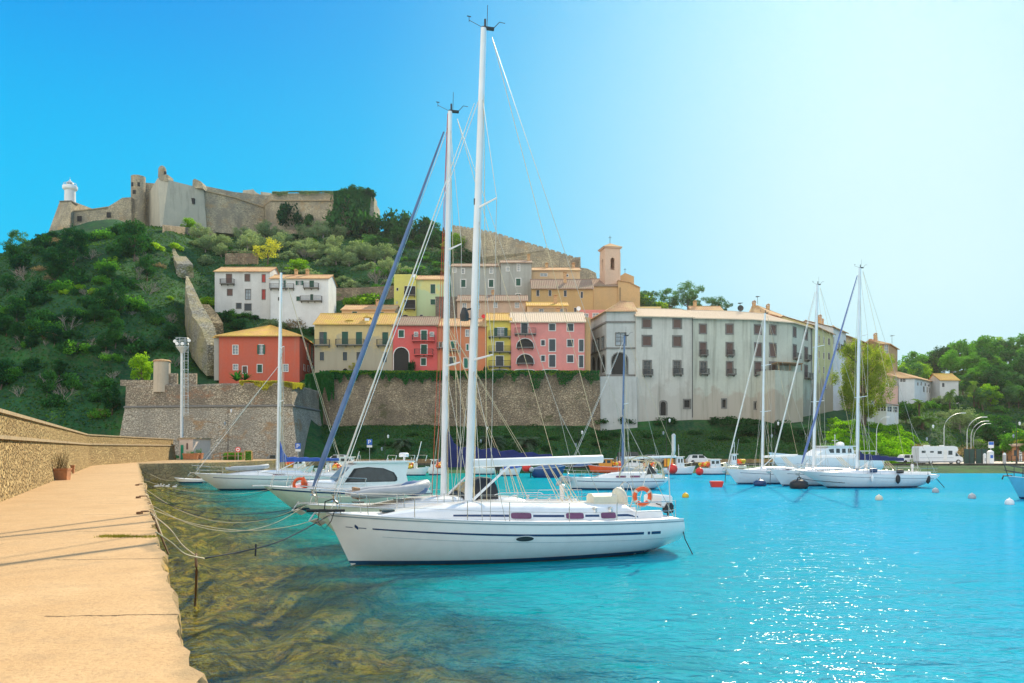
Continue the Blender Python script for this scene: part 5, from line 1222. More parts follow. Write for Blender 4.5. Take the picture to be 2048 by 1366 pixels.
LM = [('the lighthouse bastion',150,440),('the round fortress tower',277,420),('the keep',350,450),('the ruined wall',388,640),('the sentry turret',324,735),('the harbour wall',100,865),('the bastion left edge',245,790),
 ('the left white house',485,580),('the right white house',600,590),('the east fortress bastion',610,440),('the fortress curtain wall',470,450),('the peach cottage',735,635),('the lime yellow house',810,600),('the pale yellow house',862,590),('the skyline pine',28,480),
 ('the large rounded bush',262,605),('the white villa',1835,780),('the garden house',1897,772),('the motorhome',1880,905),('the wooden kiosk',2035,895),('the huge palm',1845,815),('the tallest cypress',1935,700),('the ochre end house',1778,720),
 ('the arched garden door',1326,820),('the projecting annex',1578,820),('the loggia base',1228,830),('the pale yellow bend house',1645,830),('the grey ruin stub',338,510),('the red house roof',540,660),('the leafless terrace tree',755,560),('the ridge wall start',920,480),
 ('the bastion corner',640,880),('the low arching palm',805,885),('the two near masts',915,880),('the curved street lamps',1950,860),('the yellow green tree',535,510),('the ivy covered fortress end',720,440),('the photo right edge',2048,760)]
def where(px, py, w, w0, w1):
    q = sorted(LM, key=lambda m_: math.hypot(px-m_[1], (py-m_[2])*1.3))[0]; dx, dy = px-q[1], py-q[2]; d = math.hypot(dx, dy)
    far_ = 'just ' if d < 26 else 'well ' if d > 62 else ''
    if abs(dx) > 2*abs(dy): r_ = far_ + ('right of' if dx > 0 else 'left of')
    elif abs(dy) > 2*abs(dx): r_ = far_ + ('below' if dy > 0 else 'above')
    else: r_ = far_ + ('below and ' if dy > 0 else 'above and ') + ('right of' if dx > 0 else 'left of')
    t = (w-w0)/(w1-w0); sz_ = 'small' if t < .25 else 'middling' if t < .5 else 'big' if t < .78 else 'very big'
    q2 = sorted(LM, key=lambda m_: math.hypot(px-m_[1], (py-m_[2])*1.3))[1:6]
    return sz_, r_ + ' ' + q[0], [', towards ' + m_[0] for m_ in q2]
USEDL = set()
KD = {'dark':'dark green','mid':'mid green','bright':'yellow green','brown':'brownish','bare':'leafless grey','olive':'silvery green','olive_b':'pale olive green','pine':'fine needled','darkt':'dark crowned','broad':'fresh green','yellowt':'yellow green'}
NN_ = {'bush':'bush','shrub':'shrub','olive tree':'olive tree','tree':'tree'}
def scat(keys, n, poly, w0, w1, label, cat, group, sz=(0.8, 1.1), mind=.6, name=None, sink=.15):
    pts = []; tries = 0; xs = [p[0] for p in poly]; ys = [p[1] for p in poly]
    while len(pts) < n and tries < n*60:
        tries += 1; x, y = VR.uniform(min(xs), max(xs)), VR.uniform(min(ys), max(ys)); w = VR.uniform(w0, w1)
        if not inpoly(x, y, poly): continue
        if any(math.hypot((x-a), (y-b)*1.6) < mind*(w+c)/2 for a, b, c in pts): continue
        k_ = VR.choice(keys); sz_, rl_, r2_ = where(x, y, w, w0, w1); lb_ = f'{sz_} {KD[k_]} {NN_[cat]} {rl_}'
        if lb_ in USEDL: lb_ = next((lb_ + r_ for r_ in r2_ if lb_ + r_ not in USEDL and len((lb_+r_).split()) <= 16), lb_)
        USEDL.add(lb_)
        pts.append((x, y, w)); at(k_, x, y, w, lb_, cat, group, VR.uniform(*sz), name, sink=sink)
# left slope
slope = [(-60,560),(60,490),(150,470),(240,452),(300,478),(330,560),(350,640),(350,700),(230,735),(235,850),(160,850),(80,820),(-60,790)]
at('pine', 30, 520, 54, 'round topped dark pine on the skyline at the far left of the ridge', 'pine tree', name='pine_tree')
for px, py, w, lab in ((118,478,50,'dark bush on the ridge directly under the lighthouse bastion'),(95,492,40,'dark bush on the ridge left of the lighthouse bastion'),(255,470,72,'large dark bush at the foot of the round fortress tower'),(190,480,52,'dark bush below the middle of the west fortress curtain wall'),(150,490,46,'dark bush below the first window of the west fortress curtain wall'),(72,510,44,'dark bush between the skyline pine and the lighthouse bastion')):
    at('dark', px, py, w, lab, 'bush', sz=.9)
for px, py, w, lab in ((310,500,34,'bright yellow green bush at the foot of the keep prow'),(228,524,26,'bright green bush high on the shaded slope'),(160,582,24,'bright topped bush in the middle of the shaded slope'),(190,590,28,'bright green bush beside another in the middle of the shaded slope'),(130,590,26,'small bright bush left of the pair on the shaded slope'),(56,608,30,'lone bright green bush low on the left slope'),(262,620,58,'large rounded bush with a bright top on the lower shaded slope'),(205,570,42,'bush with light tips above the large rounded bush'),(68,664,28,'bright low bush near the left edge of the slope'),(350,500,30,'bright green bush beside the grey ruin stub'),(340,600,16,'tiny bright bush left of the ruined wall'),(282,700,24,'pale green bush above the sentry turret')):
    at('bright' if w < 40 else 'mid', px, py, w, lab, 'bush')
for px, py, w, lab in ((180,520,44,'bare brownish shrub high on the shaded slope'),(270,505,40,'bare grey shrub below the round fortress tower'),(138,660,60,'wide bare grey shrub on the lower left slope'),(298,590,54,'bare pale shrub left of the ruined wall'),(276,560,48,'bare shrub above the large rounded bush'),(50,560,52,'bare grey shrub on the far left slope'),(262,690,46,'bare shrub above the bastion left end'),(90,770,50,'bare pale shrub low behind the harbour wall'),(130,800,54,'bare reddish grey shrub just above the harbour wall'),(40,800,44,'bare shrub above the harbour wall at the left edge'),(225,760,34,'bare shrub beside the left edge of the bastion'),(350,735,40,'bare grey shrub right of the sentry turret')):
    at('bare', px, py, w, lab, 'shrub', sz=1.1)
scat(['dark','dark','darkt','mid'], 92, slope, 28, 62, 'rounded dark evergreen bush on the steep shaded slope left of the ruined wall', 'bush', 'evergreen bushes on the shaded slope', (.9, 1.35), .34)
scat(['bare','bare','brown'], 34, slope, 26, 46, 'leafless brownish shrub among evergreens on the shaded slope left of the ruined wall', 'shrub', 'bare shrubs on the shaded slope', (.7, 1.0), .4)
at('yellowt', 283, 765, 50, 'tall conifer like tree with golden green foliage behind the bastion, left of the sentry turret', 'tree', sz=1.35, Y=140)
at('bright', 392, 775, 42, 'yellow green bush on the bastion top beside the floodlight mast', 'bush', sz=.9, Y=137)
# olive terraces under the fortress
olv = [(385,482),(440,474),(520,476),(620,480),(680,470),(700,490),(760,510),(800,540),(780,560),(700,545),(620,528),(540,512),(470,525),(410,530)]
scat(['olive','olive','olive_b'], 46, olv, 32, 48, 'silvery green olive tree on the terraces between the fortress and the white houses', 'olive tree', 'olive trees on the terraces', (.8, 1.05), .42)
scat(['dark','mid','bright'], 20, [(330,495),(700,475),(830,500),(880,540),(885,560),(780,600),(660,600),(560,545),(440,540),(390,560),(350,540)], 16, 30, 'small green bush between the olive trees on the terraces', 'bush', 'bushes between the olive trees', (.7,1.0), .35)
# terraces above the yellow houses
scat(['mid','dark','olive_b','mid'], 28, [(665,560),(790,540),(890,530),(890,560),(785,575),(785,600),(660,605),(640,590),(560,540)], 28, 48, 'green bush on the overgrown terraces left of the lime yellow house', 'bush', 'bushes on the overgrown terraces', (.7, 1.0), .4)
scat(['dark','mid','pine','darkt'], 34, [(760,470),(860,450),(900,470),(940,500),(940,520),(800,530),(740,505)], 28, 46, 'dark leafy tree on the wooded slope behind the masts below the ridge', 'tree', 'trees on the wooded slope under the ridge', (.7, 1.0), .4)
for px, py, w, sz, key, lab in ((575,438,56,1.7,'dark','dark ivy clump climbing the left part of the east fortress bastion'),(620,442,28,2.0,'dark','narrow ivy clump on the middle of the east fortress bastion'),(700,452,92,1.6,'dark','huge dark ivy mass swallowing the right end of the fortress'),(726,455,60,2.2,'dark','tall ivy column at the very end of the fortress skyline'),(765,470,80,1.1,'dark','dark rounded thicket just right of the fortress end'),(800,475,70,1.9,'dark','tall dark thicket on the ridge right of the fortress'),(852,485,80,1.4,'dark','dark thicket on the ridge behind the blue furled sail'),(893,495,76,1.2,'dark','dark thicket on the ridge between the two near masts'),(925,500,60,1.0,'dark','dark thicket on the ridge where the town wall begins'),(840,425,34,.8,'umb','small pine on the skyline left of the near masts'),(605,462,56,.35,'dark','clipped hedge like bush below the east fortress bastion'),(530,462,34,.5,'dark','low round bush below the fortress curtain'),(488,440,12,1,'dark','tiny dark bush at the foot of the fortress curtain'),(512,443,10,1,'dark','tiny dark bush right of another at the foot of the fortress curtain')):
    g = G(px, py+ (18 if w > 30 and key == 'dark' and 560 < px < 740 else 0))
    if 560 < px < 740 and py < 455: g = Vector((PX(px, 259.5), 259.5, ZZ(py+8, 259.5)))
    plant(key, g, w/2*g.y/F, lab, 'tree' if key == 'umb' else 'bush', None, sz)
at('yellowt', 378, 466, 34, 'small bright yellow green tree against the keep wall', 'tree', sz=.8)
at('goldt', 535, 530, 56, 'yellow green tree directly behind the left white house roof', 'tree', sz=.9)
at('yellowt', 600, 548, 40, 'bright green tree behind the roof of the right white house', 'tree', sz=.7)
at('yellowt', 1098, 545, 46, 'bright yellow green bushy tree in front of the ridge wall', 'tree', sz=.6, Y=222)
at('yellowt', 905, 510, 50, 'golden green tree between the near masts at the ridge wall', 'tree', sz=.8)
at('bare', 480+275, 575, 60, 'leafless spreading tree on the terraces left of the blue furled sail', 'tree', sz=1.2, name='bare_tree')
at('bare', 612, 520, 44, 'leafless tree standing in the olive terraces', 'tree', sz=1.0, name='bare_tree')
for px, py, w, key, lab in ((418,612,46,'bright','pale yellow green bush left of the left white house'),(445,640,54,'dark','dark bush below the left white house'),(480,655,56,'dark','large dark bush under the left white house'),(545,660,62,'olive_b','big rounded olive bush between the white houses and the red house roof'),(590,655,56,'brown','brownish shrub thicket below the right white house'),(640,650,48,'olive_b','olive bush right of the brownish shrub thicket'),(668,640,40,'brown','brown bush left of the peach cottage'),(620,668,44,'dark','dark bush directly behind the red house roof'),(690,590,36,'olive_b','grey green bush on the terrace left of the sail'),(735,608,64,'bright','vivid green tree crown just above the peach cottage'),(705,612,50,'bright','vivid green shrub above the left end of the peach cottage'),(425,668,30,'mid','green bush between the ruined wall and the red house'),(438,690,24,'brown','brown shrub beside the ruined wall top')):
    at(key, px, py, w, lab, 'bush', sz=.85)
for px, py, w, lab in ((690,392,34,'dark bush growing on the top of the fortress right end'),(714,388,40,'tall dark bush crowning the fortress right end'),(736,391,34,'dark bush at the very corner of the fortress right end')):
    plant('dark', P(px, py, 265), w/2*265/F, lab, 'bush')
# behind the red house and at the foot of the ruined wall
scat(['dark','mid'], 9, [(405,640),(620,655),(640,640),(640,625),(420,630)], 22, 34, 'dark bush on the slope between the white houses and the red house', 'bush', 'bushes above the red house', (.7,1), .35)
for key, px, py, w, sz, Y, lab in (('dark',822,742,20,2.6,150.3,'dark ivy bush climbing beside the archway of the crimson house'),('goldt',705,744,17,1.0,150.2,'small golden leaved tree in front of the cream house'),('dark',971,742,10,2.6,150.3,'dark climbing plant between the orange house and the yellow house')):
    plant(key, P(px, py, Y), w/2*Y/F, lab, 'tree' if key == 'goldt' else 'bush', None, sz)
# agave and plants on the bastion
def agave(px, py, Y, w, label):
    mb = MB(); rg = random.Random(int(px)); a = P(px, py, Y); s = w*Y/F
    for k in range(34):
        an = rg.uniform(0, 6.28); el = rg.uniform(.35, 1.4); L_ = s*rg.uniform(.7, 1.0)
        d = Vector((math.cos(an)*math.cos(el), math.sin(an)*math.cos(el), math.sin(el))); sd = Vector((-math.sin(an), math.cos(an), 0))*s*.06
        mb.loft([[a-sd, a+Vector((0,0,-.03)), a+sd], [a+d*L_*.5-sd*1.2, a+d*L_*.5+Vector((0,0,-.05)), a+d*L_*.5+sd*1.2], [a+d*L_+Vector((0,0,-.1*s))]*3], False, False)
    return tag(mb.build('agave', FO['ivy'], fix=False), label, 'plant')
agave(473, 762, 138, 30, 'large spiky agave on the bastion in front of the red house')
agave(490, 760, 139, 22, 'smaller spiky dark green plant right of the large agave')
# trees right of the church
for key, px, py, w, sz, lab in (('pine',1295,598,50,.85,'rounded dark pine immediately right of the church on the skyline'),('pine',1340,608,60,.8,'wide pine on the skyline behind the blue grey palace'),('pine',1378,622,64,1.0,'large pale green pine, middle one of those above the palaces'),('pine',1412,628,52,.9,'pine right of the large pale green pine above the palaces'),('pine',1440,632,52,1.0,'lone dark pine standing right of the others above the palaces'),('brown',1345,618,60,.6,'brownish scrub under the pines above the palaces'),('brown',1395,628,60,.5,'brownish scrub at the right under the pines above the palaces'),('bright',1285,612,50,1.1,'yellow green bush beside the church wall'),('bright',1312,618,56,.8,'vivid yellow green bush below the skyline pines')):
    at(key, px, py, w, lab, 'tree' if key == 'pine' else 'bush', sz=sz, Y=212 + (px % 7))
at('dark', 1652, 660, 26, 'small dark treetop above the grey penthouse', 'tree', sz=1.2, Y=205)
at('palm', 1755, 700, 26, 'small palm top peeping above the tall tree', 'palm tree', Y=182, sz=1.6)
# foot of the palaces and the green bank
scat(['dark'], 20, [(1190,838),(1300,835),(1400,845),(1560,850),(1640,850),(1640,885),(1400,880),(1190,890)], 30, 60, 'dark evergreen bush on the shaded bank under the grey palaces', 'bush', 'bushes on the shaded palace bank', (.5, .8), .3)
for px, py, w, sz, lab in ((1480,850,60,.9,'large dark bush against the foot of the green grey palace'),(1510,850,60,.9,'large dark bush next to another below the projecting annex'),(1558,850,56,1.3,'tall dark bush in front of the projecting annex'),(1590,852,44,.9,'dark bush at the right foot of the projecting annex'),(1396,832,18,.9,'small square clipped bush at the palace drain pipe'),(1612,852,40,1,'dark bush below the pale yellow house')):
    at('dark', px, py, w, lab, 'bush', sz=sz, Y=146.5)
for px, py, w, lab in ((805,903,62,'low palm with arching fronds on the green bank behind the motor cruiser'),(982,895,80,'wide dark palm on the bank right of the nearest mast'),(1052,895,76,'dark palm on the bank above the boom of the nearest yacht'),(925,900,60,'small dark palm between the two near masts')):
    at('palmdark', px, py, w, lab, 'palm tree', Y=137, sz=.9)
scat(['dark'], 10, [(645,870),(1190,875),(1190,905),(645,905)], 24, 40, 'low dark shrub on the grassy bank under the long retaining wall', 'bush', 'low shrubs on the grassy bank', (.4,.6), .5)
# tall tree beside the white house
bt_ = thing('tall_tree', 'tall drooping yellow green tree beside the white bend house', 'tree', (0,0,0), local=True)
mb = MB(); mb.tube([(0,0,-1),(.2,0,4),(-.3,.2,9),(.2,0,14)], [.5,.42,.3,.1], 9)
for a_, h in ((0,5),(1.2,6),(2.4,5),(3.5,7),(4.6,6),(5.5,8),(.6,9),(3,10)):
    mb.tube([(0,0,h),(1.5*math.cos(a_),1.5*math.sin(a_),h+2),(3.2*math.cos(a_),3.0*math.sin(a_),h+3.5)], [.22,.14,.05], 6)
mb.build('trunk', M['bark'], bt_)
rg = np.random.default_rng(5); PP = []; NN = []
for c in range(125):
    h = rg.uniform(2, 15.2); a_ = rg.uniform(0, 6.28); w = (5.6*math.sin(math.pi*min(.98, (h-.5)/16.5))**.7)*math.sqrt(rg.uniform(.1, 1))
    c0 = np.array([w*math.cos(a_), w*math.sin(a_), h]); q = rg.normal(size=(260, 3)); q /= np.linalg.norm(q, axis=1, keepdims=True)
    PP.append(c0 + q*rg.uniform(.4, 1.1, (260, 1))*np.array([.85, .85, 1.35])); NN.append(q)
leaf_object('crown', leaves(np.concatenate(PP), np.concatenate(NN), .17, rg, .5), foliage('drooping_leaves', (0.05,0.13,0.02), (0.26,0.30,0.04), .5, scale=.25), bt_)
bt_.location = (PX(1727,151), 151, ZZ(838,151)-1.0)
# wooded slope at the right
wood = [(1795,705),(1900,715),(2060,705),(2160,700),(2160,800),(2060,830),(1960,820),(1925,790),(1880,760),(1800,755)]
scat(['broad','darkt','broad','pine','darkt','yellowt'], 84, wood, 36, 62, 'leafy tree in the dense wood on the right hand slope', 'tree', 'trees of the wood on the right', (.85, 1.2), .33)
low = [(1925,790),(2060,800),(2160,800),(2160,890),(2060,895),(1960,890),(1900,860),(1860,830),(1870,800)]
scat(['mid','dark','bright','mid','olive_b'], 32, low, 28, 54, 'rounded shrub on the lower right slope above the parking', 'bush', 'shrubs above the parking', (.7, 1.0), .35)
for i, (px, sz, Y, lab) in enumerate(((1935,1.25,228,'tallest slim cypress on the right skyline'),(1913,1.0,230,'slim cypress left of the tallest one on the right skyline'),(1902,.95,232,'small slim cypress furthest left on the right skyline'),(1880,1.1,226,'dark layered conifer left of the cypresses'))):
    at('cyp', px, 0, 20, lab, 'cypress', Y=Y, sz=sz*1.2)
for px, py, Y, w, sz, key, lab in ((1900,0,183,34,1.9,'palm','tall palm in front of the garden house'),(1948,0,190,36,1.5,'palm','palm right of the garden house, top lit'),(1965,0,188,34,1.4,'palm','second palm right of the garden house'),(1845,0,158,70,.8,'palmbig','huge spreading palm with sunlit fronds below the white villa'),(1838,0,166,40,1.1,'palm','palm crown behind the huge spreading palm')):
    at(key, px, py, w, lab, 'palm tree', Y=Y, sz=sz)
for px, py, w, key, Y, lab in ((1812,0,40,'darkt',160,'dark round tree between the restaurant and the huge palm'),(1920,0,70,'olive',168,'grey green rounded tree under the palms'),(1955,0,60,'olive_b',160,'pale greyish shrub right of the grey green tree'),(1860,0,64,'olive_b',146,'pale feathery shrub behind the motorhome'),(1835,0,50,'brown',144,'brownish twiggy shrub behind the motorhome'),(1900,0,60,'brown',148,'wide brownish shrub right of the pale feathery one'),(1935,0,64,'brown',152,'large twiggy shrub above the black hedge'),(2043,0,60,'goldt',158,'golden leaved tree at the right edge above the kiosk'),(2000,0,80,'darkt',160,'big dark tree right of the curved street lamps'),(2035,0,70,'broad',150,'round green tree behind the wooden kiosk'),(1970,0,70,'mid',158,'dense green shrub behind the curved street lamps')):
    at(key, px, 0, w, lab, 'tree' if key in ('darkt','olive','goldt','broad') else 'bush', Y=Y, sz=.85)
for key, px, py, Y, w, sz, lab in (('mid',1812,822,180,44,1.1,'green bush hiding the left foot of the white villa'),('dark',1836,822,180,40,1.1,'dark bush in front of the middle of the white villa'),('mid',1858,818,184,38,1.0,'green bush under the upright windows of the white villa'),('olive_b',1880,808,186,36,1.0,'pale olive bush between the white villa and the garden house'),('dark',1908,806,186,40,1.0,'dark bush at the foot of the garden house'),('mid',1790,835,168,34,1.1,'green bush at the right corner of the restaurant')):
    plant(key, P(px, py, Y), w/2*Y/F, lab, 'bush', None, sz)
# masses nobody could count
def cover(name, mat, n, poly, size, label, lift=.15, cat='undergrowth', yr=(128,300)):
    rg = np.random.default_rng(len(name)*7+n); r_ = random.Random(n); pts = []
    xs = [p[0] for p in poly]; ys = [p[1] for p in poly]; k = 0
    Yc = []
    while len(pts) < n:
        px = r_.uniform(min(xs), max(xs)); Y = r_.uniform(*yr)
        z = ter(px, Y); py = HOR - (z-EYE)*F/Y
        k += 1
        if k > n*40: break
        x = PX(px, Y); nv = mnoise.noise(Vector((x*.35, Y*.35, 2)))
        if nv < -.28 and lift > .9: continue
        if inpoly(px + 14*mnoise.noise(Vector((x*.3, Y*.3, 9))), py + 10*nv, poly): pts.append((x, Y, z + r_.uniform(0, 1)*lift*(.35 + max(0, nv)*1.6)))
    p = np.array(pts); nn = np.tile(np.array([0, -.3, 1.0]), (len(p), 1))
    return tag(leaf_object(name, leaves(p, nn, size, rg), mat), label, cat, kind='stuff')
cover('undergrowth', FO['fill'], 60000, [(-80,540),(60,480),(300,450),(520,470),(700,470),(900,460),(940,540),(900,620),(640,660),(420,740),(240,745),(235,860),(-80,860)], .26, 'low green scrub and grass covering the hillside', .45)
cover('bank_grass', FO['fill'], 26000, [(640,845),(1190,855),(1660,835),(1660,925),(640,925)], .14, 'dark green grass on the bank under the retaining wall', .3, 'grass', (130,149))
cover('bright_ivy', FO['grass'], 30000, [(1655,850),(1740,842),(1800,848),(1850,890),(1865,915),(1830,935),(1650,935),(1640,900)], .15, 'bright green ivy carpeting the bank right of the yachts', 1.0, 'ivy', (128,156))
cover('right_undergrowth', FO['fill'], 20000, [(1790,700),(2150,700),(2150,930),(1860,915),(1800,850)], .24, 'green undergrowth of the wooded slope on the right', .6, 'undergrowth', (132,260))
def drape(name, mat, n, path, hang, size, label, seed=0, cat='creeper'):
    """leaves hanging over a wall top; path: (px, py, Y)"""
    rg = np.random.default_rng(seed); r_ = random.Random(seed); pts = []
    for _ in range(n):
        i = r_.randrange(len(path)-1); t = r_.random(); a, b = path[i], path[i+1]
        px, py, Y = [a[k]+(b[k]-a[k])*t for k in range(3)]
        h = hang*max(0.05, .35+.9*mnoise.noise(Vector((px*.035, seed, 0)))+.4*mnoise.noise(Vector((px*.13, seed, 5))))
        d = r_.random()**1.4*h
        p = P(px, py, Y); pts.append((p.x, p.y - .12 - r_.random()*.35*(1-d/hang*.5), p.z + .25*r_.random() - d))
    p = np.array(pts); nn = np.tile(np.array([0, -1.0, .4]), (len(p), 1))
    return tag(leaf_object(name, leaves(p, nn, size, rg), mat), label, cat, kind='stuff')
drape('wall_creeper', FO['ivy'], 16000, [(640,744,148.6),(900,744,148.4),(1198,744,148.4)], 3.6, .16, 'green creeper hanging over the top of the long retaining wall', 3)
drape('wall_creeper', FO['bright'], 3500, [(660,744,148.4),(1180,744,148.3)], 1.0, .12, 'yellow green leaves along the top edge of the retaining wall', 4)
drape('bastion_creeper', FO['gold'], 5000, [(480,764,129.8),(560,765,129.2),(586,768,129),(610,770,136)], 1.6, .13, 'golden plants growing over the top of the bastion corner', 5)
drape('corner_creeper', FO['ivy'], 9000, [(612,752,143),(640,748,147.6),(668,750,148.0)], 9.5, .17, 'dark ivy filling the corner between bastion and retaining wall', 6)
drape('fort_ivy', FO['ivy'], 16000, [(668,384,258.6),(700,382,261),(748,382,266.5)], 16, .24, 'dark ivy smothering the right end of the fortress wall', 9, 'ivy')
drape('fort_creeper', FO['olive'], 3000, [(545,385,262),(610,384,261),(672,384,260)], 1.6, .22, 'dry plants along the top of the east fortress bastion', 8)
for k_, L_ in TPL.items():
    for t in L_:
        if t not in USED:
            for c in list(t.children): bpy.data.objects.remove(c)
            bpy.data.objects.remove(t)
# ------------------------------------------------------------------ boats  (local: +x bow, +y port, z up, waterline 0)
class Hull:
    def __init__(s, L, B, fb, fs, draft=.45, rake=.9, trans=.5, full=1.0, stern_w=.78, sheer=1.5):
        s.L, s.B, s.fb, s.fs, s.dr, s.rake, s.tr, s.full, s.sw, s.shp = L, B, fb, fs, draft, rake, trans, full, stern_w, sheer; s.wls = .15
    def beam(s, t):
        if t > .42: return max(.012, s.B/2*(1 - ((t-.42)/.58)**2.1))
        return s.B/2*(1 - (1-s.sw)*((.42-t)/.42)**1.8)
    def zs(s, t): return s.fs + (s.fb-s.fs)*t**s.shp + .04*math.sin(math.pi*t)*-1
    def keel(s, t):                                # depth of the hull bottom (negative below water)
        a = s.dr*(1 - (abs(t-.5)/.5)**2.4)
        if t < .14: a -= (.14-t)/.14*.22
        return -a
    def p(s, t, v, o=0.0):                         # v: 0 sheer, 1 keel ; port side
        b, z0, z1 = s.beam(t), s.zs(t), s.keel(t)
        z = z0 + (z1-z0)*v
        y = b*(1 - v**(2.6*s.full))**.62 if v < 1 else 0.0
        y *= 1 - .10*v*(t**2)
        x = s.L*t - s.rake*v*max(0, (t-.55)/.45)**1.5 - (-s.tr)*v*max(0, (.35-t)/.35)
        return Vector((x, y + (o if y > .02 else 0), z))
    def at_z(s, t, z, o=0.0):
        z0, z1 = s.zs(t), s.keel(t); v = min(1, max(0, (z0-z)/(z0-z1))); return s.p(t, v, o)
    def build(s, root, mat, nu=34, nv=12, deckmat=None, anti=None):
        mb = MB(); ts = [i/nu for i in range(nu+1)]; vs = [(j/nv)**1.2 for j in range(nv+1)]
        for sgn in (1, -1):
            g = [[s.p(t, v) for v in vs] for t in ts]
            v_ = [Vector((q.x, q.y*sgn, q.z)) for r in g for q in r]; k = nv+1
            mb.add(v_, [(i*k+j, i*k+j+1, (i+1)*k+j+1, (i+1)*k+j) for i in range(nu) for j in range(nv)])
        tr = [s.p(0, v) for v in vs]; ring = tr + [Vector((q.x, -q.y, q.z)) for q in tr[::-1]]
        mb.add(ring, [tuple(range(len(ring)))])
        h = mb.build('hull', mat, root, smooth=2)
        mb = MB(); rows = []
        for t in ts:
            b = s.beam(t); z = s.zs(t); x = s.L*t
            rows.append([Vector((x, b*q, z + .07*b/(s.B/2)*(1-q*q) + .004)) for q in (-1, -.5, 0, .5, 1)])
        mb.loft(rows, False, False); mb.build('deck', deckmat or M['deck'], root, smooth=True, fix=True)
        mb = MB()
        for sgn in (1, -1):                        # toe rail
            pts = [Vector((s.L*t, s.beam(t)*sgn, s.zs(t)+.02)) for t in ts]; mb.tube(pts, .022, 4)
        mb.build('toe_rail', M['alu'], root)
        if anti: s.band(root, 'boot_stripe', anti, lambda t: -.25, lambda t: s.wls, .01)
    def band(s, root, name, mat, zlo, zhi, o=.008, t0=0.0, t1=1.0, sides=(1, -1), n=30):
        for sgn in sides:
            mb = MB(); a = []
            for i in range(n+1):
                t = t0 + (t1-t0)*i/n; za, zb = zlo(t), zhi(t); k = 7 if zb-za > .12 else 2
                a.append([Vector((p.x, p.y*sgn, p.z)) for p in [s.at_z(t, za+(zb-za)*j/(k-1), o) for j in range(k)]])
            mb.loft(a, False, False); mb.build(name, mat, root, fix=False)
def cabin_trunk(root, H, t0, t1, wf, h, mat, name='cabin', wins=(), wmat=None, wz=(.25, .75), stripe=None):
    prof = lambda t: (min(1, (t-t0)/.06 + .45) if t < t0+.04 else 1) * (1 - max(0, (t-(t0+(t1-t0)*.45))/((t1-t0)*.55))**2.2*.96)
    n = 20; rings = []
    def ring(t):
        w = H.beam(t)*wf; hh = h*prof(t) + .02; z = H.zs(t); x = H.L*t
        return [Vector((x, y, zz)) for y, zz in ((w, z), (w*.94, z+hh*.62), (w*.82, z+hh*.92), (w*.5, z+hh*1.05), (0, z+hh*1.10), (-w*.5, z+hh*1.05), (-w*.82, z+hh*.92), (-w*.94, z+hh*.62), (-w, z))]
    for i in range(n+1): rings.append(ring(t0 + (t1-t0)*i/n))
    mb = MB(); mb.loft(rings, True, True); mb.build(name, mat, root, smooth=2)
    def side(t, f, o, sgn):
        r = ring(t); a, b = r[0], r[1]; q = a.lerp(b, f); return Vector((q.x, (q.y+o)*sgn, q.z+.002))
    if stripe:
        mb = MB()
        for sgn in (1, -1): mb.loft([[side(stripe[0]+(stripe[1]-stripe[0])*i/16, .40, .008, sgn), side(stripe[0]+(stripe[1]-stripe[0])*i/16, .62, .008, sgn)] for i in range(17)], False, False)
        mb.build('cabin_stripe', M['stripe'], root, fix=False)
    for a, b in wins:
        for sgn in (1, -1):
            for nm, g, o, m_ in (('window_frame', .05, .012, M['alu']), ('cabin_window', 0, .022, wmat or M['tint'])):
                mb = MB(); k = 12; gg = g/H.L*1.2
                pts = []
                for i in range(24):
                    an = 2*math.pi*i/24; cx_ = math.copysign(abs(math.cos(an))**.35, math.cos(an)); cy_ = math.copysign(abs(math.sin(an))**.35, math.sin(an))
                    t = (a+b)/2 + ((b-a)/2+gg)*cx_; f = (wz[0]+wz[1])/2 + ((wz[1]-wz[0])/2 + g*.8)*cy_; pts.append(side(t, f, o, sgn))
                mb.add(pts, [tuple(range(24))]); mb.build(nm, m_, root, fix=False)
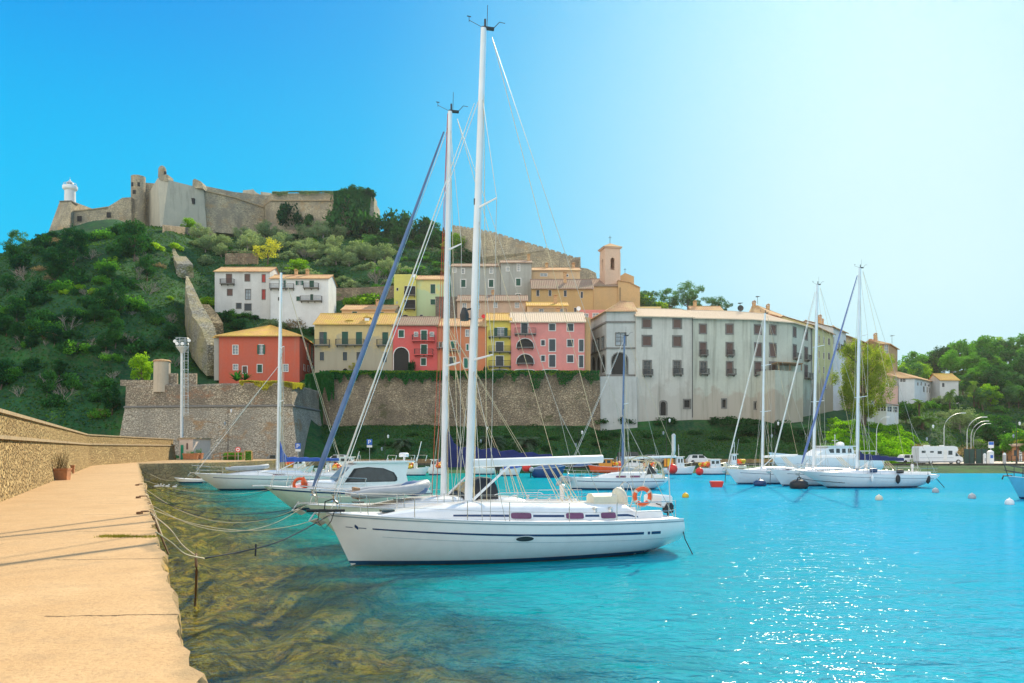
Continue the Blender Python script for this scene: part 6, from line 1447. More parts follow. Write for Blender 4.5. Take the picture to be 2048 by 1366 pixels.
def sailboat(name, label, bow, stern_dir, L, B, fb, fs, mast_x, mast_h, opts):
    """bow: world point of the bow at deck level plan, heading = from stern to bow"""
    o = opts; hd = math.atan2(-stern_dir[1], -stern_dir[0])
    ux, uy = math.cos(hd), math.sin(hd)
    root = thing(name, label, 'sailboat', (bow[0]-ux*L, bow[1]-uy*L, 0), hd, o.get('group'), local=True)
    H = Hull(L, B, fb, fs, rake=o.get('rake', 1.0), trans=o.get('tr', .55), stern_w=o.get('sw', .75), sheer=o.get('sheer', 1.5))
    H.build(root, o.get('hull', M['white']), anti=o.get('anti', M['anti']))
    if o.get('stripe', 1):
        H.band(root, 'hull_stripe', M['stripe'], lambda t: H.zs(t)-.30, lambda t: H.zs(t)-(.30-o.get('sth', .05)), .008, .03, .90)
    cabin_trunk(root, H, o.get('c0', .28), o.get('c1', .80), .66, o.get('ch', .42), M['white'], wins=o.get('wins', ()), wmat=o.get('wmat'), stripe=o.get('cstripe'), wz=o.get('wz', (.25,.78)))
    # cockpit coamings, wheel
    zc = H.zs(.12)
    mb = MB()
    for sg in (1, -1):
        mb.loft([[Vector((H.L*t, H.beam(t)*.64*sg, H.zs(t))), Vector((H.L*t, H.beam(t)*.61*sg, H.zs(t)+.26)), Vector((H.L*t, H.beam(t)*.50*sg, H.zs(t)+.28)), Vector((H.L*t, H.beam(t)*.46*sg, H.zs(t))) ] for t in (.04, .1, .18, .26, .31)], True, True)
    mb.build('cockpit_coaming', M['white'], root, smooth=2)
    mb = MB(); mb.box(L*.05, L*.29, -B*.2, B*.2, zc+.05, zc+.09); mb.build('cockpit_floor', M['teak'], root)
    mb = MB(); mb.lathe([(.12, 0), (.09, .5), (.12, .9), (.02, .95)], (L*.13, 0, zc), 10); mb.build('wheel_pedestal', M['white'], root)
    mb = MB(); mb.torus((L*.125-.12, 0, zc+.75), .48, .02, 24, 6, 'X')
    for k in range(6): a = math.pi*k/3; mb.tube([(L*.125-.12, 0, zc+.75), (L*.125-.12, .47*math.cos(a), zc+.75+.47*math.sin(a))], .012, 4)
    mb.build('steering_wheel', M['steel'], root)
    mb = MB()
    for x_, y_ in ((L*.27, B*.29), (L*.27, -B*.29), (L*.22, B*.29), (L*.22, -B*.29)): mb.lathe([(.09, 0), (.065, .05), (.06, .12), (.08, .15), (.01, .17)], (x_, y_, H.zs(.25)+.28), 12)
    mb.build('winches', M['steel'], root, smooth=2)
    # hatches
    for x_, s_ in ((.70, .26), (.56, .22), (.84, .2)):
        z = H.zs(x_) + (.42*.9 if x_ < .72 else .1) * (1 if x_ < .6 else .62 if x_ < .72 else 1)
        mb = MB(); mb.obox((L*x_, 0, z+.05), (s_*2, s_*2, .06)); mb.build('hatch', M['glass'], root)
    # rig
    mx = L*mast_x; mz = H.zs(mast_x) + o.get('ch', .42)*.9; top = mast_h
    rk = o.get('mrake', .015)                       # aft rake
    def mp(z): return Vector((mx - rk*(z-mz), 0, z))
    r0 = o.get('mr', .115)
    mb = MB(); mb.tube([mp(mz-.3), mp(top*.6), mp(top*.8), mp(top)], [r0, r0, r0*.85, r0*.72], 12, sq=.75)
    mast = mb.build('mast', o.get('mastmat', M['alu']), root, smooth=2)
    mb = MB(); t_ = mp(top); mb.tube([t_+Vector((.05,0,.0)), t_+Vector((-.35,0,.03))], .06, 6); mb.tube([t_+Vector((0,0,0)), t_+Vector((.5,0,.16))], .01, 4); mb.tube([t_+Vector((.5,0,.1)), t_+Vector((.5,0,.28))], .009, 4)
    mb.tube([t_+Vector((.44,0,.28)), t_+Vector((.57,0,.28))], .018, 4); mb.tube([t_+Vector((-.1,.05,0)), t_+Vector((-.12,.05,.75))], .01, 4); mb.tube([t_+Vector((-.3,0,.0)), t_+Vector((-.55,0,.3)), t_+Vector((-.75,0,.3))], .012, 4)
    mb.tube([t_+Vector((-.05,0,0)), t_+Vector((-.05,0,.3))], .035, 6); mb.build('masthead_gear', M['iron'], mast)
    spr = o.get('spread', (.36, .66)); sw_ = o.get('sprw', .26); tips = []
    for f_ in spr:
        z = mz + (top-mz)*f_; mb = MB(); tt = []
        for sg in (1, -1):
            e = mp(z) + Vector((-.28, B*sw_*(1.15-f_*.4)*sg, .07)); mb.tube([mp(z), e], .045, 6, .028, sq=.5); tt.append(e)
        mb.build('spreader', M['alu'], mast); tips.append(tt)
    w = o.get('wr', .011); ztop = top - .25; fz = top - o.get('frac', .3)
    bowp = Vector((L-.15, 0, H.zs(1)+.1)); sternp = Vector((.12, 0, H.zs(0)+.1))
    mb = MB(); bs_ = mp(ztop)*.25 + sternp*.75
    mb.tube([mp(ztop)+Vector((-.3,0,0)), bs_], w, 4); mb.tube([bs_, Vector((.1, B*.3, H.zs(0)))], w, 4); mb.tube([bs_, Vector((.1, -B*.3, H.zs(0)))], w, 4); mb.build('backstay', M['wire'], root)
    if o.get('babystay'): mb = MB(); mb.tube([mp(mz+(top-mz)*.36), Vector((mx+L*.15, 0, H.zs(.6)+.3))], w, 4); mb.build('babystay', M['wire'], root)
    for i, sg in ((0, 1), (1, -1)):
        mb = MB(); cp = Vector((mx-.15, H.beam(mast_x)*.93*sg, H.zs(mast_x)))
        pts = [mp(fz)] + [tips[k][i] for k in range(len(spr)-1, -1, -1)] + [cp]; mb.tube(pts, w, 4)
        for k in range(len(spr)):
            base = tips[k-1][i] if k > 0 else cp + Vector((.25, 0, 0)); mb.tube([mp(mz+(top-mz)*spr[k]-.1), base], w, 4)
        mb.tube([mp(mz+(top-mz)*spr[0]-.1), cp + Vector((-.5, 0, 0))], w, 4); mb.build('shroud', M['wire'], root)
    # furled genoa
    gm = o.get('genoa', M['genoa'])
    a, b = bowp + Vector((-.1, 0, .55)), mp(fz) + Vector((.25, 0, -.4)); pts = [a.lerp(b, i/14) for i in range(15)]; gr = o.get('gr', .10)
    mb = MB(); mb.tube(pts, [gr*(.45 + 1.0*(1-i/14)**.8*min(1, .6+i*.4)) if i else gr*.5 for i in range(15)], 8); mb.build('furled_genoa', gm, root, smooth=2)
    mb = MB(); mb.tube([bowp, mp(fz)], w*1.3, 5); mb.lathe([(.12, 0), (.05, .05), (.05, .18), (.12, .22)], a-Vector((0, 0, .3)), 10); mb.build('forestay', M['steel'], root)
    # boom
    bz0 = mz + o.get('bh', 1.05); bl = o.get('bl', L*.36); e = Vector((mx-.2-bl, o.get('bswing', 0), bz0+o.get('brise', .15))); s0 = Vector((mx-.15, 0, bz0))
    mb = MB(); mb.tube([s0, e], o.get('br', .11), 8, sq=.7); bm_ = mb.build('boom', M['alu'], root, smooth=2)
    if o.get('vang', 1): mb = MB(); mb.tube([Vector((mx-.14, 0, mz+.1)), s0.lerp(e, .28)-Vector((0,0,.08))], .045, 6, .035); mb.build('boom_vang', M['alu'], root)
    mb = MB()
    for f_, q in ((.55, L*.30), (.6, L*.27), (.5, L*.33)):
        for dy in (-.18, .18): mb.tube([s0.lerp(e, f_), Vector((q, dy, zc+.5 if q < L*.3 else zc+.6))], w*1.3, 4)
    mb.tube([e, mp(ztop)+Vector((-.3, 0, 0))], w, 4)
    for k, dy in enumerate((.1, -.1, .22)): mb.tube([mp(top*.98), Vector((mx-.1-k*.18, dy*2.2, mz+.1))], w*1.1, 4)
    mb.build('running_rigging', M['rope'], root)
    cov = o.get('cover')
    if cov:
        n = 16; rings = []
        for i in range(n+1):
            t = i/n; c = s0.lerp(e, t*.97); h_ = o.get('covh', .42)*(1.0-.62*t) * (1 + .12*math.sin(i*2.1)); 
            if i == 0: h_ = o.get('covm', 1.4)
            elif i == 1: h_ = max(h_, o.get('covm', 1.4)*.45)
            r_ = .17 - .05*t
            rings.append([c + Vector((0, r_*math.cos(q), -.12 if math.sin(q) < -.5 else h_*(math.sin(q)*.5+.5) - .05)) for q in [2*math.pi*k/10 for k in range(10)]])
        mb = MB(); mb.loft(rings, True, True); mb.build('sail_cover', cov, root, smooth=2)
        if o.get('lazy'):
            mb = MB()
            for f_ in (.25, .5, .75):
                for dy in (.14, -.14): mb.tube([s0.lerp(e, f_)+Vector((0, dy, 0)), mp(mz+(top-mz)*.45)], w*.9, 3)
            mb.build('lazy_jacks', M['rope'], root)
    # rails
    def rp(t, h=.0, i=.07): return Vector((L*t, (H.beam(t)-i if H.beam(t) > i else 0), H.zs(t)+h))
    flip = lambda v: Vector((v.x, -v.y, v.z))
    ts = o.get('stn', (.24, .36, .48, .60, .72, .82)); rh = .62
    for t in ts:
        for sg in (1, -1):
            mb = MB(); p = rp(t); q = rp(t, rh); 
            if sg < 0: p, q = flip(p), flip(q)
            mb.tube([p, q], .014, 5); mb.build('stanchion', M['steel'], root)
    for sg in (1, -1):
        mb = MB()
        for hh in (rh, rh*.52):
            pts = [rp(t, hh) for t in (.16,)+tuple(ts)+(.92,)]
            if sg < 0: pts = [flip(p) for p in pts]
            mb.tube(pts, .006 if L < 12.2 else .007, 4)
        mb.build('lifeline', M['wire'], root)
    mb = MB()                                       # pulpit
    A = [rp(.90, .0), rp(.905, rh), Vector((L*.96, H.beam(.96)+.05, H.zs(.96)+rh+.05)), Vector((L+.18, .14, H.zs(1)+rh+.08))]
    mb.tube(A + [flip(p) for p in A[::-1]], .016, 6)
    for p in (Vector((L*.965, H.beam(.965), H.zs(.965))),): 
        for f_ in (lambda v: v, flip): mb.tube([f_(p), f_(p + Vector((.12, .03, rh+.05)))], .015, 5)
    A2 = [rp(.905, rh*.5), Vector((L*.97, H.beam(.97)+.05, H.zs(.97)+rh*.5)), ]
    for f_ in (lambda v: v, flip): mb.tube([f_(p) for p in A2], .013, 5)
    mb.build('pulpit', M['steel'], root)
    mb = MB()                                       # pushpit
    A = [rp(.17, 0), rp(.16, rh), rp(.05, rh), Vector((.06, B*.30, H.zs(0)+rh))]
    for f_ in (lambda v: v, flip):
        mb.tube([f_(p) for p in A] + [f_(A[-1] + Vector((0, 0, -rh)))], .016, 6); mb.tube([f_(rp(.05, 0)), f_(rp(.05, rh))], .014, 5); mb.tube([f_(rp(.16, rh*.5)), f_(rp(.05, rh*.5)), f_(Vector((.06, B*.3, H.zs(0)+rh*.5)))], .012, 5)
    mb.build('pushpit', M['steel'], root)
    mb = MB(); mb.obox((L-.05, 0, H.zs(1)+.07), (.75, .14, .06)); mb.lathe([(.06, -.06), (.06, .06)], (L+.28, 0, H.zs(1)+.07), 10, 'Y'); mb.build('bow_roller', M['steel'], root)
    if o.get('anchor', 1):
        mb = MB(); a0 = Vector((L+.32, 0, H.zs(1)+.04)); mb.tube([a0-Vector((.7,0,-.03)), a0, a0+Vector((.18,0,-.25))], .03, 5)
        for sg in (1, -1): mb.add([a0+Vector((.18,0,-.25)), a0+Vector((-.15,.03*sg,-.42)), a0+Vector((-.32,.20*sg,-.30)), a0+Vector((-.05,.16*sg,-.18))], [(0,1,2,3)])
        mb.build('anchor', M['galv'], root)
    return root, H, mp
def lifebuoy(world, r, label, rot, white_bands=True, horse=False):
    t = thing('lifebuoy', label, 'lifebuoy', world, rot, local=True)
    if horse:
        mb = MB(); mb.torus((0,0,0), r, r*.28, 24, 8, 'Y', R(-60), R(240)); mb.build('ring', M['orange'], t, smooth=2)
    else:
        mb = MB(); mb.torus((0,0,0), r, r*.26, 32, 10, 'Y'); mb.build('ring', M['orange'], t, smooth=2)
    if white_bands:
        for a in (R(35), R(145), R(215), R(325)):
            mb = MB(); mb.torus((0,0,0), r, r*.275, 3, 10, 'Y', a-.13, a+.13); mb.build('band', M['sail'], t)
    mb = MB(); mb.torus((0,0,0), r*1.34, .012, 24, 5, 'Y'); mb.build('grab_line', M['rope'], t)
    return t
def loc(root, x, y, z):
    m_ = Matrix.Translation(root.location) @ Matrix.Rotation(root.rotation_euler[2], 4, 'Z'); return m_ @ Vector((x, y, z))
# --- nearest yacht
bow1 = P(652, 1022, 24.1); st_dir = (10.74, 4.3)
y1, H1, mp1 = sailboat('sailboat', 'large white sailboat in the foreground with violet cabin windows and a navy side stripe', (bow1.x, bow1.y), st_dir, 11.7, 3.9, 1.62, 1.18, .612, 17.3,
  dict(wins=((.468,.527),(.309,.3645),(.205,.254)), c0=.124, c1=.863, ch=.50, cstripe=(.129,.683), wz=(.22,.82), stripe=0, spread=(.30,.62), mrake=.034, mr=.135, frac=2.1, genoa=M['sail'], gr=.022, bl=4.7, brise=.12, br=.14, bh=1.3, rake=.75, tr=-.28, sw=.80, sprw=.28, anchor=1, stn=(.23,.38,.55,.66,.79), wr=.010))
H1.band(y1, 'hull_stripe', M['stripe'], lambda t: H1.zs(t)-.40-.04*(1-t), lambda t: H1.zs(t)-.365+.02*(1-t), .008, .145, .90)
H1.band(y1, 'hull_stripe', M['stripe'], lambda t: H1.zs(t)-.44, lambda t: H1.zs(t)-.345, .008, .087, .119)
H1.band(y1, 'hull_stripe', M['stripe'], lambda t: H1.zs(t)-.44, lambda t: H1.zs(t)-.345, .009, .124, .132)
H1.band(y1, 'hull_stripe', M['stripe'], lambda t: H1.zs(t)-.39, lambda t: H1.zs(t)-.37, .008, .915, .934)
H1.band(y1, 'hull_stripe', M['stripe'], lambda t: H1.zs(t)-.39, lambda t: H1.zs(t)-.37, .008, .949, .966)
H1.band(y1, 'rub_line', plain('pale_line', (.45,.55,.60), .4), lambda t: H1.zs(t)-.62, lambda t: H1.zs(t)-.605, .007, .05, .88)
H1.band(y1, 'sheer_line', plain('grey_sheer', (.25,.33,.38), .4), lambda t: H1.zs(t)-.075, lambda t: H1.zs(t)-.035, .012, .0, .99)
H1.band(y1, 'waterline_growth', plain('olive_growth', (.16,.15,.05), .8, scale=6, var=.5), lambda t: -.2, lambda t: .02, .018, .05, 1.0)
for sg in (1, -1):                                  # oval portlight and star emblem on the topsides
    for nm, k, o_, m_ in (('portlight_rim', 1.28, .010, M['alu']), ('portlight', 1.0, .018, M['glass'])):
        mb = MB(); pts = []
        for i in range(20):
            a = 2*math.pi*i/20; t = .509 + .0245*k*math.cos(a); z = H1.zs(.509) - .50 + .078*k*math.sin(a); q = H1.at_z(t, z, o_); pts.append(Vector((q.x, q.y*sg, q.z)))
        mb.add(pts, [tuple(range(20))]); mb.build(nm, m_, y1, fix=False)
    mb = MB(); pts = []
    for dt, dz in ((.0015, .085), (.0046, .015), (.0035, -.02), (-.0015, -.085), (-.0046, -.015), (-.0035, .02)):
        q = H1.at_z(.939+dt, H1.zs(.939)-.36+dz, .012); pts.append(Vector((q.x, q.y*sg, q.z)))
    mb.add(pts, [tuple(range(6))]); mb.build('bow_emblem', M['stripe'], y1, fix=False)
mb = MB()
for sg in (1, -1): mb.tube([(11.7*.515, sg*.62, 2.02), (11.7*.495, sg*.62, 2.09), (11.7*.37, sg*.66, 2.07), (11.7*.355, sg*.66, 1.98)], .014, 5)
mb.build('grab_rail', M['steel'], y1)
mb = MB(); mb.tube([mp1(11.5)+Vector((.12,-.0,0)), mp1(11.5)+Vector((.12,0,.2))], .03, 5); mb.build('deck_light', M['iron'], y1)
mb = MB(); c = mp1(7.9)+Vector((.34,.0,0)); mb.lathe([(.14,-.18),(.15,0),(.08,.22),(.02,.25)], c, 12); mb.tube([c+Vector((0,0,.15)), mp1(8.15)], .03, 5); mb.tube([c-Vector((0,0,.12)), mp1(7.78)], .03, 5); mb.build('radar_reflector', M['iron'], y1)
# sprayhood-less cockpit gear and stern objects
def cushion(x, y, z, s, label, nm='cushion'):
    mb = MB(); mb.ball((0,0,0), 1.0, 14, 1.0); o = mb.build(nm, M['cream'], None, smooth=True); o.location = loc(y1, x, y, z); o.scale = s; o.rotation_euler = (0, .25, y1.rotation_euler[2]); return tag(o, label, 'outboard cover' if nm != 'cushion' else 'fender')
cushion(1.9, .55, 1.86, (.30, .22, .42), 'fat cream covered liferaft bundle standing in the nearest yacht cockpit', 'life_raft')
mb = MB(); m_ = Matrix.Translation(loc(y1, 2.55, .5, 1.78)) @ Matrix.Rotation(y1.rotation_euler[2], 4, 'Z'); mb.M = m_
mb.loft([[Vector((x, y, z)) for y, z in ((-.25,-.25),(.25,-.25),(.27,.18),(.15,.28),(-.15,.28),(-.27,.18))] for x in (-.45,-.38,.38,.45)]); tag(mb.build('folded_sprayhood', M['cream'], None, smooth=2), 'folded cream canvas hood across the nearest yacht companionway', 'canvas hood')
lifebuoy(loc(y1, 1.45, 1.30, 1.98), .26, 'orange and cream horseshoe lifebuoy on the stern rail of the nearest sailboat', y1.rotation_euler[2]-.2, True)
mb = MB(M=Matrix.Translation(loc(y1, -.10, -.2, 1.50)) @ Matrix.Rotation(y1.rotation_euler[2], 4, 'Z')); mb.loft([[Vector((x*s_, y*s_, z)) for x, y in ((-.22,-.6),(.22,-.6),(.22,.6),(-.22,.6))] for z, s_ in ((0,.9),(.06,1),(.36,1),(.42,.9))]); tag(mb.build('storage_bag', M['white'], None), 'bulging white storage bag strapped behind the stern rail of the nearest sailboat', 'bag')
mb = MB(M=Matrix.Translation(loc(y1, -.18, .35, 1.15)) @ Matrix.Rotation(y1.rotation_euler[2], 4, 'Z')); mb.loft([[Vector((x*s_, y*s_, z)) for x, y in ((-.12,-.12),(.14,-.12),(.14,.12),(-.12,.12))] for z, s_ in ((.15,.8),(.2,1.1),(.42,1.15),(.52,.7))]); mb.tube([(.0,0,.2),(.02,0,-.5)], .045, 6); mb.tube([(.05,0,.35),(.5,0,.5)], .02, 5)
tag(mb.build('outboard_motor', M['black'], None), 'small black outboard motor clamped on the stern rail of the nearest sailboat', 'outboard motor')
mb = MB(); a = loc(y1, .05, -1.2, 1.7); mb.tube([a, a+Vector((.35,.1,1.35))], .018, 5); fl_ = tag(mb.build('flag', M['steel'], None), 'little dark triangular flag on a slanted staff at the nearest sailboat stern', 'flag')
mb = MB(); b = a+Vector((.35,.1,1.35)); mb.add([b, b+Vector((-.08,0,-.42)), b+Vector((.30,.05,-.38)), b+Vector((.30,.06,-.40)), b+Vector((-.08,.01,-.44)), b+Vector((0,.01,-.02))], [(0,1,2),(3,4,5),(0,2,3,5),(0,5,4,1),(1,4,3,2)]); mb.build('cloth', M['iron'], fl_)
mb = MB(); a = loc(y1, .1, .9, 1.7); mb.tube([a, a+Vector((-.05,0,1.1)), a+Vector((.1,0,1.9))], .02, 5); mb.lathe([(.02,-.5),(.07,-.3),(.07,.25),(.02,.3)], a+Vector((.12,0,2.1)), 10); tag(mb.build('wind_generator_pole', M['galv'], None), 'slim grey pole with a tapering head at the nearest sailboat stern', 'pole')
mb = MB(); a = H1.at_z(.0, 1.1, .02); mb.tube([loc(y1, -.02, 1.35, 1.14), loc(y1, -.1, 1.5, .5), loc(y1, -.3, 1.75, -.1)], .018, 5); tag(mb.build('stern_line', M['ropedark'], None), 'dark line running from the nearest sailboat stern down into the water', 'rope', 'mooring ropes')
# loose gear on the bow (bowsprit pole)
mb = MB(M=Matrix.Translation(loc(y1, 11.7, .35, 1.72)) @ Matrix.Rotation(y1.rotation_euler[2], 4, 'Z')); mb.tube([(-.5,0,0),(.62,0,.03)], .045, 8); mb.tube([(.25,0,.02),(.3,.05,-.3),(.1,.02,-.55),(-.1,0,-.3),(-.2,0,0)], .014, 5); mb.tube([(.1,0,.0),(.08,.0,.28),(-.15,0,.36),(-.3,0,.2)], .02, 5); tag(mb.build('bow_pole', M['black'], None, smooth=2), 'short black padded pole with looped ropes on the bow of the nearest sailboat', 'pole')
# --- second yacht behind, with wrapped grey blue genoa
bow2 = P(612, 1006, 29.4)
y2, H2, mp2 = sailboat('sailboat', 'white sailboat directly behind the nearest one with a thick grey blue furled genoa', (bow2.x, bow2.y), st_dir, 12.0, 3.8, 1.50, 1.15, .560, 16.9,
  dict(wins=((.40,.50),(.30,.36)), hull=M['sage'], cover=M['navy'], covh=.85, covm=1.5, spread=(.34,.64), genoa=M['genoa'], gr=.074, mr=.125, frac=.45, bl=4.6, brise=.1, bh=1.32, rake=1.5, mrake=.018, lazy=1))
mb = MB(); a0 = mp2(16.8)
for k, (dx, dy) in enumerate(((.42,.5),(.55,.3))): mb.tube([a0+Vector((.1,0,0)), Vector((12*.560+dx, dy, 1.7))], .011, 4)
mb.build('halyard', plain('red_halyard', (.55,.10,.05), .8), y2)
# sprayhood
mb = MB(); zc = H2.zs(.46)+.40
for f_ in (0,): mb.loft([[Vector((12*t, 1.35*w*math.cos(a), zc + h_*max(0, math.sin(a))**.8)) for a in [math.pi*k/10 for k in range(11)]] for t, w, h_ in ((.405,.9,.80),(.44,.9,.84),(.475,.85,.68),(.52,.8,.15))], False, False)
sh_ = mb.build('sprayhood', M['black'], y2, smooth=2)
mb = MB(); mb.loft([[Vector((12*t+.02, 1.38*w*math.cos(a), zc + h_*max(0, math.sin(a))**.8+.02)) for a in [math.pi*(.12+.76*k/6) for k in range(7)]] for t, w, h_ in ((.48,.85,.64),(.51,.82,.28))], False, False); mb.build('sprayhood_window', plain('amber_window', (.38,.27,.10), .2), sh_)
# dinghy lashed on the foredeck of the second yacht
def rib(name, label, cpos, L, rz, mat, cat='dinghy', eng=False, pitch=0):
    t = thing(name, label, cat, cpos, rz, local=True); mb = MB(); pts = []
    for sg in (1, -1):
        s_ = [Vector((-L/2, sg*.55, .2)), Vector((-L/4, sg*.6, .2)), Vector((L*.1, sg*.6, .22)), Vector((L*.32, sg*.45, .28)), Vector((L*.46, sg*.18, .36))]
        pts.append(s_)
    ring = pts[0] + [Vector((L*.5, 0, .38))] + pts[1][::-1]
    mb.tube(ring, [.10]+[.20]*(len(ring)-2)+[.10], 10); mb.build('tube', mat, t, smooth=2)
    mb = MB(); mb.prism([(-L*.4,-.5,.02),(L*.3,-.35,.05),(L*.42,0,.1),(L*.3,.35,.05),(-L*.4,.5,.02)], (0,0,.06)); mb.box(-L*.42,-L*.38,-.5,.5,0,.42); mb.build('floor', M['woodf'], t)
    if eng: mb = MB(); mb.obox((-L*.46,0,.62), (.26,.24,.36)); mb.tube([(-L*.46,0,.5),(-L*.47,0,-.2)], .06, 6); mb.build('outboard', M['black'], t)
    t.rotation_euler = (0, pitch, rz); return t
d_ = rib('inflatable_dinghy', 'pale inflatable dinghy lashed on the foredeck of the second sailboat', loc(y2, 9.0, .3, 1.75), 3.0, y2.rotation_euler[2]+math.pi, M['rubber'], pitch=-.04)
mb = MB(); mb.ball((0,0,0), .5, 14); o = mb.build('dinghy_cover', M['genoa'], None, smooth=True); o.location = loc(y2, 8.0, .35, 2.05); o.scale = (1.1,.8,.62); tag(o, 'blue canvas bundle on the aft end of the lashed dinghy', 'canvas bundle')
# --- motor cruiser
def motor_cruiser():
    b = P(527, 973, 45.5); L = 9.6; hd = math.atan2(-4.0, -8.6)
    root = thing('motor_cruiser', 'white and pale green motor cruiser with an arched cabin window and bow rail', 'motor boat', (b.x-math.cos(hd)*L, b.y-math.sin(hd)*L, 0), hd, local=True)
    H = Hull(L, 3.2, 1.42, 1.0, rake=1.7, trans=-.15, stern_w=.9); H.build(root, M['sage'], anti=M['anti'])
    H.band(root, 'hull_stripe', M['stripe'], lambda t: H.zs(t)-.20, lambda t: H.zs(t)-.12, .01, 0, .97)
    H.band(root, 'topside_band', M['white'], lambda t: H.zs(t)-.11, lambda t: H.zs(t)+.0, .014, 0, .98)
    cabin_trunk(root, H, .40, .86, .74, .5, M['white'], 'foredeck_cabin')
    rings = []                                       # wheelhouse: raked windscreen, rounded roof, sloping rear
    out = [(L*.60, .45), (L*.50, 1.45), (L*.455, 1.62), (L*.20, 1.66), (L*.135, 1.58), (L*.155, .9), (L*.135, 0.0), (L*.60, 0.0)]
    z0 = H.zs(.35)+.05; mb = MB()
    for y, k in ((1.22, 1.0), (1.12, 1.0)): pass
    def ho(y, sc): return [Vector((x, y*(1-.12*z/1.6), z0+z)) for x, z in out]
    mb.loft([ho(1.25,1), ho(-1.25,1)], True, True); mb.build('wheelhouse', M['white'], root)
    mb = MB(); mb.prism([(L*.49,-1.2,z0+1.60),(L*.10,-1.25,z0+1.63),(L*.10,1.25,z0+1.63),(L*.49,1.2,z0+1.60)], (0,0,.10)); mb.build('roof', M['white'], root)
    for sg in (1, -1):
        for nm, k, o_, m_ in (('window_seal', 1.0, .012, M['black']), ('side_window', .88, .024, M['glass'])):
            pl = [(L*.545, .50), (L*.485, 1.30), (L*.40, 1.38), (L*.30, 1.30), (L*.235, 1.05), (L*.215, .75), (L*.215, .56), (L*.23, .50)]
            cx_ = sum(p[0] for p in pl)/8; cz_ = sum(p[1] for p in pl)/8
            pl = [(cx_+(x-cx_)*k, cz_+(z-cz_)*k) for x, z in pl]
            mb = MB(); mb.add([Vector((x, sg*(1.25*(1-.12*z/1.6)+o_), z0+z)) for x, z in pl], [tuple(range(8))]); mb.build(nm, m_, root, fix=False)
    mb = MB(); a, b2 = Vector((L*.592, 0, z0+.58)), Vector((L*.508, 0, z0+1.38)); mb.add([a+Vector((.03,-1.0,0)), a+Vector((.03,1.0,0)), b2+Vector((.03,.95,0)), b2+Vector((.03,-.95,0))], [(0,1,2,3)]); mb.build('windscreen', plain('screen', (.25,.38,.52), .1), root)
    mb = MB(); mb.lathe([(.28,0),(.30,.05),(.30,.2),(.22,.26),(.01,.27)], (L*.14, .2, z0+1.95), 18); mb.tube([(L*.14,.2,z0+1.7),(L*.14,.2,z0+1.96)], .05, 6); mb.build('radar_dome', M['white'], root, smooth=2)
    mb = MB(); 
    for x in (.22,.10,.02): mb.tube([(L*x, .9, z0+1.7), (L*x-.1, .9, z0+2.05), (L*x-.1, -.9, z0+2.05), (L*x, -.9, z0+1.7)], .02, 5)
    mb.tube([(L*.06,.4,z0+1.7),(L*.03,.4,z0+2.9)], .03, 5); mb.tube([(L*.45,.3,z0+1.7),(L*.43,.3,z0+2.3)], .02, 5); mb.build('roof_rail', M['steel'], root)
    mb = MB(); pts = [Vector((L*t, H.beam(t)-.05, H.zs(t)+.75)) for t in (.42,.55,.70,.84,.94)] + [Vector((L+.35, 0, H.zs(1)+.85))]
    mb.tube(pts + [Vector((p.x, -p.y, p.z)) for p in pts[::-1][1:]], .02, 6)
    pts2 = [p - Vector((0,0,.38)) for p in pts[:-1]]; mb.tube(pts2, .015, 5); mb.tube([Vector((p.x,-p.y,p.z)) for p in pts2], .015, 5)
    for t in (.42,.55,.70,.84,.94):
        for sg in (1,-1): mb.tube([(L*t+.18, (H.beam(t)-.05)*sg, H.zs(t)), (L*t, (H.beam(t)-.05)*sg, H.zs(t)+.75)], .016, 5)
    mb.build('bow_rail', M['steel'], root)
    mb = MB(); mb.obox((L+.15,0,H.zs(1)+.03), (.9,.3,.06)); mb.build('bow_platform', M['white'], root)
    mb = MB(); mb.box(0.1, L*.14, -1.2, -1.1, H.zs(0), H.zs(0)+.35); mb.box(.1, L*.14, 1.1, 1.2, H.zs(0), H.zs(0)+.35); mb.box(.1,.2,-1.2,1.2,H.zs(0),H.zs(0)+.35); mb.build('cockpit_coaming', M['white'], root)
    return root
mc = motor_cruiser()
lifebuoy(P(600, 969, 45.6), .33, 'orange lifebuoy hanging on the bow rail of the motor cruiser', .3, False)
mb = MB(); mb.lathe([(.02,-.3),(.13,-.25),(.15,0),(.05,.3)], P(607,964,45.5), 10); tag(mb.build('rescue_light', M['orange'], None), 'small orange float light beside the lifebuoy on the motor cruiser', 'float light')
# --- left yacht with blue cover
b = P(388, 948, 67); y3, H3, mp3 = sailboat('sailboat', 'white sailboat at the left with a bright blue sail cover and a dinghy on deck', (b.x, b.y), (10.9, 4.2), 12.6, 3.8, 1.45, 1.15, .46, 18.9,
  dict(wins=((.42,.5),), cover=M['bluecov'], covh=.42, covm=1.9, genoa=M['wire'], gr=.014, mr=.15, bl=5.2, brise=.1, spread=(.35,.62), sth=.05, wr=.016, bh=.9, frac=8.0, rake=2.0))
rib('inflatable_dinghy', 'white upturned inflatable dinghy on the foredeck of the blue covered sailboat', loc(y3, 8.4, 0, 1.65), 3.4, y3.rotation_euler[2]+math.pi, M['rubber'])
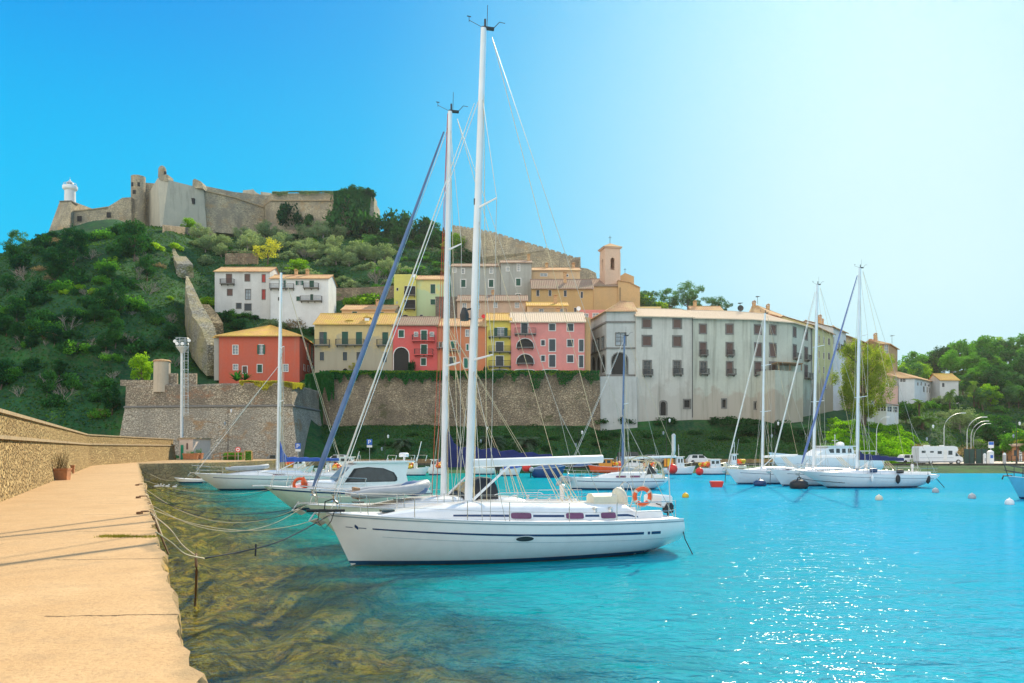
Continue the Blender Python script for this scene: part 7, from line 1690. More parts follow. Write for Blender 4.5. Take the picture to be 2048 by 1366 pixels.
# --- middle sailboat with arch
b = P(1328, 951, 71); y4, H4, mp4 = sailboat('sailboat', 'small white sailboat with a pale canopy hoop, moored beyond the nearest stern', (PX(1130,69), 69), (1.0, .10), 8.9, 3.0, 1.05, 1.0, .43, 13.4,
  dict(wins=((.28,.38),(.42,.52)), c0=.12, c1=.72, ch=.5, mr=.11, mastmat=M['genoa'], genoa=M['wire'], gr=.016, bl=4.6, brise=.12, bh=1.3, spread=(.5,), sth=.06, wr=.014, rake=.6, vang=0, stn=(.3,.5,.7,.82)))
mb = MB()
for x in (.6, 1.6): mb.torus((x, 0, 1.0), 1.35, .05, 14, 6, 'X', 0, math.pi)
mb.tube([(.6,0,2.35),(3.4,.0,2.6)], .04, 5); mb.tube([(.6,1.35,1.0),(1.8,1.3,1.0)], .03, 5)
for k in range(1): mb.torus((2.4,1.2,.9), 2.0, .05, 14, 5, 'Y', 0, math.pi)
mb.build('canopy_hoops', M['rope'], y4)
mb = MB(M=Matrix.Translation(P(1131,960,68.7))); mb.loft([[Vector((x*s_, y*s_, z)) for x, y in ((-.5,-.3),(.5,-.3),(.5,.3),(-.5,.3))] for z, s_ in ((-.3,.5),(-.1,1),(.25,1),(.35,.6))]); tag(mb.build('bow_net_bag', M['rubber'], None), 'grey net bag hanging at the bow of the small hooped sailboat', 'bag')
# --- right hand yachts
b = P(1452, 934, 79); y5, H5, mp5 = sailboat('sailboat', 'white sailboat furthest left of the three on the right, with a bare slim mast', (b.x, b.y), (.95, .30), 11.0, 3.5, 1.5, 1.15, .62, 17.2,
  dict(wins=((.4,.48),), genoa=M['sail'], gr=.05, mr=.13, bl=4.0, wr=.015, rake=1.3, sth=.04, mrake=.02))
b = P(1541, 935, 75); y6, H6, mp6 = sailboat('sailboat', 'white sailboat in the middle of the three on the right with a pale furled genoa', (b.x, b.y), (.95, .28), 12.5, 3.8, 1.55, 1.15, .62, 19.3,
  dict(wins=((.4,.48),), genoa=M['sail'], gr=.055, mr=.15, bl=4.6, wr=.015, rake=1.3, sth=.04, mrake=.025))
b = P(1598, 936, 71.5); y7, H7, mp7 = sailboat('sailboat', 'long white sailboat on the right with navy boom cover and dark fenders', (b.x, b.y), (.985, .17), 13.0, 3.9, 1.5, 1.15, .56, 20.0,
  dict(wins=(), ch=.35, genoa=plain('violet_blue_strip', (.15,.20,.40), .8), gr=.085, mr=.15, cover=M['navy'], covh=.55, covm=.95, bl=4.6, wr=.015, rake=2.8, tr=.9, anti=M['stripe'], sth=.03, brise=-.1))
def fender(p, r, h, mat, label):
    mb = MB(); mb.lathe([(.02,-h*.62),(r*.35,-h*.55),(r*.8,-h*.4),(r,-h*.15),(r,h*.2),(r*.7,h*.42),(r*.2,h*.52),(.02,h*.7)], p, 12); mb.tube([Vector(p)+Vector((0,0,h*.6)), Vector(p)+Vector((0,.1,h*.6+.8))], .014, 4); tag(mb.build('fender', mat, None, smooth=2), label, 'fender', 'fenders on the long right hand sailboat')
fender(P(1745,957,70.5), .13, .6, M['white'], 'white sausage fender hanging on the long right hand sailboat')
fender(P(1796,958,71), .2, .7, M['black'], 'thick dark fender hanging below the middle of the long sailboat rail')
fender(P(1856,958,72), .2, .72, M['black'], 'dark oval fender hanging near the stern of the long right hand sailboat')
mb = MB(M=Matrix.Translation(P(1747,941,71)) @ Matrix.Rotation(math.pi/2,4,'Y')); mb.lathe([(.02,-.35),(.18,-.28),(.2,0),(.18,.28),(.02,.35)], (0,0,0), 12); tag(mb.build('fender', M['stripe'], None, smooth=2), 'dark blue fender lying on the long sailboat rail near the mast', 'fender')
mb = MB(M=Matrix.Translation(P(1800,943,71.5)) @ Matrix.Rotation(math.pi/2,4,'Y')); mb.lathe([(.02,-.35),(.16,-.28),(.18,0),(.16,.28),(.02,.35)], (0,0,0), 12); tag(mb.build('fender', M['black'], None, smooth=2), 'dark fender lying on the long sailboat rail nearer the stern', 'fender')
# --- big white motor vessel behind
def vessel():
    b = P(1537, 908, 104); L = 15.5; hd = math.atan2(-.2, -1)
    root = thing('motor_vessel', 'big white motor vessel with a tall wheelhouse behind the right hand sailboats', 'motor vessel', (b.x-math.cos(hd)*L, b.y-math.sin(hd)*L, 0), hd, local=True)
    H = Hull(L, 4.6, 3.0, 2.0, rake=2.2, trans=0, stern_w=.9); H.build(root, M['white'], anti=M['anti'])
    mb = MB(); z = H.zs(.4); mb.loft([[Vector((x, y*1.6, z+zz)) for x, zz in ((L*.25,0),(L*.28,1.55),(L*.50,1.5),(L*.58,.8),(L*.66,0))] for y in (1,-1)]); mb.build('wheelhouse', M['white'], root)
    for sg in (1,-1):
        for k in range(4):
            mb = MB(); x0 = L*(.29+.055*k); y = sg*1.62; dx = .55; mb.add([(x0,y,z+.75),(x0+dx,y,z+.75),(x0+dx+(.25 if k == 3 else .0),y,z+1.3 if k < 3 else z+1.2),(x0+.05,y,z+1.3)], [(0,1,2,3)]); mb.build('window', M['glass'], root, fix=False)
    mb = MB(); mb.box(L*.24, L*.52, -1.75, 1.75, z+1.55, z+1.68); mb.box(L*.05, L*.24, -1.6, 1.6, z+.95, z+1.02); mb.build('roof', M['white'], root)
    mb = MB()
    for x in (.06,.12,.18): 
        for sg in (1,-1): mb.tube([(L*x, sg*1.55, z-.2), (L*x, sg*1.55, z+.95)], .04, 5)
    mb.tube([(L*.38,0,z+1.6),(L*.38,0,z+3.2)], .06, 6); mb.tube([(L*.38,-.7,z+2.4),(L*.38,.7,z+2.4)], .04, 5); mb.build('rails', M['steel'], root)
    mb = MB(); mb.lathe([(.5,0),(.55,.1),(.5,.35),(.2,.5)], (L*.33,0,z+1.7), 14); mb.build('radar_dome', M['white'], root)
    return root
vessel()
# --- blue boat entering at the right edge
def bluebow():
    b = P(2016, 952, 56); L = 8.0; hd = math.atan2(-.12, -1)
    root = thing('blue_boat', 'bright blue boat whose bow enters at the right edge of the photo', 'boat', (b.x-math.cos(hd)*L, b.y-math.sin(hd)*L, 0), hd, local=True)
    H = Hull(L, 2.8, 1.6, 1.1, rake=.9, stern_w=.85); H.build(root, M['hulllb'], anti=M['stripe'])
    cabin_trunk(root, H, .2, .6, .6, .9, M['white'], wins=((.3,.4),), wmat=M['glass'])
    mb = MB()
    for hh in (.35,.75):
        pts = [Vector((L*t, H.beam(t)-.05, H.zs(t)+hh)) for t in (.6,.75,.9)]+[Vector((L+.3,0,H.zs(1)+hh+.1))]; mb.tube(pts+[Vector((p.x,-p.y,p.z)) for p in pts[:-1][::-1]], .03, 5)
    for t in (.6,.75,.9):
        for sg in (1,-1): mb.tube([(L*t,(H.beam(t)-.05)*sg,H.zs(t)),(L*t,(H.beam(t)-.05)*sg,H.zs(t)+.75)], .025, 5)
    mb.tube([(L,0,H.zs(1)),(L+.3,0,H.zs(1)+.85)], .03, 5); mb.build('bow_rail', M['iron'], root)
    mb = MB(); mb.tube([(L-.3,0,H.zs(1)+.05),(L+.35,0,H.zs(1)+.05),(L+.45,0,H.zs(1)-.2)], .05, 5); mb.build('anchor', M['iron'], root)
bluebow()
# --- small boats along the far quay
def small_boat(px, py_w, wpx, label, hull, kind='cabin', flip=1, Y=None, cabin=None, extras=(), cat='fishing boat', hgt=1.0, rz=0.0, name='fishing_boat'):
    """py_w waterline row, wpx length in photo pixels"""
    Y = Y or F*EYE/(py_w-HOR); L = wpx*Y/F; c = Vector((PX(px, Y), Y, 0)); hd = (0 if flip > 0 else math.pi) + rz
    root = thing(name, label, cat, (c.x-math.cos(hd)*L/2, c.y-math.sin(hd)*L/2, 0), hd, local=True)
    H = Hull(L, min(2.6, L*.38), 1.15*hgt, .85*hgt, rake=.5, trans=-.1, stern_w=.85, sheer=1.8); H.build(root, hull, nu=18, nv=8, anti=M['anti'] if hull is M['white'] else None)
    cm = cabin or M['white']; zc = H.zs(.4)
    if kind in ('cabin', 'wheel'):
        x0, x1 = (.42, .62) if kind == 'wheel' else (.35, .68); w = H.B*.34; h_ = 1.5 if kind == 'wheel' else 1.15
        mb = MB(); mb.loft([[Vector((L*x0, y*w, zc)), Vector((L*x0, y*w, zc+h_)), Vector((L*x1-.1, y*w, zc+h_)), Vector((L*x1+.1, y*w, zc))] for y in (1, -1)]); mb.build('cabin', cm, root)
        mb = MB(); mb.box(L*x0-.2, L*x1+.1, -w-.12, w+.12, zc+h_, zc+h_+.08); mb.build('cabin_roof', M['white'] if cm is not M['white'] else M['deck'], root)
        for sg in (1, -1):
            for a, b2 in ((.12,.45),(.55,.88)):
                xa, xb = L*(x0+(x1-x0)*a), L*(x0+(x1-x0)*b2)-.05; mb = MB(); mb.add([(xa,sg*(w+.012),zc+h_*.5),(xb,sg*(w+.012),zc+h_*.5),(xb,sg*(w+.012),zc+h_*.86),(xa,sg*(w+.012),zc+h_*.86)], [(0,1,2,3)]); mb.build('window', M['glass'], root, fix=False)
    if kind == 'console' or 'arch' in extras:
        mb = MB()
        for x in ((.3,.5) if kind == 'console' else (.2,)):
            w = H.B*.3; mb.tube([(L*x,w,zc),(L*x,w,zc+1.2),(L*x,w*.6,zc+1.45),(L*x,-w*.6,zc+1.45),(L*x,-w,zc+1.2),(L*x,-w,zc)], .04, 5)
        mb.build('arch', M['steel'], root)
    if kind == 'console': mb = MB(); mb.box(L*.4,L*.52,-.35,.35,zc,zc+.75); mb.build('console', M['deck'], root)
    if 'mast' in extras: mb = MB(); mb.tube([(L*.5,0,zc+1),(L*.48,0,zc+3.2)], .04, 5); mb.tube([(L*.49,-.4,zc+2.6),(L*.49,.4,zc+2.6)], .03, 4); mb.tube([(L*.42,0,zc+1.2),(L*.3,.1,zc+3.6)], .02, 4); mb.build('mast', M['galv'], root)
    if 'net' in extras:
        for k, mm in enumerate((M['orange'], M['yellow'])):
            mb = MB(); rg = random.Random(int(px)+k)
            for _ in range(9): mb.ball((L*rg.uniform(.06,.32), rg.uniform(-.6,.6), zc+.25+rg.uniform(0,.5)), rg.uniform(.14,.3), 8, .8)
            mb.build('fishing_nets', mm, root)
    if 'orange' in extras:
        for k in range(3): mb = MB(); x = L*(.1+.1*k); mb.loft([[Vector((x+dx, .5, zc+z)) for dx in (-.16,.16)]+[Vector((x+dx, .3, zc+z)) for dx in (.16,-.16)] for z in (.2,.9,1.3)]); mb.build('oilskin', M['yellow'] if k == 1 else M['hullor'], root)
    if 'eng' in extras: mb = MB(); mb.obox((-.2,0,zc+.1), (.4,.38,.6)); mb.tube([(-.2,0,zc),(-.22,0,-.2)], .09, 6); mb.build('outboard', M['black'], root)
    if 'rail' in extras:
        mb = MB(); pts = [Vector((L*t, H.beam(t)-.05, H.zs(t)+.55)) for t in (.5,.7,.88)]+[Vector((L,0,H.zs(1)+.6))]; mb.tube(pts+[Vector((p.x,-p.y,p.z)) for p in pts[:-1][::-1]], .022, 5)
        for t in (.5,.7,.88):
            for sg in (1,-1): mb.tube([(L*t,(H.beam(t)-.05)*sg,H.zs(t)),(L*t,(H.beam(t)-.05)*sg,H.zs(t)+.55)], .02, 4)
        mb.build('bow_rail', M['steel'], root)
    if 'cover' in extras: mb = MB(); mb.loft([[Vector((L*t, H.beam(t)*.9*math.cos(a), H.zs(t)+.02+.55*math.sin(math.pi*min(.95,max(.05,t)))*max(0,math.sin(a)))) for a in [math.pi*k/8 for k in range(9)]] for t in (.02,.2,.4,.6,.8,.95)], False, False); mb.build('boat_cover', M['bluecov'] if hull is M['white'] else M['genoa'], root, smooth=2)
    return root
small_boat(1358, 949, 66, 'white fishing boat with orange oilskins and a low mast, behind the red ball buoy', M['white'], 'wheel', 1, extras=('mast','orange','rail'))
small_boat(1428, 949, 62, 'small white fishing boat with navy stripe right of the one with orange oilskins', M['white'], 'cabin', 1, extras=('net','rail'))
small_boat(1468, 938, 46, 'stubby cream fishing boat with a red topped cabin behind the right sailboats', M['cream'], 'wheel', -1, Y=108, extras=('mast','net'), hgt=1.4)
small_boat(1212, 946, 72, 'orange red fishing boat with an orange cabin behind the hooped sailboat', M['orange'], 'cabin', -1, cabin=M['hullor'], extras=('net','arch'))
small_boat(1278, 951, 70, 'pale blue grey open boat with stacked gear behind the hooped sailboat', M['rubber'], 'console', -1, extras=('net','arch'))
small_boat(1098, 955, 66, 'dark blue fishing boat seen below the boom of the nearest yacht', M['hullbl'], 'open', 1, extras=('eng','cover'), hgt=1.25)
small_boat(1022, 952, 44, 'white open boat left of the dark blue fishing boat', M['white'], 'open', 1, extras=('eng','cover'))
small_boat(1145, 944, 44, 'small grey boat with big engines between the dark blue and orange boats', M['rubber'], 'console', 1, extras=('eng',))
small_boat(1165, 928, 40, 'black tarpaulin covered boat at the far quay left of the orange boat', M['black'], 'open', 1, Y=118, extras=('cover','eng'))
small_boat(776, 955, 48, 'boat with an orange yellow hull right behind the motor cruiser', M['hullor'], 'console', -1, extras=('rail',))
small_boat(833, 951, 50, 'small white workboat with a metal arch right of the orange yellow hull', M['white'], 'console', 1, extras=('net','eng'))
small_boat(868, 950, 34, 'small white boat with a red side, left of the nearest masts', M['white'], 'cabin', -1, extras=('net',))
small_boat(694, 946, 84, 'white motor boat mostly hidden behind the motor cruiser roof', M['white'], 'cabin', -1, Y=112, extras=('arch','rail'), hgt=1.3)
small_boat(598, 946, 60, 'white cabin boat behind the blue covered boom', M['white'], 'cabin', 1, Y=100, extras=('rail','net'), hgt=1.2)
small_boat(655, 948, 54, 'white boat with yellow gear under the blue sail cover', M['white'], 'console', -1, Y=96, extras=('net','arch'))
small_boat(1262, 930, 70, 'white boat at the far quay behind the hooped sailboat mast', M['white'], 'cabin', 1, Y=119, extras=('arch',))
small_boat(960, 946, 60, 'white speedboat beyond the nearest mast', M['white'], 'console', -1, Y=108, extras=('eng','rail'))
small_boat(382, 966, 66, 'small white rowing boat lying at the left quay corner', M['white'], 'open', -1, cat='rowing boat', hgt=.45, name='rowing_boat')
small_boat(384, 958, 50, 'dark wooden rowing boat behind the white one at the left quay corner', M['woodf'], 'open', -1, cat='rowing boat', hgt=.5, name='rowing_boat')
small_boat(1700, 925, 56, 'blue and white boat with a rounded cabin behind the long right hand sailboat', M['hulllb'], 'cabin', 1, Y=112, extras=('arch',), hgt=1.2)
small_boat(1640, 925, 60, 'fishing boat with tangled orange gear behind the middle right sailboat', M['white'], 'wheel', -1, Y=116, extras=('mast','net'), hgt=1.3)
# buoys
def buoy(px, py, r, mat, label, floating=True, sz=1.0, Y=None):
    p = WL(px, py) if Y is None else P(px, py, Y)
    mb = MB(); c = p + Vector((0,0,r*.35 if floating else 0)); mb.ball(c, r, 14, sz); mb.torus(c+Vector((0,0,r*sz)), r*.16, r*.06, 10, 5, 'Y'); tag(mb.build('buoy', mat, None, smooth=True), label, 'buoy')
buoy(1345, 938, .62, M['redball'], 'bright red ball buoy hanging above the water at the white fishing boat', False, Y=96)
buoy(1399, 943, .5, M['redball'], 'paler red ball buoy between the two white fishing boats', False, Y=98)
buoy(1053, 936, .55, M['redball'], 'round red ball buoy left of the dark blue fishing boat', False, Y=97)
buoy(1063, 939, .3, M['rubber'], 'small grey ball fender beside the red ball buoy', False, Y=96.5)
buoy(1371, 995, .26, M['yellow'], 'small yellow buoy floating right of the nearest stern')
buoy(1118, 971, .32, M['rubber'], 'greyish pink buoy at the left of the small hooped sailboat')
buoy(1520, 972, .65, M['stripe'], 'dark blue mooring buoy in front of the left right hand sailboat', sz=.6)
buoy(1598, 977, .85, M['black'], 'large black mooring buoy in front of the middle right hand sailboat', sz=.65)
buoy(1871, 985, .27, M['rubber'], 'grey buoy just below the long right hand sailboat stern')
buoy(1944, 997, .27, M['rubber'], 'grey buoy floating in open water at the right')
buoy(2019, 1009, .28, M['signw'], 'white buoy near the blue bow at the right edge')
buoy(1758, 1000, .26, M['cream'], 'cream buoy below the mast of the long right hand sailboat')
mb = MB(); p = WL(1433, 974); mb.loft([[p+Vector((x*s_, y, z)) for x, y in ((-.6,-.3),(.6,-.3),(.6,.3),(-.6,.3))] for z, s_ in ((-.1,.7),(.5,1),(.55,.9))]); o = tag(mb.build('red_float', M['redball'], None), 'tilted red box shaped float left of the right hand sailboats', 'float')
# gulls resting on the water
for i, (px, py) in enumerate(((312,975),(318,974),(324,975),(334,975),(349,976))):
    p = WL(px, py); mb = MB(); mb.lathe([(.01,-.22),(.06,-.16),(.10,-.02),(.09,.1),(.04,.19),(.01,.24)], p+Vector((0,0,.10)), 9, 'X'); mb.ball(p+Vector((.17,0,.26)), .055, 8); mb.tube([p+Vector((.15,0,.15)), p+Vector((.17,0,.26))], .04, 6); mb.tube([p+Vector((.2,0,.26)), p+Vector((.29,0,.245))], .014, 4)
    tag(mb.build('gull', M['signw'], None, smooth=True), ['white gull leftmost of the five floating by the pier corner','white gull second from the left of the five by the pier corner','white gull in the middle of the five by the pier corner','white gull second from the right of the five by the pier corner','white gull rightmost of the five by the pier corner'][i], 'gull', 'gulls on the water')
# mooring ropes
def rope(pts, r, mat, label, name='mooring_rope', group='mooring ropes'):
    q = [Vector(p) for p in pts]; out = []
    for i in range(len(q)-1):
        p0, p1, p2, p3 = q[max(0,i-1)], q[i], q[i+1], q[min(len(q)-1,i+2)]
        for k in range(6):
            t = k/6; out.append(.5*((2*p1)+(p2-p0)*t+(2*p0-5*p1+4*p2-p3)*t*t+(3*p1-3*p2+p3-p0)*t**3))
    out.append(q[-1]); mb = MB(); mb.tube(out, r, 5); return tag(mb.build(name, mat, None, smooth=True), label, 'rope' if name != 'chain' else 'chain', group)
def sag(a, b, s): return [a.lerp(b, t) - Vector((0,0,4*s*t*(1-t))) for t in (0,.2,.4,.6,.8,1)]
def pe(y): return Vector((edge_x(y)-.1, y, PZ+.02))
b1 = loc(y1, 11.55, .2, 1.62); b2_ = loc(y2, 12.0, .1, 1.5); mcb = P(545, 978, 45.5)
k1 = WL(408, 1117); k1.z = .12; k1 = P(408, 1117, 18.4)
rope([b1, b1.lerp(k1,.5)-Vector((0,0,.25)), k1], 0.0174, M['ropedark'], 'dark rope from the nearest bow down to the rusty chain')
rope([k1, P(370,1108,17.4), P(342,1085,16.6), pe(15.9)], 0.0198, M['rope'], 'thick pale rope from the chain up to the pier edge')
rope([P(395,1114,18.2), P(365,1090,18.6), P(340,1058,19.4), pe(20.5)], 0.0136, M['rope'], 'second pale rope from the chain to the pier further back')
rope([P(392,1108,18.3)-Vector((0,0,.0)), P(393,1150,18.3), WL(390,1160)-Vector((0,0,.7))], .035, M['chain'], 'rusty chain hanging into the water below the rope knot', 'chain')
rope([P(512,1088,20.6), P(511,1112,20.6)], .025, M['ropedark'], 'short dark rope end dangling from the long dark rope')
rope(sag(b1, pe(22), .55), 0.0112, M['rope'], 'pale rope from the nearest bow to the pier, slightly slack')
rope(sag(b2_, pe(24), .9), 0.0136, M['rope'], 'long slack cream rope from the second sailboat to the pier')
rope(sag(b2_, pe(27), .45), 0.0099, M['ropedark'], 'taut dark rope from the second sailboat to the pier')
rope(sag(b2_, pe(33), 1.0), 0.0099, M['rope'], 'slack thin rope from the second sailboat to the far pier edge')
rope(sag(b2_+Vector((0,0,-.1)), pe(30), .75), 0.0112, M['ropedark'], 'dark slack rope from the second sailboat, lowest of its three')
rope(sag(mcb, pe(38), .8), 0.0112, M['ropedark'], 'dark rope from the motor cruiser to the pier')
rope(sag(mcb, pe(42), .5), 0.0099, M['rope'], 'pale rope from the motor cruiser to the pier')
rope(sag(mcb, pe(47), .9), 0.0112, M['ropedark'], 'dark slack rope from the motor cruiser to the further pier edge')
rope(sag(loc(y3,12.5,0,1.5), P(300,948,66), .6), 0.0136, M['rope'], 'pale rope from the blue covered sailboat to the pier')
rope(sag(loc(y3,12.5,0,1.5), Vector((-36.5,88,1.9)), .3), 0.0124, M['ropedark'], 'dark rope from the blue covered sailboat to the quay corner')
for i, (ya, yb) in enumerate(((21,24.5),(24,29),(28,33.5),(32,38))):
    a = pe(ya); b = pe(yb); m2 = (a+b)/2+Vector((.55,0,-1.35)); rope([a, m2, b], .02, M['rope'] if i % 2 else M['chain'], ['frayed rope loop drooping from the pier edge nearest the camera','second rope loop along the pier edge','third rope loop along the pier edge','furthest rope loop along the pier edge'][i])
rope([loc(y7,13.0,0,1.4), P(1608,958,71.3), P(1690,966,70.2)], .03, M['ropedark'], 'dark slack bow line of the long right hand sailboat')
rope([loc(y5,11,0,1.4), P(1450,965,78)], .03, M['ropedark'], 'dark bow line of the left right hand sailboat')
rope([loc(y6,12.5,0,1.4), P(1540,970,74)], .03, M['ropedark'], 'dark bow line of the middle right hand sailboat')
rope([loc(y7,0,.6,1.1), P(1889,975,72.5)], .03, M['ropedark'], 'dark stern line of the long right hand sailboat')
# ------------------------------------------------------------------ things on the pier and quays
def pp(px, py): Y = F*1.7/(py-HOR); return Vector((PX(px, Y), Y, PZ))
def trough(c, w, d, h, rz, label, plantf=None, mat=None):
    t = thing('planter', label, 'planter', c, rz, local=True)
    mb = MB(); mb.loft([[Vector((x*s_, y*s_, z)) for x, y in ((-w/2,-d/2),(w/2,-d/2),(w/2,d/2),(-w/2,d/2))] for z, s_ in ((0,.9),(h*.85,1),(h*.87,1.06),(h,1.06),(h,.92),(h-.08,.9))]); mb.build('pot', mat or M['terra'], t)
    if plantf:
        mb = MB(); rg = random.Random(int(abs(c[0])*10))
        for _ in range(plantf[0]):
            a = rg.uniform(0, 6.28); l_ = rg.uniform(.5, 1)*plantf[1]; p = Vector((rg.uniform(-w*.3,w*.3), rg.uniform(-d*.3,d*.3), h-.05)); q = p + Vector((math.cos(a)*l_*.3, math.sin(a)*l_*.3, l_))
            mb.tube([p, p.lerp(q,.5)+Vector((rg.gauss(0,.03), rg.gauss(0,.03), 0)), q], .008, 3, .003, caps=False)
            for k in range(5): r_ = p.lerp(q, rg.uniform(.3,1)); d_ = Vector((rg.gauss(0,1), rg.gauss(0,1), rg.gauss(.3,1))).normalized()*.08; mb.add([r_, r_+d_, r_+d_*.5+Vector((.02,.02,0))], [(0,1,2)])
        mb.build('plant', plantf[2], t, fix=False)
    return t
trough(pp(122, 960), .82, .6, .62, R(10), 'large terracotta planter with a dry twiggy shrub by the harbour wall', (70, .95, FO['brown']))
trough(pp(139, 947), .6, .5, .55, R(25), 'smaller terracotta planter behind the one with the dry shrub')
trough(P(382, 919, 112), 2.1, .7, .85, 0, 'long terracotta trough beside the white hut', (40, .5, FO['mid']))
trough(P(397, 918, 113), 1.2, .7, .85, 0, 'shorter terracotta trough with green leaves right of the long one', (60, .7, FO['mid']))
# hut
hb = P(375, 919, 117); hz = PZ
hut = thing('hut', 'small flat roofed whitewashed hut with a green door at the end of the harbour wall', 'hut', (hb.x, 117, hz))
xl, xm, xr = PX(346,117), PX(388,117), PX(406,120)
mb = MB(); mb.prism([(PX(361,117),116.6,hz),(xm,116.6,hz),(xr,119.8,hz),(xr,123,hz),(xl-1,123,hz),(xl,120.2,hz)], (0,0,3.05)); mb.build('wall', plaster('hut_plaster', (.74,.60,.50), (.5,.4,.33), .3), hut)
mb = MB(); mb.prism([(PX(360,117),116.4,hz+3.052),(xm+.15,116.4,hz+3.052),(xr+.2,119.7,hz+3.052),(xr+.2,123.2,hz+3.052),(xl-1.2,123.2,hz+3.052),(xl-.2,120,hz+3.052)], (0,0,.16)); mb.build('roof', M['coping'], hut)
gm = plain('green_door_paint', (.01,.30,.16), .5)
mb = MB(); mb.box(PX(361.6,116.6), PX(367,116.6), 116.54, 116.62, hz, hz+2.15); mb.build('door', gm, hut)
mb = MB(); mb.box(PX(373,116.6), PX(376,116.6), 116.55, 116.62, hz+1.5, hz+2.4); mb.build('window', M['sh_b'], hut)
mb = MB(); mb.box(PX(383,116.6), PX(387,116.6), 116.5, 116.62, hz, hz+1.1); mb.build('cabinet', gm, hut)
# floodlight mast
Yf = 124.5; c = P(363.5, 915, Yf); c.z = PZ
fm_ = thing('floodlight_mast', 'tall white steel floodlight mast with a caged ladder and railed platform', 'floodlight mast', c)
zt = ZZ(694, Yf)
mb = MB(); mb.tube([c, (c.x+.02, c.y, zt)], .27, 12, .2); mb.build('pole', M['galv'], fm_, smooth=2)
mb = MB(); x1, x2 = c.x+.45, c.x+1.05; z0 = ZZ(830, Yf)
for x in (x1, x2): mb.tube([(x, c.y-.1, z0), (x, c.y-.1, zt)], .03, 4)
z = z0
while z < zt: mb.tube([(x1, c.y-.1, z), (x2, c.y-.1, z)], .018, 4); z += .45
mb.build('ladder', M['galv'], fm_)
mb = MB(); z = z0+.3
while z < zt: mb.torus((c.x+.75, c.y-.3, z), .42, .018, 10, 4, 'Z'); z += 1.35
for a in (200, 270, 340): mb.tube([(c.x+.75+.42*math.cos(R(a)), c.y-.3+.42*math.sin(R(a)), z0+.3), (c.x+.75+.42*math.cos(R(a)), c.y-.3+.42*math.sin(R(a)), zt)], .018, 4)
z = z0+1.5
while z < zt: mb.tube([(c.x, c.y, z), (x1, c.y-.1, z)], .025, 4); z += 3
mb.build('ladder_cage', M['galv'], fm_)
mb = MB(); mb.lathe([(.25,-1.0),(.85,-.15),(.95,0),(.95,.08)], (c.x+.1, c.y, zt), 16); mb.build('platform', M['galv'], fm_)
mb = MB()
for zz in (.45, .9, 1.35): mb.torus((c.x+.1, c.y, zt+zz), .98, .035, 16, 5, 'Z')
for a in range(0, 360, 45): mb.tube([(c.x+.1+.98*math.cos(R(a)), c.y+.98*math.sin(R(a)), zt), (c.x+.1+.98*math.cos(R(a)), c.y+.98*math.sin(R(a)), zt+1.4)], .035, 4)
mb.build('platform_railing', M['galv'], fm_)
for dx, dz in ((-1.05, .9), (-.35, .4), (.5, .4), (1.15, 1.0)):
    mb = MB(); mb.lathe([(.05,.2),(.22,.12),(.27,-.08),(.25,-.12)], (c.x+dx, c.y-.9 if abs(dx) < 1 else c.y, zt+dz), 12, 'Y'); mb.build('floodlight', M['signw'], fm_)
# wooden fence, hedge, signs
fn = thing('wooden_fence', 'brown wooden post and rail fence on the quay right of the hut', 'fence', P(450,918,112))
mb = MB(); Yq = 112; xs = [PX(px, Yq) for px in (426,440,455,470,485,505)]
for x in xs[1:]: mb.box(x-.06, x+.06, Yq, Yq+.12, PZ-.9, PZ+1.15)
mb.box(xs[0]-.06, xs[0]+.06, Yq, Yq+.12, PZ-.6, PZ+.75); mb.build('posts', M['woodf'], fn)
mb = MB()
for h in (.55, 1.05): mb.prism([(xs[0], Yq-.05, PZ+h-.35), (xs[2], Yq-.05, PZ+h), (xs[-1], Yq-.05, PZ+h), (xs[-1], Yq-.05, PZ+h+.1), (xs[2], Yq-.05, PZ+h+.1), (xs[0], Yq-.05, PZ+h-.25)], (0, .05, 0))
mb.build('rails', M['woodf'], fn)
rg = np.random.default_rng(3); q = rg.uniform(0, 1, (5000, 3)); hp = np.stack([PX(448, 113)+q[:,0]*(PX(484,113)-PX(448,113)), 112.6+q[:,1]*1.4, PZ-.2+q[:,2]*1.25], 1)
tag(leaf_object('hedge', leaves(hp, np.tile(np.array([0,-1,.6]), (5000,1)), .07, rg), FO['mid']), 'clipped green hedge behind the wooden fence', 'hedge')
sc = thing('framed_screen', 'golden wooden frame panel filled with ivy at the end of the wooden fence', 'screen', P(496,930,109))
mb = MB(); a, b = PX(489,109), PX(504,109); z0, z1 = ZZ(926,109), ZZ(901,109)
for (x0, x1_, y0, y1_) in ((a, a+.1, z0, z1), (b-.1, b, z0, z1), (a+.1, b-.1, z1-.1, z1), (a+.1, b-.1, z0, z0+.1)): mb.box(x0, x1_, 109, 109.1, y0, y1_)
mb.build('frame', M['yellow'] if False else plain('golden_wood', (.55,.36,.14), .8), sc)
q = rg.uniform(0, 1, (1600, 3)); hp = np.stack([a+.1+q[:,0]*(b-a-.2), 109.02+q[:,1]*.2, z0+.1+q[:,2]*(z1-z0-.2)], 1); leaf_object('ivy', leaves(hp-np.array(ORG[sc]), np.tile(np.array([0,-1,.2]), (1600,1)), .05, rg), FO['mid'], sc)
def disc(mb, c, r, th=.03, n=20): mb.lathe([(.001,-th),(r,-th),(r,th),(.001,th)], c, n, 'Y')
sg_ = thing('prohibition_sign', 'round red bordered prohibition sign on a pole behind the wooden fence', 'sign', P(476,920,110))
c = P(476, 899, 110); mb = MB(); mb.tube([(c.x, c.y+.06, .9), (c.x, c.y+.06, c.z)], .035, 6); mb.build('pole', M['galv'], sg_)
mb = MB(); disc(mb, c, .36); mb.build('rim', M['signr'], sg_); mb = MB(); disc(mb, c-Vector((0,.02,0)), .26); mb.build('face', M['signw'], sg_)
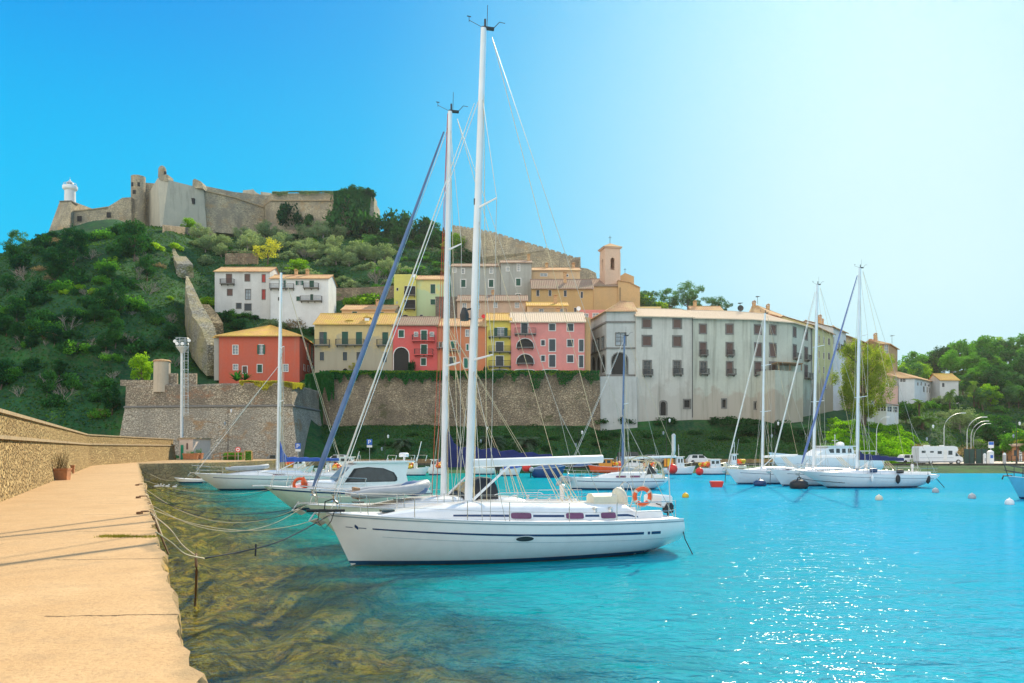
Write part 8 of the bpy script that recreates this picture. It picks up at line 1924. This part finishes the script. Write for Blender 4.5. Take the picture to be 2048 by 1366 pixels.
mb = MB(); mb.obox(c-Vector((0,.065,0)), (.1,.02,.3)); mb.obox(c-Vector((0,.066,0)), (.3,.02,.1)); mb.build('symbol', M['signr'], sg_)
def parking(px, py, Y, label, letter='P', sub=True):
    c = P(px, py, Y); t = thing('parking_sign', label, 'sign', (c.x, Y, 1.05)); mb = MB(); mb.tube([(c.x, Y+.05, 1.0), (c.x, Y+.05, c.z)], .04, 6); mb.build('pole', M['galv'], t)
    mb = MB(); mb.box(c.x-.42, c.x+.42, Y-.02, Y+.02, c.z-.45, c.z+.45); mb.build('board', M['signb'], t)
    if sub: mb = MB(); mb.box(c.x-.42, c.x+.42, Y-.02, Y+.02, c.z-.85, c.z-.5); mb.build('lower_board', M['signw'], t)
    mb = MB(); w = .07; 
    mb.box(c.x-.2, c.x-.2+w*1.4, Y-.05, Y-.022, c.z-.3, c.z+.32); mb.prism([(c.x-.1, Y-.022, c.z+.32), (c.x+.1, Y-.022, c.z+.32), (c.x+.24, Y-.022, c.z+.2), (c.x+.24, Y-.022, c.z+.05), (c.x+.1, Y-.022, c.z-.05), (c.x-.1, Y-.022, c.z-.05), (c.x-.1, Y-.022, c.z+.04), (c.x+.07, Y-.022, c.z+.04), (c.x+.13, Y-.022, c.z+.09), (c.x+.13, Y-.022, c.z+.17), (c.x+.07, Y-.022, c.z+.22), (c.x-.1, Y-.022, c.z+.22)], (0,-.028,0))
    mb.build('lettering', M['signw'], t)
parking(596, 892, 124, 'blue P parking sign in front of the bastion corner')
parking(739, 884, 126, 'blue P parking sign with a white lower board on the bank behind the motor cruiser')
def lantern(px, py_top, label, Y=127, base=1.05, n=2):
    c = P(px, py_top, Y); t = thing('street_lamp', label, 'street lamp', (c.x, Y, base), group='old style lamps along the promenade')
    mb = MB(); mb.tube([(c.x, Y, base), (c.x, Y, c.z)], .055, 6, .035); mb.lathe([(.16,0),(.12,.5),(.06,.9)], (c.x, Y, base), 8); mb.build('post', M['iron'], t)
    for k in range(n):
        z = c.z - .5 - k*2.0; dx = .5 if k % 2 == 0 else -.5
        mb = MB(); mb.tube([(c.x, Y, z+.5), (c.x+dx*.6, Y, z+.62), (c.x+dx, Y, z+.4)], .03, 5); mb.build('arm', M['iron'], t)
        mb = MB(); mb.lathe([(.03,-.3),(.13,-.2),(.17,.08),(.20,.12),(.05,.3)], (c.x+dx, Y, z+.1), 8); mb.build('lantern', M['signw'] if k == 0 else M['pane'], t)
for px, py, lb in ((456,817,'dark double lantern post on the quay left of the blue covered mast'),(770,868,'dark lantern post behind the motor cruiser radar'),(1158,860,'dark lantern post beyond the boom end of the nearest sailboat'),(1333,836,'dark lantern post in front of the arched garden door'),(1550,842,'dark lantern post behind the left of the three right hand masts'),(1860,848,'dark lantern post in front of the motorhome'),(2033,842,'dark lantern post at the right edge before the wooden kiosk'),(968,852,'dark lantern post just right of the nearest mast')):
    lantern(px, py, lb, n=2)
def curved(px, py_b, px_t, py_t, Y, label):
    a = P(px, py_b, Y); a.z = .95; t_ = P(px_t, py_t, Y); t = thing('curved_street_lamp', label, 'street lamp', a, group='curved street lamps by the parking')
    k = P(px, py_t+32, Y); pts = [a, Vector((a.x, Y, k.z))]
    for q in np.linspace(.15, 1, 7): pts.append(Vector((a.x+(t_.x-a.x)*(1-math.cos(q*math.pi/2)), Y, k.z+(t_.z-k.z)*math.sin(q*math.pi/2))))
    mb = MB(); mb.tube(pts, [.065]*2+[.05]*7, 7); mb.build('pole', M['galv'], t, smooth=2)
    mb = MB(); mb.obox(pts[-1]+Vector((.15 if t_.x > a.x else -.15,0,0)), (.75,.26,.12)); mb.build('lamp_head', M['signw'], t)
for px, pxt, pyt, Y, lb in ((1888,1925,826,134,'curved street lamp directly behind the motorhome'),(1934,1968,834,140,'curved street lamp leftmost of the close group of three'),(1942,1972,842,150,'curved street lamp in the middle of the close group of three'),(1947,1976,847,158,'curved street lamp rightmost of the close group of three'),(2001,2018,858,165,'curved street lamp by the white pump column'),(1753,1772,834,134,'curved street lamp on the bank in front of the restaurant')):
    curved(px, 930, pxt, pyt, Y, lb)
# motorhome
def motorhome(px0, px1, Y, label):
    L = PX(px1,Y)-PX(px0,Y); x0 = PX(px0, Y); z0 = 1.07; t = thing('motorhome', label, 'motorhome', (x0+L/2, Y+1.1, z0))
    W_ = 2.3
    mb = MB(); out = [(0,.45),(0,2.55),(.15,2.8),(L*.78,2.85),(L*.86,2.7),(L*.885,2.25),(L*.86,1.95),(L*.80,1.85),(L*.80,.45)]
    mb.prism([(x0+x, Y, z0+z) for x, z in out], (0, W_, 0)); mb.build('body', M['white'], t)
    mb = MB(); out = [(L*.80+.003,.4),(L*.80+.003,1.84),(L*.86,1.84),(L*.925,1.25),(L*.99,1.05),(L,.8),(L,.4)]
    mb.prism([(x0+x, Y+.12, z0+z) for x, z in out], (0, W_-.24, 0)); mb.build('cab', M['white'], t)
    mb = MB(); mb.prism([(x0+x, Y+.10, z0+z) for x, z in ((L*.83,1.22),(L*.83,1.72),(L*.862,1.72),(L*.905,1.24))], (0,.03,0)); mb.build('cab_window', M['glass'], t)
    mb = MB(); mb.add([(x0+L*.868,Y+.2,z0+1.82),(x0+L*.868,Y+W_-.2,z0+1.82),(x0+L*.93,Y+W_-.2,z0+1.26),(x0+L*.93,Y+.2,z0+1.26)], [(0,1,2,3)]); mb.build('windscreen', M['glass'], t, fix=False)
    for a, b, c_, d in ((.06,.15,1.75,2.1),(.25,.33,1.8,2.05),(.42,.51,1.6,2.05),(.66,.75,1.45,2.1)):
        mb = MB(); mb.box(x0+L*a, x0+L*b, Y-.03, Y+.02, z0+c_, z0+d); mb.build('window', M['glass'], t)
    mb = MB(); mb.box(x0+L*.55, x0+L*.63, Y-.015, Y+.01, z0+.5, z0+2.3); mb.build('door', M['deck'], t)
    mb = MB(); mb.box(x0+L*.02, x0+L*.78, Y-.01, Y+.01, z0+.95, z0+1.02); mb.build('side_stripe', M['rubber'], t)
    mb = MB(); mb.box(x0+L*.01, x0+L*.97, Y+.1, Y+W_-.1, z0+.22, z0+.448); mb.build('skirt', M['rubber'], t)
    for fx in (.27, .89):
        for dy in (.0, W_-.25):
            w = MB(); w.lathe([(.05,-.12),(.30,-.12),(.35,-.08),(.35,.08),(.30,.12),(.05,.12)], (x0+L*fx, Y+dy+.13, z0+.35), 18, 'Y'); wo_ = w.build('wheel', M['black'], t)
            w = MB(); w.lathe([(.01,-.125),(.19,-.13),(.19,.1),(.01,.1)], (x0+L*fx, Y+dy+.13, z0+.35), 12, 'Y'); w.build('rim', M['galv'], wo_)
    mb = MB(); mb.box(x0+L*.2, x0+L*.3, Y+.7, Y+1.4, z0+2.83, z0+3.0); mb.box(x0+L*.55, x0+L*.62, Y+.7, Y+1.3, z0+2.85, z0+2.98); mb.build('roof_vents', M['deck'], t)
    mb = MB(); mb.tube([(x0+L*.93, Y+.1, z0+1.35), (x0+L*.93, Y-.2, z0+1.4)], .02, 4); mb.obox((x0+L*.93, Y-.2, z0+1.3), (.1,.12,.3)); mb.build('mirror', M['black'], t)
motorhome(1838, 1927, 126.2, 'white motorhome with an overhanging cab parked on the quay at the right')
def car(px, py, Y, L, label, mat, flip=1, van=False, z0=1.07):
    c = P(px, py, Y); t = thing('parked_car', label, 'car', (c.x, Y, z0), group='cars parked along the quay', local=True)
    k = 1.0; f = flip
    low = [(-L/2,.28),(-L/2,.75),(-L*.46,.86),(L*.22,.86),(L*.44,.74),(L/2,.6),(L/2,.28)]
    top = [(-L*.46,.861),(-L*.38,1.38),(-L*.30,1.46),(L*.05,1.46),(L*.24,.861)] if not van else [(-L*.49,.861),(-L*.47,1.8),(-L*.4,1.9),(L*.2,1.9),(L*.34,.861)]
    mb = MB(); mb.prism([(x*f, -.85, z) for x, z in low], (0, 1.7, 0)); mb.prism([(x*f, -.74, z) for x, z in top], (0, 1.48, 0)); mb.build('body', mat, t)
    for a, b in ((.06,.46),(.54,.94)):
        zt_ = 1.38 if not van else 1.75; xa, xb = top[0][0]+.25, top[-1][0]-.25
        x0_, x1_ = xa+(xb-xa)*a, xa+(xb-xa)*b; mb = MB(); mb.prism([(x0_*f+ (0.1 if a < .1 else 0)*f, -.76, .93), (x1_*f, -.76, .93), (x1_*f - (.28 if a > .5 else 0)*f, -.76, zt_), (x0_*f+(.22 if a < .1 else 0)*f, -.76, zt_)], (0, .01, 0)); mb.build('window', M['glass'], t)
    for x in (-L*.31, L*.31):
        for y in (-.78, .78):
            w = MB(); w.lathe([(.05,-.1),(.27,-.1),(.31,-.06),(.31,.06),(.27,.1),(.05,.1)], (x, y, .31), 14, 'Y'); w.build('wheel', M['black'], t)
    return t
CR = {'w': M['white'], 'k': plain('black_car_paint', (.03,.03,.035), .25, coat=.5), 'g': plain('grey_car_paint', (.25,.27,.28), .3, .3, coat=.5), 'b': plain('blue_car_paint', (.04,.09,.2), .3, coat=.5)}
for px, Y, L_, m_, f_, van, lb in ((1822,129,4.3,'w',1,False,'small white car parked left of the motorhome'),(1708,128.5,4.2,'k',-1,False,'black car parked on the quay behind the long right hand sailboat boom'),(1262,128,4.6,'k',1,True,'dark van parked on the promenade behind the hooped sailboat'),(1310,128,4.3,'g',1,False,'grey car parked right of the dark van'),(672,127,4.3,'w',-1,False,'white car parked on the promenade left of the furled blue sail'),(560,126,4.2,'g',1,False,'grey car parked behind the blue sail cover'),(905,128,4.3,'b',1,False,'dark blue car parked between the near masts'),(1000,128,4.2,'k',-1,False,'black car parked right of the nearest mast'),(1400,128,4.3,'w',1,False,'white car parked behind the small fishing boats')):
    o = car(px, 0, Y, L_, lb, CR[m_], f_, van)
# pump columns, bollard, screens, kiosk
def column(px0, px1, pt, Y, label, mat, cap=True, name='service_column', cat='service column'):
    a, b = PX(px0,Y), PX(px1,Y); z1 = ZZ(pt,Y); t = thing(name, label, cat, ((a+b)/2, Y, 1.07))
    mb = MB(); mb.box(a, b, Y, Y+(b-a), 1.07, z1); mb.build('body', mat, t)
    mb = MB(); mb.lathe([((b-a)*.72, z1),((b-a)*.6, z1+.2),(.1, z1+.35)], ((a+b)/2, Y+(b-a)/2, 0), 12); mb.build('cap', M['signw'], t)
    mb = MB(); mb.box(a+(b-a)*.2, b-(b-a)*.2, Y-.02, Y+.01, z1-.9, z1-.4); mb.build('panel', M['signb'] if cap else M['rubber'], t)
column(1979, 1988, 905, 125.5, 'white and blue fuel pump column on the quay', M['white'])
column(1968.5, 1972.5, 911, 125.2, 'slim white service column left of the fuel pump', M['white'], False)
column(2008, 2012.5, 910, 125.5, 'short grey service column right of the fuel pump', M['rubber'], False)
sb = thing('notice_sign', 'tall blue and white notice board on a pole behind the fuel pump', 'sign', P(1982,905,132)); c = P(1982, 890, 132)
mb = MB(); mb.tube([(c.x, 132.05, 1), (c.x, 132.05, c.z)], .05, 6); mb.build('pole', M['galv'], sb)
mb = MB(); mb.box(c.x-.45, c.x+.45, 131.96, 132, c.z-.5, c.z+.55); mb.build('board', M['signw'], sb); mb = MB(); mb.box(c.x-.4, c.x+.4, 131.93, 131.955, c.z+.02, c.z+.5); mb.build('upper_panel', M['signb'], sb)
for (a, b, lb) in ((1928,1949,'dark green mesh screen panel right of the motorhome'),(1952,1975,'second dark green mesh screen panel left of the fuel pump')):
    t = thing('screen_panel', lb, 'screen', P((a+b)/2, 917, 130), group='dark screen panels'); mb = MB(); mb.box(PX(a,130), PX(b,130), 130, 130.08, 1.09, ZZ(898,130)); mb.build('mesh', plain('mesh_%d' % a, (.03,.07,.06), .9), t)
    mb = MB()
    for x in (a, (a+b)/2, b): mb.box(PX(x,130)-.04, PX(x,130)+.04, 129.93, 129.99, 1.07, ZZ(896.5,130))
    mb.build('posts', M['iron'], t)
ks = thing('wooden_kiosk', 'small orange brown wooden kiosk with a shallow roof at the right edge', 'kiosk', P(2040,905,150))
mb = MB(); a, b = PX(2024,150), PX(2064,150); mb.box(a, b, 150, 153, 1.07, 3.9); mb.build('wall', plain('kiosk_wood', (.48,.22,.10), .8, scale=3), ks)
mb = MB(); mb.prism([(a-.3,149.6,3.91),(b+.3,149.6,3.91),(b+.3,149.6,4.1),((a+b)/2,149.6,4.45),(a-.3,149.6,4.1)], (0,3.8,0)); mb.build('roof', plain('kiosk_roof', (.60,.42,.30), .8), ks)
mb = MB(); mb.box(PX(2038,150), PX(2044,150), 149.95, 149.99, 1.1, 3.2); mb.build('door', M['signw'], ks); mb = MB(); mb.box(PX(2028,150), PX(2034,150), 149.95, 149.99, 2.1, 3.2); mb.build('window', M['glass'], ks)
mb = MB(); 
for px in np.linspace(1990, 2100, 14): mb.box(PX(px,146)-.04, PX(px,146)+.04, 146, 146.08, 1.0, 2.2)
for h in (1.5, 2.15): mb.box(PX(1990,146), PX(2100,146), 145.97, 145.995, h, h+.06)
tag(mb.build('metal_fence', M['iron'], None), 'dark metal fence in front of the wooden kiosk', 'fence')
# railings on the terraces
def fence_line(pts, label, h=1.0):
    t = thing('terrace_railing', label, 'railing', G(*pts[0])); mb = MB(); q = [G(*p) for p in pts]
    for a, b in zip(q[:-1], q[1:]):
        n_ = max(1, int((b-a).length/1.6))
        for k in range(n_+1): c = a.lerp(b, k/n_); mb.tube([c-Vector((0,0,.3)), c+Vector((0,0,h+2.6))], .04, 4)
        for hh in (1.9, 2.6+h-.05): mb.tube([a+Vector((0,0,hh)), b+Vector((0,0,hh))], .035, 4)
    mb.build('rails', M['woodf'], t)
fence_line([(452,531),(515,530)], 'wooden railing on the terrace above the left white house')
# bollards and mooring rings on the pier
for i, (y, lb) in enumerate(((20.5,'rusty mooring ring at the pier edge nearest the camera'),(27,'rusty mooring ring at the middle of the pier edge'),(36,'rusty mooring ring further along the pier edge'))):
    mb = MB(); c = Vector((edge_x(y)-.25, y, PZ+.02)); mb.torus(c+Vector((0,0,.05)), .09, .018, 14, 6, 'Z'); mb.box(c.x-.2, c.x-.08, c.y-.06, c.y+.06, PZ, PZ+.06); tag(mb.build('mooring_ring', M['chain'], None), lb, 'mooring ring')
# ------------------------------------------------------------------ air: thin volume added to imitate the wash of sun flare
m, n, l = nt('flare_haze')
pv = n.new("ShaderNodeVolumePrincipled"); o_ = n.new("ShaderNodeOutputMaterial")
pv.inputs['Color'].default_value = (0.93, 0.96, 1.0, 1); pv.inputs['Density'].default_value = 0.00010; pv.inputs['Anisotropy'].default_value = 0.78
l.new(pv.outputs[0], o_.inputs['Volume']);
mb = MB(); mb.box(-700, 900, -60, 520, -8, 112)
hz = tag(mb.build('haze', m), 'thin haze volume added for the bright wash towards the sun', 'haze', kind='stuff')
S.cycles.volume_bounces = 0
